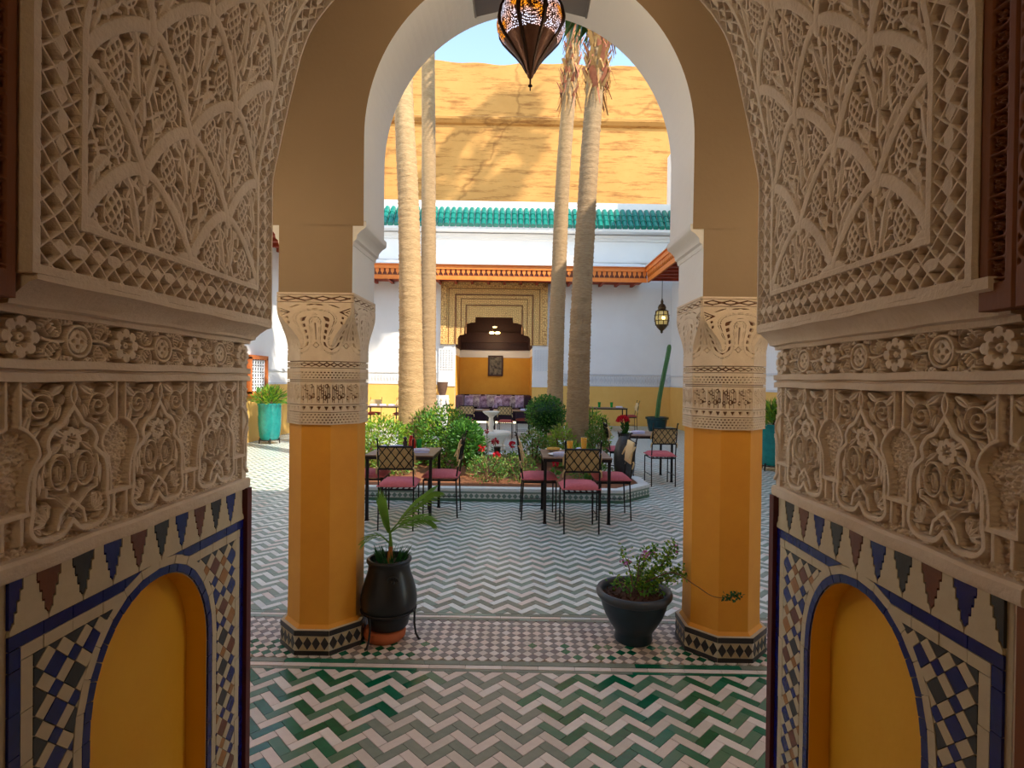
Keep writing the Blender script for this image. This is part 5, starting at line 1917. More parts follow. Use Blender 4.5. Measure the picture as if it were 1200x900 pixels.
pp = thing('potted_palm', 'young fan palm with reddish stem growing in the black urn', 'plant', (ux, uy, 0.075 + 0.378))
MB().lathe([(0.112, 0.0), (0.11, 0.006), (0.05, 0.014), (0.0, 0.016)], 20).build('soil', ['soil'], pp)
MB().tube([(0.0, 0, 0.0), (0.004, 0, 0.06), (0.012, -0.01, 0.12)], [0.02, 0.017, 0.012], 8).build('stem', ['palm_stem_red'], pp, smooth=True)
MB().tube([(0.012, -0.01, 0.12), (0.005, -0.01, 0.20), (-0.004, -0.01, 0.26)], [0.012, 0.008, 0.004], 7).build('stem', ['leaf_pot'], pp, smooth=True)


def spline3(pts, k=5):
    out = []
    P = [pts[0]] + list(pts) + [pts[-1]]
    for i in range(1, len(P) - 2):
        p0, p1, p2, p3 = P[i - 1], P[i], P[i + 1], P[i + 2]
        for j in range(k):
            t = j / k
            out.append(tuple(0.5 * ((2 * p1[c]) + (-p0[c] + p2[c]) * t + (2 * p0[c] - 5 * p1[c] + 4 * p2[c] - p3[c]) * t * t + (-p0[c] + 3 * p1[c] - 3 * p2[c] + p3[c]) * t ** 3) for c in range(3)))
    out.append(tuple(pts[-1]))
    return out


def frond(name, org, d, L, n, spread, W, m, droop=0.25):
    """pleated palm leaf: blades fanning from the petiole end"""
    mb = MB()
    o = Vector(org); d = Vector(d).normalized()
    sidev = d.cross(Vector((0, 1, 0.2))).normalized()
    for k in range(n):
        f = (k / (n - 1) - 0.5) * 2
        dd = (d * math.cos(f * spread) + sidev * math.sin(f * spread)).normalized()
        pts = []
        for j in range(5):
            s_ = j / 4
            pts.append(o + dd * L * (1 - 0.18 * abs(f)) * s_ + Vector((0, 0, -droop * L * s_ * s_ * (0.3 + abs(f)))))
        ws = [0.3, 1.0, 0.85, 0.5, 0.03]
        px = dd.cross(Vector((0, -0.5, 1))).normalized()
        vs = []
        for j, p in enumerate(pts):
            vs += [p - px * W * ws[j] / 2, p + px * W * ws[j] / 2]
        mb.add(vs, [(2 * j, 2 * j + 1, 2 * j + 3, 2 * j + 2) for j in range(4)])
    return mb.build(name, [m], pp)


def pinnate(org, ctrl, n, L, W, m='leaf_pot'):
    """feather leaf: rib along ctrl with drooping leaflets both sides"""
    rib = spline3([org] + ctrl, 8)
    MB().tube(rib, [0.006 * (1 - 0.8 * k / (len(rib) - 1)) for k in range(len(rib))], 5).build('leaf_rib', [m], pp)
    mb = MB()
    N_ = len(rib)
    for k in range(n):
        f = 0.22 + 0.78 * k / (n - 1)
        q = f * (N_ - 1); i0 = min(int(q), N_ - 2)
        p = Vector(rib[i0]).lerp(Vector(rib[i0 + 1]), q - i0)
        d = (Vector(rib[i0 + 1]) - Vector(rib[i0])).normalized()
        for sg in (-1, 1):
            sd_ = d.cross(Vector((0.1, -0.35, 1))).normalized() * sg
            LL = L * (0.6 + 0.6 * math.sin(PI * min(1, f * 0.95)))
            dir_ = (d * 1.0 + sd_ * 0.62).normalized()
            e1 = p + dir_ * LL * 0.55 + Vector((0, 0, -0.01)); e2 = p + dir_ * LL + Vector((0, 0, -0.28 * LL))
            px = dir_.cross(Vector((0, -1, 0.3))).normalized() * W / 2
            mb.add([p - px * 0.4, p + px * 0.4, e1 + px, e1 - px, e2], [(0, 1, 2, 3), (3, 2, 4)])
    mb.build('leaflets', [m], pp)


frond('fan_leaf', (-0.005, -0.01, 0.20), (-0.22, 0, 1), 0.31, 6, 0.13, 0.026, 'leaf_pot', 0.02)
pinnate((0.0, -0.01, 0.20), [(0.06, -0.02, 0.27), (0.14, -0.03, 0.36), (0.22, -0.03, 0.43), (0.26, -0.02, 0.46)], 17, 0.13, 0.013)
pinnate((0.0, -0.01, 0.20), [(0.08, 0.02, 0.25), (0.17, 0.03, 0.285), (0.25, 0.03, 0.275)], 13, 0.11, 0.011)
pinnate((0.0, -0.01, 0.14), [(-0.05, -0.03, 0.19), (-0.11, -0.05, 0.19), (-0.15, -0.06, 0.16)], 8, 0.06, 0.006)
sp_ = MB()
for k in range(80):
    a = rng.uniform(0, 2 * PI); rr = rng.uniform(0.03, 0.09)
    sp_.leaf((rr * math.cos(a), rr * math.sin(a), 0.01), (math.cos(a) * 0.6 + rng.uniform(-.3, .3), math.sin(a) * 0.6, rng.uniform(0.6, 1.4)), rng.uniform(0.06, 0.13), 0.012)
sp_.build('spiky_undergrowth', ['leaf_deep'], pp)

# ------------------------------------------------------------ wide blue pot with bougainvillea
py_ = 3.43
pxx = fx(746, py_)
bp_ = thing('flower_pot', 'wide dark blue flower pot with rolled rim beside the yellow column', 'pot', (pxx, py_, 0))
MB().lathe([(0.02, 0.0), (0.112, 0.0), (0.118, 0.012), (0.114, 0.05), (0.122, 0.07), (0.150, 0.11), (0.178, 0.16), (0.200, 0.22), (0.213, 0.275), (0.02, 0.27)], 44).build('body', ['pot_blue'], bp_, smooth=True, angle=50)
MB().lathe([(0.205, 0.262), (0.222, 0.268), (0.234, 0.285), (0.236, 0.30), (0.228, 0.317), (0.212, 0.320), (0.200, 0.310), (0.192, 0.28), (0.19, 0.26)], 44).build('rim', ['pot_rim'], bp_, smooth=True, angle=60)
MB().lathe([(0.2005, 0.308), (0.193, 0.27), (0.19, 0.262)], 40, cap=False).build('inner_lip', ['terracotta'], bp_, smooth=True)
pb = thing('flowering_shrub', 'straggly pink-flowering shrub with one long bare branch in the wide blue pot', 'plant', (pxx, py_, 0.272))
so = MB()
so.lathe([(0.19, 0.0), (0.17, 0.008), (0.08, 0.016), (0.0, 0.02)], 26)
for k in range(160):
    a = rng.uniform(0, 2 * PI); rr = 0.18 * math.sqrt(rng.random())
    so.leaf((rr * math.cos(a), rr * math.sin(a), 0.012), (rng.uniform(-1, 1), rng.uniform(-1, 1), rng.uniform(0, .5)), 0.028, 0.016)
so.build('soil', ['soil'], pb)
tips = []


def branch(pts, r0, m='twig_mauve'):
    n = len(pts)
    MB().tube(spline3(pts), None or [r0 * (1 - 0.7 * k / (len(spline3(pts)) - 1)) for k in range(len(spline3(pts)))], 5).build('branch', [m], pb, smooth=True)
    return spline3(pts)


brs = []
for pts in ([(0.01, 0, 0), (0.02, -0.01, 0.13), (0.035, -0.02, 0.27)], [(0.02, 0, 0), (0.035, 0.01, 0.12), (0.07, 0.02, 0.24)], [(0.0, 0, 0), (-0.02, 0.0, 0.12), (-0.05, -0.02, 0.22), (-0.09, -0.02, 0.30)],
            [(0.02, 0, 0), (0.08, 0.0, 0.10), (0.17, -0.01, 0.20), (0.24, 0.0, 0.31)], [(0.02, 0, 0), (0.10, -0.03, 0.07), (0.20, -0.05, 0.13), (0.29, -0.03, 0.17)],
            [(0.02, 0, 0), (0.12, 0.02, 0.12), (0.22, 0.03, 0.24)], [(-0.01, 0, 0), (-0.07, -0.02, 0.08), (-0.14, -0.04, 0.11)], [(0.01, 0, 0), (0.05, 0.04, 0.16), (0.13, 0.05, 0.28)]):
    brs.append(branch(pts, 0.006))
lv = MB(); lw = MB()
for bi, b in enumerate(brs):
    for p in b[3:]:
        nn = 22 if bi in (3, 4, 5, 7) else 4
        for k in range(nn):
            q = Vector(p) + Vector((rng.gauss(0, 0.022), rng.gauss(0, 0.022), rng.gauss(0, 0.02)))
            (lv if rng.random() < 0.55 else lw).leaf(q, (rng.uniform(-1, 1), rng.uniform(-1, 1), rng.uniform(-.4, 1)), rng.uniform(0.018, 0.032), 0.018)
for k in range(90):
    a = rng.uniform(0, 2 * PI); rr = rng.uniform(0.05, 0.17)
    lv.leaf((rr * math.cos(a) + 0.03, rr * math.sin(a), 0.03 + rng.uniform(0, 0.05)), (rng.uniform(-1, 1), rng.uniform(-1, 1), 1), 0.03, 0.016)
lv.build('leaves', ['leaf_mid'], pb); lw.build('pale_leaves', ['leaf_light'], pb)
for (c, n, sprd) in (((-0.055, -0.03, 0.215), 18, 0.013), ((0.05, -0.02, 0.27), 14, 0.011), ((0.245, 0.0, 0.315), 10, 0.014), ((0.12, 0.04, 0.26), 8, 0.02)):
    fl = MB()
    for k in range(n):
        q = Vector(c) + Vector((rng.gauss(0, sprd), rng.gauss(0, sprd), rng.gauss(0, sprd * .8)))
        fl.leaf(q, (rng.uniform(-1, 1), rng.uniform(-1, 1), rng.uniform(-.5, 1)), 0.020, 0.016)
    fl.build('flower_cluster', ['petal_pink'], pb)
lb = branch([(0.06, -0.04, 0.10), (0.18, -0.20, 0.22), (0.28, -0.32, 0.19), (0.36, -0.35, 0.145), (0.44, -0.35, 0.135), (0.52, -0.35, 0.15)], 0.004, 'twig')
ll = MB()
for k in range(60):
    t = rng.random()
    q = Vector((0.42, -0.35, 0.135)).lerp(Vector((0.525, -0.35, 0.152)), t) + Vector((rng.gauss(0, .006), rng.gauss(0, .012), rng.gauss(0, .010)))
    ll.leaf(q, (rng.uniform(-1, 1), rng.uniform(-1, 1), rng.uniform(-1, 1)), 0.026, 0.015)
ll.build('end_leaves', ['leaf_deep'], pb)

# ------------------------------------------------------------ chairs
def make_chair(cush='pink_fabric', beige='beige_fabric'):
    t = thing('dining_chair', '', 'chair')
    hw, hd = 0.185, 0.19
    for sx in (-1, 1):
        MB().tube([(sx * hw, hd, 0.0), (sx * hw, hd, 0.44)], 0.009, 6).build('leg', ['iron'], t)
        # rear leg runs on as the back post and curls at the top
        MB().tube([(sx * hw, -hd - 0.02, 0.0), (sx * hw, -hd, 0.44), (sx * hw, -hd - 0.045, 0.74), (sx * hw, -hd - 0.070, 0.93), (sx * hw * 1.02, -hd - 0.085, 0.985), (sx * hw * 1.04, -hd - 0.105, 0.975)], 0.009, 6).build('leg', ['iron'], t)
    sf = MB()
    c4 = [(-hw, -hd, 0.435), (hw, -hd, 0.435), (hw, hd, 0.435), (-hw, hd, 0.435)]
    for i in range(4): sf.tube([c4[i], c4[(i + 1) % 4]], 0.010, 6)
    for k in range(5): sf.bar((-hw + 0.06 + k * 0.063, -hd, 0.435), (-hw + 0.06 + k * 0.063, hd, 0.435), 0.02, 0.006)
    sf.build('seat_frame', ['iron'], t)

    def bk(x, z):
        return (x, -hd - 0.045 * (z - 0.44) / 0.30, z)
    for z in (0.66, 0.90): MB().tube([bk(-hw, z), bk(hw, z)], 0.010, 6).build('back_rail', ['iron'], t)
    lt = MB()
    n = 4
    for k in range(-2, n + 1):
        w2 = 2 * hw / n
        for sg in (1, -1):
            # diagonal bars clipped to the panel
            x0 = -hw + k * w2; x1 = x0 + 2 * w2
            za, zb = 0.66, 0.90
            pa, pb2 = (x0, za), (x1, zb)
            if sg < 0: pa, pb2 = (x0, zb), (x1, za)
            seg = [pa, pb2]
            t0, t1 = 0.0, 1.0
            if x0 < -hw: t0 = (-hw - x0) / (x1 - x0)
            if x1 > hw: t1 = (hw - x0) / (x1 - x0)
            if t1 - t0 < 0.05: continue
            A = (pa[0] + (pb2[0] - pa[0]) * t0, pa[1] + (pb2[1] - pa[1]) * t0); B = (pa[0] + (pb2[0] - pa[0]) * t1, pa[1] + (pb2[1] - pa[1]) * t1)
            lt.bar(bk(*A), bk(*B), 0.006, 0.009)
    lt.build('back_lattice', ['iron'], t)
    bc = MB()
    g = 6
    for y0, y1 in ((0, 1),):
        vs = []
        for side in (0, 1):
            for jz in range(g + 1):
                for jx in range(g + 1):
                    x = -hw + 0.012 + (2 * hw - 0.024) * jx / g; z = 0.655 + 0.25 * jz / g
                    puff = 0.022 * (1 - (2 * jx / g - 1) ** 4) * (1 - (2 * jz / g - 1) ** 4)
                    b_ = bk(x, z)
                    vs.append((b_[0], b_[1] + 0.016 + (0.014 + puff if side else 0.0), b_[2]))
        n1 = (g + 1) ** 2
        fs = []
        for jz in range(g):
            for jx in range(g):
                a = jz * (g + 1) + jx
                fs.append((a, a + 1, a + g + 2, a + g + 1)); fs.append((n1 + a + g + 1, n1 + a + g + 2, n1 + a + 1, n1 + a))
        for k in range(g):
            fs.append((k, n1 + k, n1 + k + 1, k + 1)); a = g * (g + 1) + k; fs.append((a + 1, n1 + a + 1, n1 + a, a))
            a = k * (g + 1); b2 = a + g + 1; fs.append((b2, n1 + b2, n1 + a, a)); a += g; b2 = a + g + 1; fs.append((a, n1 + a, n1 + b2, b2))
        bc.add(vs, fs)
    bco = bc.build('back_cushion', [beige], t, smooth=True, angle=70)
    for sx in (-1, 1):
        MB().tube([bk(sx * hw, 0.68), (sx * (hw + 0.015), -hd - 0.04, 0.66), (sx * (hw + 0.02), -hd - 0.02, 0.60)], [0.012, 0.010, 0.006], 5).build('cushion_tie', [beige], bco)
        MB().tube([bk(sx * hw, 0.86), (sx * (hw + 0.012), -hd - 0.02, 0.80), (sx * (hw + 0.012), -hd + 0.02, 0.72)], [0.010, 0.012, 0.008], 5).build('cushion_tie', [beige], bco)
    sc_ = MB()
    vs, fs = [], []
    g = 8
    for side in (0, 1):
        for jy in range(g + 1):
            for jx in range(g + 1):
                u, v = 2 * jx / g - 1, 2 * jy / g - 1
                k = (1 - abs(u) ** 5) * (1 - abs(v) ** 5)
                vs.append((u * (hw + 0.022), v * (hd + 0.02), 0.447 + (0.03 + 0.045 * k ** 0.6 if side else 0.02 * (1 - k))))
    n1 = (g + 1) ** 2
    for jy in range(g):
        for jx in range(g):
            a = jy * (g + 1) + jx
            fs.append((a + g + 1, a + g + 2, a + 1, a)); fs.append((n1 + a, n1 + a + 1, n1 + a + g + 2, n1 + a + g + 1))
    for k in range(g):
        fs.append((k, k + 1, n1 + k + 1, n1 + k)); a = g * (g + 1) + k; fs.append((a, n1 + a, n1 + a + 1, a + 1))
        a = k * (g + 1); b2 = a + g + 1; fs.append((a, n1 + a, n1 + b2, b2)); a += g; b2 = a + g + 1; fs.append((b2, n1 + b2, n1 + a, a))
    sc_.add(vs, fs)
    sc_.build('seat_cushion', [cush], t, smooth=True, angle=60)
    for sx in (-1, 1): MB().tube([(sx * hw, -hd - 0.012, 0.17), (sx * hw, hd, 0.17)], 0.006, 5).build('stretcher', ['iron'], t)
    return t


chair_a = make_chair('pink_fabric')
chair_b = make_chair('rose_fabric')
used = {}


def chair(x, y, rz, label, group, proto):
    c = proto if id(proto) not in used else copy_tree(proto)
    used[id(proto)] = 1
    c.location = (x, y, 0); c.rotation_euler = (0, 0, R(rz))
    c['label'] = label; c['group'] = group
    return c


def make_table(w, d, h=0.75):
    t = thing('dining_table', '', 'table')
    tp = MB().box(-w / 2, w / 2, -d / 2, d / 2, h - 0.014, h)
    tp.build('tabletop', ['table_top'], t)
    MB().box(-w / 2 + 0.004, w / 2 - 0.004, -d / 2 + 0.004, d / 2 - 0.004, h - 0.05, h - 0.0142).build('apron', ['iron'], t)
    for sx in (-1, 1):
        for sy in (-1, 1):
            cx, cy = sx * (w / 2 - 0.03), sy * (d / 2 - 0.03)
            m = MB().box(cx - 0.016, cx + 0.016, cy - 0.016, cy + 0.016, 0.012, h - 0.05); m.box(cx - 0.021, cx + 0.021, cy - 0.021, cy + 0.021, 0, 0.014)
            m.build('leg', ['iron'], t)
    return t


def table(x, y, w, d, label, group=None, h=0.75, rz=0):
    t = make_table(w, d, h)
    t.location = (x, y, 0); t.rotation_euler = (0, 0, R(rz)); t['label'] = label
    t['group'] = group or 'courtyard dining tables'
    return t


G1 = 'iron chairs round the courtyard tables'
T1 = (-1.34, 6.52); T2 = (0.68, 6.50)
table(*T1, 0.78, 0.74, 'dark iron dining table laid with a dark pepper mill and red bottle')
table(*T2, 0.78, 0.74, 'dark iron dining table laid with orange juice, bread and plates')
for (tx, ty), nm in ((T1, 'table with the red bottle'), (T2, 'table with the orange juice')):
    ox = 0.05 if tx < 0 else 0.0
    chair(tx + ox, ty - 0.54, 2, 'lattice-back chair with pink cushion on the gallery side of the ' + nm, G1, chair_a)
    chair(tx - 0.42, ty + 0.0, -88, 'iron chair with pink cushion at the left of the ' + nm, G1, chair_a)
    chair(tx + 0.44, ty + 0.02, 90, 'iron chair with pink cushion at the right of the ' + nm, G1, chair_a)
T3 = (2.13, 9.15)
table(*T3, 0.78, 0.74, 'dark iron dining table between the black jar and the potted cactus')
chair(T3[0] + 0.12, T3[1] - 0.52, 2, 'lattice-back chair with its back to the gallery, between black jar and cactus', G1, chair_a)
chair(T3[0] - 0.40, T3[1] + 0.05, -90, 'iron chair with pink cushion beside the black jar', G1, chair_a)
T4 = (2.95, 17.9)
table(*T4, 1.15, 0.75, 'iron dining table with green glasses against the yellow wall near the cactus')
chair(T4[0] + 0.72, T4[1], 90, 'iron chair with rose cushion between the cactus and the table with green glasses', G1, chair_b)
chair(T4[0] - 0.60, T4[1], -90, 'iron chair with rose cushion on the palm side of the table with green glasses', G1, chair_b)
T5 = (fx(449, 17.3), 17.3)
table(*T5, 1.05, 0.75, 'iron dining table against the yellow wall left of the palms')
chair(T5[0] - 0.40, T5[1] + 0.42, 182, 'iron chair with rose cushion at wall side of the table left of the palms', G1, chair_b)
chair(T5[0] + 0.45, T5[1] + 0.42, 178, 'iron chair tucked at the palm end of the table left of the palms', G1, chair_b)
T6 = (fx(552, 15.6), 15.6); T7 = (fx(600, 15.6), 15.6)
table(T6[0], T6[1], 1.05, 0.80, 'iron dining table before the sofa alcove, on the carved pedestal side')
table(T7[0], T7[1], 1.05, 0.80, 'iron dining table before the sofa alcove, on the topiary side')
chair(fx(548, 15.0), 15.0, 1, 'iron lattice-back chair before the alcove, on the carved pedestal side of the fountain', G1, chair_b)
chair(fx(593, 15.0), 15.0, -4, 'iron lattice-back chair before the alcove, on the topiary side of the fountain', G1, chair_b)
chair(fx(533, 15.6), 15.75, -80, 'iron chair with rose cushion at the pedestal end of the alcove tables', G1, chair_b)
chair(fx(614, 15.4), 15.6, 95, 'iron chair with rose cushion at the topiary end of the alcove tables', G1, chair_b)


# ------------------------------------------------------------ things on the tables
def rolled_napkin(x, y, z, rz, label):
    t = MB()
    t.tube([(-0.11, 0, 0.024), (-0.09, 0, 0.026), (0.0, 0, 0.028), (0.09, 0, 0.026), (0.11, 0, 0.022)], [0.016, 0.022, 0.026, 0.022, 0.014], 10)
    t.box(-0.10, 0.10, -0.05, 0.02, 0.0, 0.006)
    o = t.build('napkin', ['napkin'], None, (x, y, z), smooth=True); o.rotation_euler = (0, 0, R(rz))
    return setp(o, label, 'napkin', 'napkins on the courtyard tables')


def glass(x, y, z, label, liquid=None, gm_='glass', h=0.13, r=0.035):
    t = thing('drinking_glass', label, 'glass', (x, y, z), 0, 'glasses on the courtyard tables')
    MB().lathe([(r * 0.7, 0), (r * 0.75, 0.004), (r, h), (r * 0.93, h), (r * 0.68, 0.012), (0.002, 0.010)], 16).build('bowl', [gm_], t, smooth=True)
    if liquid: MB().lathe([(r * 0.62, 0.014), (r * 0.9, h * 0.92), (0.001, h * 0.92)], 16).build('juice', [liquid], t, smooth=True)
    return t


def plate(x, y, z, label):
    o = MB().lathe([(0.01, 0), (0.07, 0), (0.12, 0.012), (0.122, 0.016), (0.07, 0.007), (0.001, 0.006)], 28).build('plate', ['white_china'], None, (x, y, z), smooth=True)
    return setp(o, label, 'plate', 'plates on the courtyard tables')


TZ = 0.751
rolled_napkin(T1[0] + 0.20, T1[1] - 0.12, TZ, 8, 'lilac rolled napkin beside the green glass')
rolled_napkin(T1[0] - 0.30, T1[1] + 0.10, TZ, 80, 'lilac rolled napkin at the column end of the table with the red bottle')
rolled_napkin(T1[0] - 0.12, T1[1] + 0.18, TZ, 5, 'lilac rolled napkin behind the dark pepper mill')
pm = thing('pepper_mill', 'dark turned pepper mill beside the red bottle', 'pepper mill', (T1[0] - 0.02, T1[1] + 0.08, TZ))
MB().lathe([(0.028, 0), (0.03, 0.02), (0.022, 0.05), (0.028, 0.09), (0.026, 0.11), (0.012, 0.118)], 14).build('body', ['dark_bottle'], pm, smooth=True)
MB().lathe([(0.012, 0.118), (0.024, 0.13), (0.024, 0.15), (0.008, 0.165)], 14).build('cap', ['dark_bottle'], pm, smooth=True)
rb = thing('sauce_bottle', 'red sauce bottle with narrow spout between pepper mill and green glass', 'bottle', (T1[0] + 0.075, T1[1] + 0.12, TZ))
MB().lathe([(0.028, 0), (0.03, 0.01), (0.03, 0.10), (0.014, 0.135), (0.012, 0.15)], 14).build('body', ['red_plastic'], rb, smooth=True)
MB().lathe([(0.013, 0.15), (0.012, 0.165), (0.004, 0.20)], 10).build('spout', ['dark_bottle'], rb, smooth=True)
rb2 = thing('sauce_bottle', 'shorter red sauce jar just behind the pepper mill', 'bottle', (T1[0] + 0.03, T1[1] + 0.20, TZ))
MB().lathe([(0.03, 0), (0.032, 0.01), (0.03, 0.12), (0.02, 0.14)], 14).build('body', ['red_plastic'], rb2, smooth=True)
MB().lathe([(0.02, 0.14), (0.022, 0.145), (0.022, 0.165), (0.004, 0.17)], 12).build('lid', ['red_plastic'], rb2, smooth=True)
glass(T1[0] + 0.15, T1[1] + 0.10, TZ, 'green drinking glass beside the red bottle', None, 'green_glass')
plate(T2[0] - 0.20, T2[1] - 0.16, TZ, 'white plate of food beside the lilac napkin nearest the juice')
bd = thing('bread_basket', 'shallow bowl of golden bread next to the orange juice', 'bowl', (T2[0] - 0.24, T2[1] + 0.14, TZ))
MB().lathe([(0.05, 0), (0.09, 0.03), (0.10, 0.035), (0.06, 0.012), (0.001, 0.01)], 20).build('bowl', ['white_china'], bd, smooth=True)
for k in range(6):
    MB().ball((0.05 * math.cos(k), 0.045 * math.sin(k), 0.035), (0.035, 0.024, 0.02), 8, 5).build('roll', ['bread'], bd, smooth=True)
glass(T2[0] - 0.05, T2[1] + 0.02, TZ, 'tall glass of orange juice next to the bread bowl', 'juice', 'glass', 0.16, 0.042)
glass(T2[0] + 0.14, T2[1] + 0.22, TZ, 'tall glass of orange juice beyond the folded napkin', 'juice', 'glass', 0.18, 0.044)
rolled_napkin(T2[0] + 0.20, T2[1] - 0.12, TZ, 6, 'lilac rolled napkin between the orange juice and the small clear glasses')
rolled_napkin(T2[0] - 0.16, T2[1] - 0.24, TZ, -4, 'lilac rolled napkin on the plate side of the table with orange juice')
rolled_napkin(T2[0] + 0.06, T2[1] + 0.16, TZ + 0.0, 70, 'lilac crumpled napkin standing between the two orange juices')
glass(T2[0] + 0.30, T2[1] - 0.02, TZ, 'small clear glass by the black jar side of the juice table', None, 'glass', 0.09)
glass(T2[0] + 0.31, T2[1] + 0.09, TZ, 'small clear glass behind its twin on the juice table', None, 'glass', 0.09)
sl = MB()
for k in range(5): sl.ball((0.04 * math.cos(k * 1.3), 0.04 * math.sin(k * 1.3), 0.022), (0.03, 0.02, 0.012), 7, 5)
setp(sl.build('food_portion', ['bread'], None, (T2[0] - 0.20, T2[1] - 0.15, TZ + 0.006), smooth=True), 'golden pastries heaped on the white plate', 'food')
rolled_napkin(T3[0] - 0.12, T3[1] - 0.05, TZ, 3, 'white rolled napkin on the table beyond the black jar')
plate(T3[0] - 0.26, T3[1] + 0.08, TZ, 'white plate on the table beyond the black jar')
for k, dx in enumerate((-0.28, 0.12)):
    glass(T4[0] + dx, T4[1], TZ, 'green glass at the %s end of the table by the yellow wall' % ('palm' if k == 0 else 'cactus'), None, 'green_glass', 0.17, 0.05)
rolled_napkin(T4[0] + 0.35, T4[1] - 0.1, TZ, 0, 'white napkin next to the green glasses by the yellow wall')
for k, dx in enumerate((-0.30, 0.0, 0.28)):
    rolled_napkin(T5[0] + dx, T5[1] - 0.05, TZ, 5 - 4 * k, ('white napkin at the outer end of the table left of the palms', 'white napkin in the middle of the table left of the palms', 'white napkin at the palm end of the table left of the palms')[k])
plate(T6[0] + 0.25, T6[1], TZ, 'white plate on the alcove table by the pedestal side')
plate(T7[0] - 0.1, T7[1], TZ, 'white plate on the alcove table by the topiary side')
rolled_napkin(T7[0] + 0.35, T7[1] - 0.1, TZ, 10, 'lilac napkin on the topiary side of the alcove tables')

# ------------------------------------------------------------ raised garden bed with tiled kerb
PY0 = 7.22
bedp = [(-2.75, PY0), (1.40, PY0), (1.86, 7.68), (1.86, 8.25), (1.50, 8.60), (1.50, 10.7), (-3.2, 10.7), (-3.2, 7.68)]
bed = thing('garden_bed', 'raised octagonal garden bed with a green lozenge-tiled kerb', 'garden bed', (0, 0, 0))
mb = MB()
n = len(bedp)
inn = [(-2.68, PY0 + 0.14), (1.34, PY0 + 0.14), (1.72, 7.74), (1.72, 8.19), (1.36, 8.54), (1.36, 10.56), (-3.06, 10.56), (-3.06, 7.74)]
KH = 0.175
vs = [(*p, 0) for p in bedp] + [(*p, KH) for p in bedp] + [(*p, KH) for p in inn] + [(*p, 0.10) for p in inn]
fs = []
for k in range(n):
    k2 = (k + 1) % n
    fs += [(k, k2, n + k2, n + k), (n + k, n + k2, 2 * n + k2, 2 * n + k), (2 * n + k, 2 * n + k2, 3 * n + k2, 3 * n + k)]
mb.add(vs, fs)
kerb = mb.build('kerb', [FL[8]], bed)
MB().prism(inn, lambda p, t: (p[0], p[1], t), 0.02, 0.165).build('soil', ['soil_bed'], bed)
kt = MB()
for k in (0, 1, 2, 3, 4, 7):
    a, b = Vector((*bedp[k], 0)), Vector((*bedp[(k + 1) % n], 0))
    d = (b - a).normalized(); L = (b - a).length
    out = Vector((d.y, -d.x, 0))

    def fn(p, t):
        q = a + d * p[0] + out * t
        return (q.x, q.y, p[1])
    m = int(L / 0.072)
    for i in range(m):
        cx = (i + 0.5) * L / m; hw_ = L / m * 0.46
        kt.prism([(cx - hw_, 0.075), (cx, 0.042), (cx + hw_, 0.075), (cx, 0.108)], fn, -0.002, 0.006, 0)
    for za, zb, mi in ((0.0, 0.034, 1), (0.036, 0.042, 2), (0.110, 0.116, 2), (0.118, 0.132, 0)):
        kt.prism([(0, za), (L, za), (L, zb), (0, zb)], fn, -0.002, 0.004, mi)
    m = int(L / 0.10)
    for i in range(m):
        kt.prism([((i + 0.06) * L / m, 0.140), ((i + 0.94) * L / m, 0.140), ((i + 0.94) * L / m, 0.172), ((i + 0.06) * L / m, 0.172)], fn, -0.002, 0.004, 3)
o = kt.build('kerb_tiles', [FL[12], FL[5], FL[10], FL[8]], bed); o['kind'] = 'stuff'
# small rear beds for the rear palms
for (cx, cy), lab in (((-2.55, 15.0), 'small raised square bed at the foot of the slim rear palm by the alcove'), ((fx(650, 13.6), 13.6), 'small raised square bed at the foot of the rear palm by the topiary')):
    b_ = thing('garden_bed', lab, 'garden bed', (cx, cy, 0))
    MB().box(-0.44, 0.44, -0.44, 0.44, 0, 0.17).build('kerb', [FL[8]], b_)
    MB().box(-0.37, 0.37, -0.37, 0.37, 0.165, 0.19).build('soil', ['soil_bed'], b_)


# ------------------------------------------------------------ palms
def crown_mesh(seed):
    r_ = random.Random(seed)
    mb = MB()
    for k in range(34):
        a = 2 * PI * k * 0.382 + r_.uniform(-.2, .2); el = r_.uniform(-0.6, 1.25)
        d = Vector((math.cos(a) * math.cos(el), math.sin(a) * math.cos(el), math.sin(el)))
        Lp = r_.uniform(0.8, 1.1)
        e = d * Lp + Vector((0, 0, -0.12))
        mb.tube([(0, 0, 0), d * Lp * 0.5 + Vector((0, 0, 0.03)), e], [0.03, 0.02, 0.012], 4)
        side = d.cross(Vector((0, 0, 1))).normalized()
        for j in range(15):
            f = (j / 14 - 0.5) * 2.5
            dd = (d * math.cos(f) + side * math.sin(f)).normalized()
            L = r_.uniform(0.75, 0.95)
            p1 = e + dd * L * 0.55; p2 = e + dd * L + Vector((0, 0, -0.28 - 0.1 * r_.random()))
            px = dd.cross(Vector((0.1, 0.05, 1))).normalized() * 0.03
            mb.add([e, p1 - px, p2, p1 + px], [(0, 1, 2), (0, 2, 3)])
    return mb.mesh('palm_crown', ['palm_leaf'])


crown_me = crown_mesh(5)


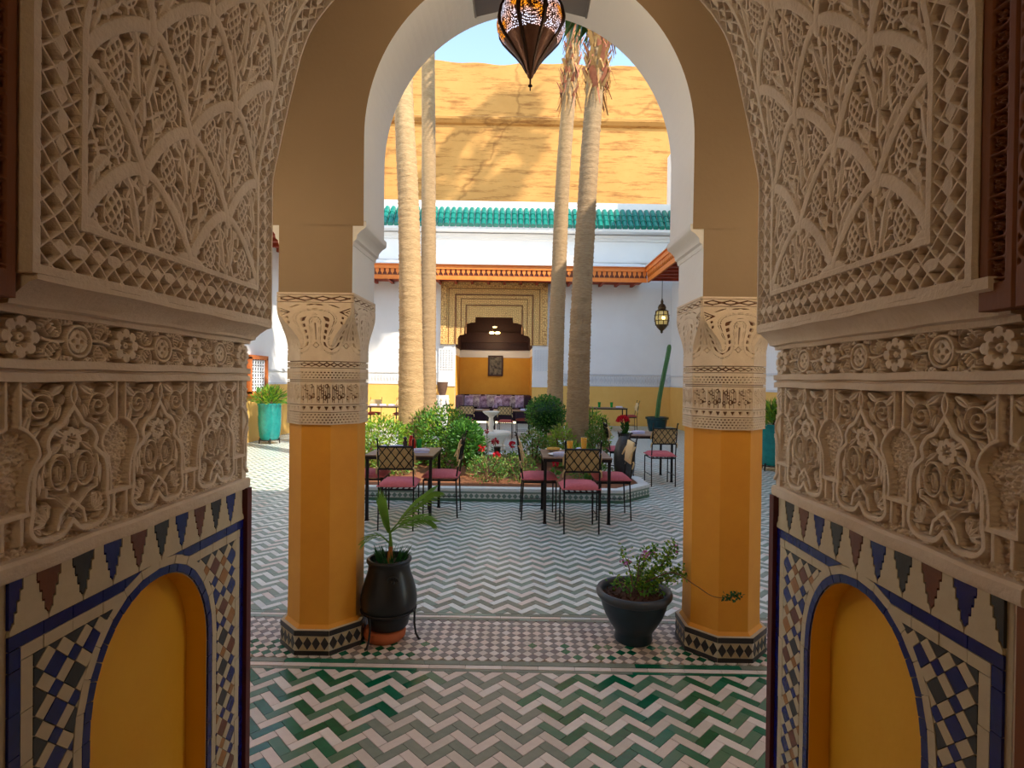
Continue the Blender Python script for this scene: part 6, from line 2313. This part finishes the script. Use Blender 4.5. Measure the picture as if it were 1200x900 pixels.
def palm(pts, radii, h_skirt, htop, label, bark, skirt_mat, depth):
    """pts: (px, py) points up the trunk as seen at this depth"""
    base = (fx(pts[0][0], depth), depth, 0.10)
    t = thing('palm_tree', label, 'palm tree', base, 0, 'tall palms in the courtyard')
    P = [(fx(p[0], depth) - base[0], 0.0, hz(p[1], depth) - base[2]) for p in pts]
    P[0] = (0, 0, 0)
    # extend to the crown
    last, prev = Vector(P[-1]), Vector(P[-2])
    dirv = (last - prev).normalized()
    if last.z < htop: P.append(tuple(last + dirv * (htop - last.z) / max(dirv.z, 0.5)))
    S_ = spline3(P, 14)
    r_ = random.Random(int(depth * 100))
    vs, fs = [], []
    n = 20
    H = S_[-1][2]
    m = int(H / 0.028)
    zz = np.array([p[2] for p in S_]); xx = np.array([p[0] for p in S_])
    for i in range(m + 1):
        z = H * i / m
        x = float(np.interp(z, zz, xx))
        rad = float(np.interp(z, radii[0], radii[1])) + (0.004 if i % 2 == 0 else -0.003) + r_.uniform(-.004, .004)
        for k in range(n):
            a = 2 * PI * k / n
            rr = rad * (1 + 0.025 * math.sin(5 * a + z * 1.7) + r_.uniform(-.022, .022))
            vs.append((x + rr * math.cos(a), rr * math.sin(a), z))
    for i in range(m):
        for k in range(n):
            fs.append((i * n + k, i * n + (k + 1) % n, (i + 1) * n + (k + 1) % n, (i + 1) * n + k))
    MB().add(vs, fs).build('trunk', [bark], t, smooth=True, angle=60)
    # skirt of dead leaf bases
    sk = MB()
    z0 = h_skirt - base[2]
    for k in range(420):
        z = z0 + (H - z0) * r_.random() ** 1.1
        x = float(np.interp(z, zz, xx)); rad = float(np.interp(z, radii[0], radii[1]))
        a = r_.uniform(0, 2 * PI)
        o = Vector((x + (rad + 0.01) * math.cos(a), (rad + 0.01) * math.sin(a), z))
        up = r_.random() < 0.55
        d = Vector((math.cos(a) * (0.35 if up else 0.16), math.sin(a) * (0.35 if up else 0.16), 1.0 if up else -1.0)) + Vector((r_.uniform(-.25, .25), r_.uniform(-.25, .25), 0))
        L = r_.uniform(0.10, 0.26) if up else r_.uniform(0.2, 0.5)
        d.normalize()
        tx = Vector((-math.sin(a), math.cos(a), 0)) * (0.05 if up else 0.02)
        q = o + d * L
        ou = Vector((math.cos(a), math.sin(a), 0)) * 0.03
        sk.add([o - tx, o + tx, q + tx * 0.4 + ou, q - tx * 0.4 + ou], [(0, 1, 2, 3)], 0 if r_.random() < 0.6 else 1)
    sk.build('dead_leaf_skirt', ['thatch', skirt_mat], t)
    c = link('crown', crown_me, t, (P[-1][0], 0, H + 0.15)); c.rotation_euler = (0, 0, depth)
    return t


palm([(482, 560), (481, 400), (476, 240), (470, 130), (467, 60)], ([0, 0.5, 2.5, 6, 10], [0.27, 0.225, 0.20, 0.165, 0.15]), 9.0, 9.6,
     'thick sunlit palm trunk with netted bark rising behind the table with the red bottle', 'bark', 'thatch', 9.5)
palm([(502, 520), (501, 400), (500, 250), (498, 100)], ([0, 1, 6, 14], [0.26, 0.225, 0.195, 0.16]), 13.5, 14.2,
     'slim shaded palm trunk right behind the thick sunlit one', 'bark2', 'thatch', 15.0)
palm([(678, 560), (677, 480), (681, 330), (688, 170), (698, 40)], ([0, 0.6, 3, 6, 10], [0.25, 0.20, 0.175, 0.152, 0.15]), hz(112, 9.5), 9.2,
     'palm trunk behind the orange juice table with a hanging skirt of dead leaves', 'bark2', 'thatch_red', 9.5)
palm([(650, 520), (651, 420), (655, 250), (661, 130), (668, 30)], ([0, 1, 6, 12], [0.24, 0.20, 0.175, 0.16]), hz(118, 13.6), 13.4,
     'slim palm trunk with bristling leaf bases behind the clipped ball shrub', 'bark2', 'thatch_red', 13.6)


# ------------------------------------------------------------ shrubs and flowers in the bed
def shrub(x, y, z, rx, rz, n, label, mats, leafL=0.05, name='garden_shrub', stems=5, flower=None, nf=0, dens=0.6, cat='shrub', ball=False):
    t = thing(name, label, cat, (x, y, z), 0, 'plants in the garden bed')
    r_ = random.Random(int((x * 31 + y * 17) * 100))
    ms = [MB() for _ in mats]
    n = int(n * 2.0); leafL *= 1.12
    for k in range(n):
        while True:
            p = Vector((r_.uniform(-1, 1), r_.uniform(-1, 1), r_.uniform(-1, 1)))
            if p.length <= 1: break
        if ball: p = p.normalized() * (0.82 + 0.2 * r_.random())
        elif r_.random() < dens: p = p.normalized() * r_.uniform(0.65, 1.05)
        q = Vector((p.x * rx, p.y * rx, rz + p.z * rz))
        d = p.normalized() + Vector((r_.uniform(-1, 1), r_.uniform(-1, 1), r_.uniform(-.5, 1.2)))
        mi = r_.randrange(len(mats))
        ms[mi].leaf(q, d, leafL * r_.uniform(0.6, 1.4), leafL * 0.5)
    for m_, mm in zip(ms, mats):
        if m_.v: m_.build('foliage', [mm], t)
    sm = MB()
    for k in range(stems):
        a = r_.uniform(0, 2 * PI)
        sm.tube([(0.02 * math.cos(a), 0.02 * math.sin(a), 0), (rx * 0.3 * math.cos(a), rx * 0.3 * math.sin(a), rz), (rx * 0.5 * math.cos(a), rx * 0.5 * math.sin(a), rz * 1.6)], [0.014, 0.009, 0.004], 5)
    sm.build('stems', ['twig'], t)
    return t


BZ = 0.16


def at_bed(px, depth): return fx(px, depth)


shrub(at_bed(447, 9.0), 9.0, BZ, 0.46, 0.42, 900, 'bright yellow-green shrub beside the left column', ['leaf_light', 'leaf_light', 'leaf_mid'], 0.055)
shrub(at_bed(500, 9.3), 9.3, BZ, 0.36, 0.46, 800, 'bright leafy shrub right of the thick palm trunk', ['leaf_light', 'leaf_mid'], 0.055)
shrub(at_bed(520, 8.9), 8.9, BZ, 0.42, 0.52, 1000, 'tall light green shrub between the thick palm and the red flowers', ['leaf_light', 'leaf_mid', 'leaf_mid'], 0.055)
shrub(at_bed(546, 8.2), 8.2, BZ + 0.16, 0.26, 0.34, 900, 'dark green bush with drooping twigs next to the red flowers', ['leaf_dark', 'leaf_mid'], 0.06)
shrub(at_bed(464, 8.3), 8.3, BZ, 0.34, 0.18, 300, 'low tangle of dry greenery under the table with the red bottle', ['leaf_olive', 'leaf_mid'], 0.05)
shrub(at_bed(694, 9.9), 9.9, BZ, 0.34, 0.46, 900, 'bright feathery shrub right of the palm with hanging skirt', ['leaf_light', 'leaf_mid'], 0.05)
shrub(at_bed(699, 9.2), 9.2, BZ, 0.20, 0.36, 500, 'loose grey-green shrub near the black jar', ['leaf_mid', 'leaf_olive'], 0.05)
shrub(at_bed(659, 9.1), 9.1, BZ, 0.22, 0.36, 450, 'yellow-green shrub left of the palm with hanging skirt', ['leaf_light', 'leaf_light', 'leaf_olive'], 0.055)
shrub(at_bed(626, 9.4), 9.4, BZ, 0.26, 0.30, 420, 'sparse olive plant in the middle of the bed', ['leaf_olive', 'leaf_mid'], 0.05)
shrub(at_bed(600, 8.6), 8.6, BZ, 0.34, 0.15, 380, 'low weedy plant among the red flowers', ['leaf_olive', 'leaf_mid'], 0.04)
shrub(at_bed(572, 7.75), 7.75, BZ, 0.30, 0.19, 300, 'thin pale weed at front edge of the bed under the red flowers', ['leaf_olive', 'leaf_mid'], 0.035)
shrub(at_bed(608, 7.8), 7.8, BZ, 0.28, 0.20, 300, 'thin pale weed at front edge of the bed by the juice table', ['leaf_olive', 'leaf_mid'], 0.035)
shrub(at_bed(690, 8.0), 8.0, BZ, 0.34, 0.16, 300, 'low green plant with orange blooms under the juice table', ['leaf_mid', 'leaf_olive'], 0.045)


for px_, dep_, rx_, rz_, lab_ in ((640, 9.9, 0.28, 0.22, 'low green plant at the foot of the clipped ball shrub'),
                                  (432, 8.4, 0.30, 0.30, 'yellow-green shrub half hidden by the left column'), (676, 8.8, 0.32, 0.22, 'green clump at the foot of the palm with hanging skirt'),
                                  (548, 9.6, 0.24, 0.30, 'mid green shrub behind the dark drooping bush'), (540, 10.2, 0.36, 0.36, 'light green shrub at the back of the bed near the carved pedestal')):
    shrub(at_bed(px_, dep_), dep_, BZ, rx_, rz_, 420, lab_, ['leaf_light', 'leaf_mid', 'leaf_olive'], 0.05)


def geranium(px, py, depth, label, col='petal_red', rb=0.05):
    x = fx(px, depth); z = hz(py, depth)
    t = thing('red_flower', label, 'flower', (x, depth, BZ), 0, 'flowers in the garden bed')
    MB().tube([(0, 0, 0), (0.015, 0.01, (z - BZ) * 0.5), (0, 0, z - BZ)], 0.006, 5).build('stem', ['leaf_mid'], t)
    h = MB(); lf = MB()
    r_ = random.Random(px)
    for k in range(46):
        p = Vector((r_.gauss(0, 1), r_.gauss(0, 1), r_.gauss(0, 0.8))).normalized()
        h.leaf(Vector((0, 0, z - BZ)) + p * rb * 0.45, p + Vector((r_.uniform(-.6, .6), r_.uniform(-.6, .6), 0.2)), rb, rb * 0.7)
    h.build('petals', [col], t)
    for k in range(14):
        a = r_.uniform(0, 6.28); zz = r_.uniform(0.15, 0.8) * (z - BZ)
        lf.leaf((0.01 * math.cos(a), 0.01 * math.sin(a), zz), (math.cos(a), math.sin(a), 0.4), 0.09, 0.06)
    lf.build('leaves', ['leaf_mid'], t)


geranium(565, 526, 8.1, 'red flower beside the dark green bush')
geranium(581, 518, 8.6, 'red flower just above the small black pot')
geranium(583, 534, 8.1, 'red flower just below the small black pot')
geranium(601.5, 521, 8.3, 'red flower right of the small black pot', 'petal_red', 0.045)
geranium(571, 506, 9.6, 'dusky red bud before the white fountain basin', 'petal_red', 0.035)
geranium(652, 543, 7.7, 'orange-red bloom under the left of the juice table', 'petal_red', 0.04)
geranium(692, 553, 7.9, 'yellow bloom under the right of the juice table', 'petal_yellow', 0.035)
bpz = thing('hanging_pot', 'small black plastic pot on a wire stake among the red flowers', 'pot', (fx(583.5, 8.5), 8.5, hz(531, 8.5)))
MB().lathe([(0.03, 0), (0.045, 0.0), (0.055, 0.09), (0.058, 0.095), (0.05, 0.095), (0.02, 0.08)], 16).build('body', ['black_glaze'], bpz, smooth=True)
MB().tube([(0, 0, 0.01), (0, 0, -(hz(531, 8.5) - BZ))], 0.006, 5).build('stake', ['iron'], bpz)
# wire fence line of thin stakes in the bed
wf_ = thing('wire_fence', 'low pale wire fence on thin stakes through the flowers', 'fence', (0, 8.4, BZ))
for px in (560, 573, 590, 612, 618): MB().tube([(fx(px, 8.4), 0, 0), (fx(px, 8.4), 0, 0.48)], 0.005, 5).build('stake', ['pl_cream'], wf_)
for z in (0.16, 0.30, 0.44): MB().tube([(fx(556, 8.4), 0, z), (fx(590, 8.4), 0.0, z - 0.01), (fx(622, 8.4), 0, z)], 0.0035, 4).build('wire', ['pl_cream'], wf_)

# clipped ball shrub
tb_ = thing('topiary', 'round clipped ball shrub on a short stem before the slim rear palm', 'shrub', (fx(640, 10.4), 10.4, BZ))
zc = hz(485, 10.4) - BZ
MB().tube([(0, 0, 0), (0.01, 0, zc)], [0.03, 0.02], 7).build('stem', ['twig'], tb_)
r_ = random.Random(4)
ma, mb_ = MB(), MB()
for k in range(2200):
    p = Vector((r_.gauss(0, 1), r_.gauss(0, 1), r_.gauss(0, 1))).normalized()
    q = Vector((0, 0, zc)) + Vector((p.x * 0.37, p.y * 0.37, p.z * 0.35)) * r_.uniform(0.75, 1.05)
    (ma if r_.random() < 0.55 else mb_).leaf(q, p + Vector((r_.uniform(-1, 1), r_.uniform(-1, 1), r_.uniform(-.6, .9))), 0.05, 0.028)
MB().ball((0, 0, zc), (0.30, 0.30, 0.28), 14, 9).build('inner_foliage', ['leaf_deep'], tb_, smooth=True)
ma.build('foliage', ['leaf_mid'], tb_); mb_.build('foliage', ['leaf_dark'], tb_)

# black speckled jar by the corner of the bed
jy = 7.95
jr = thing('black_jar', 'tall black speckled jar on short feet at the corner of the bed', 'jar', (2.06, jy, 0))
jr.location.x = max(fx(739, jy), 1.64)
jr.location = (1.555, 7.92, 0.166)
MB().lathe([(0.04, 0.05), (0.10, 0.06), (0.14, 0.14), (0.155, 0.28), (0.150, 0.42), (0.125, 0.54), (0.09, 0.62), (0.07, 0.66), (0.085, 0.70), (0.07, 0.70), (0.05, 0.62)], 28).build('body', ['black_glaze'], jr, smooth=True)
for k in range(3):
    a = -PI / 2 + k * 2 * PI / 3
    MB().tube([(0.10 * math.cos(a), 0.10 * math.sin(a), 0.09), (0.12 * math.cos(a), 0.12 * math.sin(a), 0.0)], [0.016, 0.012], 6).build('foot', ['iron'], jr)
jp = MB(); r_ = random.Random(9)
jf = thing('red_flower', 'dark red flowering plant growing in the black jar', 'plant', (jr.location.x, jr.location.y, 0.79))
for k in range(90):
    p = Vector((r_.gauss(0, 1), r_.gauss(0, 1), abs(r_.gauss(0, 1)))).normalized()
    jp.leaf(Vector((-0.03, 0, 0.24)) + p * 0.05, p, 0.06, 0.04)
jp.build('petals', ['petal_red'], jf)
jl = MB()
for k in range(60):
    a = r_.uniform(0, 6.28); jl.leaf((0, 0, r_.uniform(0, .2)), (math.cos(a), math.sin(a), 0.8), 0.09, 0.04)
jl.build('leaves', ['leaf_dark'], jf)
MB().tube([(0, 0, 0), (-0.02, 0, 0.22)], 0.006, 5).build('stem', ['twig'], jf)

# ------------------------------------------------------------ fountain
fy = 12.6
ft = thing('fountain', 'white stone fountain with a round basin and central pedestal', 'fountain', (fx(576, fy), fy, 0))
MB().lathe([(0.30, 0), (0.34, 0.02), (0.34, 0.10), (0.30, 0.14), (0.33, 0.26), (0.42, 0.34), (0.45, 0.37), (0.45, 0.42), (0.40, 0.42), (0.34, 0.36), (0.02, 0.35)], 40).build('basin', ['fountain_stone'], ft, smooth=True)
MB().lathe([(0.10, 0.35), (0.10, 0.39), (0.065, 0.42), (0.055, 0.52), (0.075, 0.60), (0.055, 0.68), (0.05, 0.74), (0.085, 0.78)], 20).build('pedestal', ['fountain_stone'], ft, smooth=True)
MB().lathe([(0.05, 0.77), (0.12, 0.80), (0.19, 0.86), (0.20, 0.885), (0.16, 0.88), (0.02, 0.84)], 28).build('upper_bowl', ['fountain_stone'], ft, smooth=True)

# ------------------------------------------------------------ sofa, cushions, picture and lamp in the alcove
sf = thing('sofa', 'dark purple banquette sofa running round the alcove', 'sofa')
back(sf)
def rbox(x0, x1, y0, y1, z0, z1, b=0.05):
    m = MB(); 
    ys = [(y0 + b, z0), (y1 - b, z0), (y1, z0 + b), (y1, z1 - b), (y1 - b, z1), (y0 + b, z1), (y0, z1 - b), (y0, z0 + b)]
    return m.prism(ys, lambda p, t: (t, p[0], p[1]), x0, x1)
rbox(-1.35, 1.35, 1.55, 2.36, 0.0, 0.48).build('seat', ['sofa_dark'], sf, smooth=True)
rbox(-1.35, 1.35, 2.12, 2.38, 0.48, 1.02).build('backrest', ['sofa_dark'], sf, smooth=True)
for sx in (-1, 1):
    xa, xb = sorted((sx * 1.38, sx * 0.85))
    rbox(xa, xb, 0.55, 1.55, 0.0, 0.48).build('seat', ['sofa_dark'], sf, smooth=True)
    xa, xb = sorted((sx * 1.39, sx * 1.16))
    rbox(xa, xb, 0.55, 2.2, 0.48, 1.02).build('side_rest', ['sofa_dark'], sf, smooth=True)


def cushion(x, y, z, w, h, rz, tilt, m, label):
    g = 7
    vs, fs = [], []
    for side in (-1, 1):
        for j in range(g + 1):
            for i in range(g + 1):
                u, v = 2 * i / g - 1, 2 * j / g - 1
                pin = 1 - 0.08 * (1 - abs(u)) * abs(v) - 0.0
                k = (1 - u * u) * (1 - v * v)
                vs.append((u * w / 2 * (1 - 0.07 * (1 - v * v) * abs(u)), side * 0.075 * k ** 0.5, v * h / 2 * (1 - 0.07 * (1 - u * u) * abs(v))))
    n1 = (g + 1) ** 2
    for j in range(g):
        for i in range(g):
            a = j * (g + 1) + i
            fs.append((a, a + 1, a + g + 2, a + g + 1)); fs.append((n1 + a + g + 1, n1 + a + g + 2, n1 + a + 1, n1 + a))
    o = MB().add(vs, fs).build('cushion', [m], None, backpt(x, y, z), smooth=True, angle=80)
    o.rotation_euler = (R(tilt), R(rng.uniform(-6, 6)), R(rz) + BA)
    return setp(o, label, 'cushion', 'cushions on the alcove sofa')


cl = ['lilac patterned cushion at the pedestal end of the sofa', 'grey patterned cushion next to the lilac end cushion', 'dark patterned cushion left of the framed picture', 'grey patterned cushion under the framed picture',
      'lilac patterned cushion under the right of the framed picture', 'dark patterned cushion between grey and lilac ones', 'grey patterned cushion toward the topiary end of the sofa', 'lilac patterned cushion at topiary end of the sofa']
mm = ['cushion_lilac', 'cushion_grey', 'cushion_dark', 'cushion_grey', 'cushion_lilac', 'cushion_dark', 'cushion_grey', 'cushion_lilac']
for k in range(8):
    x = -1.05 + k * 0.30
    cushion(x, 1.98 - (0.12 if k in (0, 7) else 0), 0.74 + (0.03 if k % 2 else 0), 0.46, 0.52, (0, 4, -3, 0, 3, -5, 2, 0)[k], -14, mm[k], cl[k])
pc = thing('framed_picture', 'dark framed patterned picture on the yellow alcove wall', 'picture'); back(pc)
zc0, zc1 = hz(441, 22.0), hz(417, 22.0)
mb = MB(); x0, x1 = -0.27, 0.33
mb.box(x0, x1, 2.34, 2.39, zc0, zc0 + 0.06); mb.box(x0, x1, 2.34, 2.39, zc1 - 0.06, zc1); mb.box(x0, x0 + 0.06, 2.34, 2.39, zc0, zc1); mb.box(x1 - 0.06, x1, 2.34, 2.39, zc0, zc1)
mb.build('frame', ['frame_dark'], pc)
MB().box(x0 + 0.05, x1 - 0.05, 2.36, 2.385, zc0 + 0.05, zc1 - 0.05).build('print', ['picture_print'], pc)
al_l = thing('ceiling_lamp', 'lit double-bowl ceiling lamp hanging in the dark wooden alcove ceiling', 'lamp', backpt(0.0, 1.3, 0))
z0 = hz(394, 20.9)
MB().tube([(0, 0, z0 + 0.25), (0, 0, 4.4)], 0.012, 6).build('rod', ['brass_dark'], al_l)
MB().lathe([(0.05, z0 + 0.30), (0.10, z0 + 0.34), (0.11, z0 + 0.36), (0.04, z0 + 0.38)], 16).build('upper_dish', ['white_china'], al_l, smooth=True)
for sx in (-1, 1):
    MB().ball((sx * 0.11, 0, z0 + 0.12), (0.10, 0.09, 0.05), 14, 8).build('bowl', ['lamp_glow'], al_l, smooth=True)
    MB().tube([(0, 0, z0 + 0.30), (sx * 0.08, 0, z0 + 0.28), (sx * 0.11, 0, z0 + 0.16)], 0.012, 6).build('arm', ['brass_dark'], al_l)
pl2 = bpy.data.lights.new('alcove_bulb', 'POINT'); pl2.energy = 14; pl2.color = (1, 0.72, 0.42); pl2.shadow_soft_size = 0.15
po = bpy.data.objects.new('alcove_bulb', pl2); COL.objects.link(po); po.parent = al_l; po.location = (0, -0.1, z0 - 0.12)

# ------------------------------------------------------------ wall lantern at right back
wy = 18.9
wlz = hz(389, wy)
wlt = thing('wall_lantern', 'lit brass lantern hanging from the wooden eave near the cactus', 'lantern', (fx(774, wy) - 0.35, wy - 0.2, wlz))
wlt.location = (fx(774, 18.2), 18.2, hz(389, 18.2))
MB().lathe([(0.005, 0.0), (0.05, 0.05), (0.035, 0.08), (0.12, 0.16), (0.17, 0.22), (0.20, 0.28)], 12).build('base', ['brass_dark'], wlt)
for k in range(8):
    a = k * PI / 4
    MB().tube([(0.20 * math.cos(a), 0.20 * math.sin(a), 0.28), (0.24 * math.cos(a), 0.24 * math.sin(a), 0.5), (0.20 * math.cos(a), 0.20 * math.sin(a), 0.74)], 0.014, 5).build('bar', ['brass_dark'], wlt)
for z in (0.28, 0.42, 0.60, 0.74):
    r0 = 0.24 if 0.3 < z < 0.7 else 0.205
    MB().tube([(r0 * math.cos(t * PI / 8), r0 * math.sin(t * PI / 8), z) for t in range(17)], 0.013, 5).build('hoop', ['brass_dark'], wlt)
MB().lathe([(0.17, 0.28), (0.21, 0.5), (0.17, 0.74)], 8).build('glass', ['glass_amber'], wlt)
MB().ball((0, -0.205, 0.5), (0.05, 0.03, 0.06), 10, 7).build('bulb', ['lamp_glow'], wlt, smooth=True)
MB().lathe([(0.20, 0.74), (0.13, 0.80), (0.14, 0.86), (0.10, 0.95), (0.04, 1.0), (0.05, 1.05), (0.01, 1.18)], 12).build('crown', ['brass_dark'], wlt)
MB().tube([(0, 0, 1.15), (0, 0, 5.05 - hz(389, 18.2))], 0.010, 5).build('chain', ['brass_dark'], wlt)

# ------------------------------------------------------------ potted plants along the walls
cy_ = 17.3
ct = thing('plant_pot', 'dark teal glazed pot holding the tall cactus', 'pot', (fx(770, cy_), cy_, 0))
MB().lathe([(0.03, 0), (0.22, 0.0), (0.26, 0.08), (0.30, 0.30), (0.32, 0.42), (0.36, 0.44), (0.36, 0.50), (0.31, 0.50), (0.29, 0.46), (0.02, 0.44)], 28).build('body', ['teal_dark'], ct, smooth=True)
ct.location.z = 0.0
cc = thing('column_cactus', 'tall single cactus leaning in the dark teal pot', 'cactus', (fx(770, cy_), cy_, 0.44))
P0 = [(0, 0, 0), (0.06, 0, 0.6), (0.18, 0, 1.3), (0.32, 0.0, 2.05), (0.36, 0, 2.35)]
S_ = spline3(P0, 6)
vs, fs = [], []
n = 18
for i, p in enumerate(S_):
    rad = 0.072 * (1 if i < len(S_) - 3 else (0.9, 0.75, 0.4)[i - len(S_) + 3])
    for k in range(n):
        a = 2 * PI * k / n
        rr = rad * (1.0 if k % 3 == 0 else 0.72)
        vs.append((p[0] + rr * math.cos(a), p[1] + rr * math.sin(a), p[2]))
for i in range(len(S_) - 1):
    for k in range(n): fs.append((i * n + k, i * n + (k + 1) % n, (i + 1) * n + (k + 1) % n, (i + 1) * n + k))
fs.append(tuple((len(S_) - 1) * n + k for k in range(n)))
MB().add(vs, fs).build('stem', ['cactus'], cc)
MB().lathe([(0.29, 0), (0.1, 0.02), (0, 0.025)], 16).build('soil', ['soil'], cc)


def teal_planter(x, y, h, r, lab1, lab2, wide=0.5):
    t = thing('plant_pot', lab1, 'pot', (x, y, 0))
    MB().lathe([(0.02, 0.10), (r * 0.72, 0.10), (r * 0.86, 0.18), (r * 0.98, 0.4 * h + .1), (r, h), (r * 1.05, h + 0.02), (r * 1.05, h + 0.06), (r * 0.92, h + 0.06), (0.02, h)], 28).build('body', ['teal_glaze'], t, smooth=True)
    st_ = thing('iron_plant_stand', 'low black iron stand under the ' + lab1, 'plant stand', (x, y, 0))
    for k in range(4):
        a = k * PI / 2 + 0.5
        MB().tube([(r * 0.8 * math.cos(a), r * 0.8 * math.sin(a), 0.14), (r * 0.85 * math.cos(a), r * 0.85 * math.sin(a), 0.0)], 0.014, 6).build('leg', ['iron'], st_)
    MB().tube([(r * 0.8 * math.cos(q * PI / 12), r * 0.8 * math.sin(q * PI / 12), 0.09) for q in range(25)], 0.012, 6).build('ring', ['iron'], st_)
    p = thing('potted_shrub', lab2, 'plant', (x, y, h + 0.02))
    m1, m2 = MB(), MB()
    r_ = random.Random(int(x * 10))
    for k in range(500):
        a = r_.uniform(0, 6.28); el = r_.uniform(0.1, 1.5); L = r_.uniform(0.15, 0.75)
        d = Vector((math.cos(a) * math.cos(el), math.sin(a) * math.cos(el), math.sin(el)))
        (m1 if r_.random() < 0.6 else m2).leaf(d * L * 0.55, d + Vector((r_.uniform(-.5, .5), r_.uniform(-.5, .5), r_.uniform(-.3, .3))), 0.16, 0.035)
    m1.build('foliage', ['leaf_light'], p); m2.build('foliage', ['leaf_mid'], p)
    s_ = MB()
    for k in range(6):
        a = k; s_.tube([(0, 0, 0), (0.2 * math.cos(a), 0.2 * math.sin(a), 0.4)], [0.012, 0.005], 5)
    s_.build('stems', ['twig'], p)


teal_planter(fx(315, 13.2), 13.2, 0.92, 0.27, 'turquoise glazed planter before the left courtyard wall', 'yellow-green leafy shrub in the turquoise planter by the left wall')
teal_planter(fx(906, 10.2), 10.2, 0.80, 0.28, 'turquoise glazed planter by the right courtyard wall', 'leafy shrub in the turquoise planter by the right wall')

# carved pedestal with a flared terracotta bowl, left of the alcove
cp = thing('carved_pedestal', 'white carved stucco pedestal left of the alcove', 'pedestal', backpt(-1.78, -0.45, 0))
MB().prism(octo(0.22, 0.12), lambda p, t: (p[0], p[1], t), 0.0, 1.05).build('shaft', ['carved_grey'], cp)
mb = MB()
for f in range(8):
    a = f * PI / 4
    for j in range(7):
        mb.ball((0.222 * math.cos(a), 0.222 * math.sin(a), 0.12 + j * 0.13), (0.035, 0.035, 0.05), 6, 4)
o = mb.build('carving', ['stucco_col'], cp); o['kind'] = 'stuff'
cb = thing('flared_bowl', 'brown flared bowl standing on the carved pedestal', 'bowl', backpt(-1.78, -0.45, 1.05))
MB().lathe([(0.10, 0), (0.12, 0.02), (0.17, 0.25), (0.20, 0.46), (0.18, 0.46), (0.10, 0.06), (0.01, 0.05)], 20).build('body', ['dark_shade'], cb, smooth=True)


# ------------------------------------------------------------ palms of the garden beyond the right wall (their crowns throw shade on the rampart)
def garden_palm(x, y, h, sc, label):
    t = thing('palm_tree', label, 'palm tree', (x, y, 0), 0, 'palms in the garden beyond the right wall')
    MB().tube([(0, 0, 0), (0.1, 0.05, h * 0.5), (0, 0, h)], [0.28, 0.2, 0.16], 12).build('trunk', ['bark2'], t, smooth=True)
    c = link('crown', crown_me, t, (0, 0, h)); c.scale = (sc, sc, sc); c.rotation_euler = (0, 0, x)


for wx_, wz_, dy, sc, lab in ((-1.9, 11.0, 8.5, 1.25, 'tall palm in the neighbouring garden behind the right courtyard wall'),):
    garden_palm(wx_ + dy * SUN_DIR.x / -SUN_DIR.y, 24 - dy, wz_ + dy * SUN_DIR.z / -SUN_DIR.y, sc, lab)
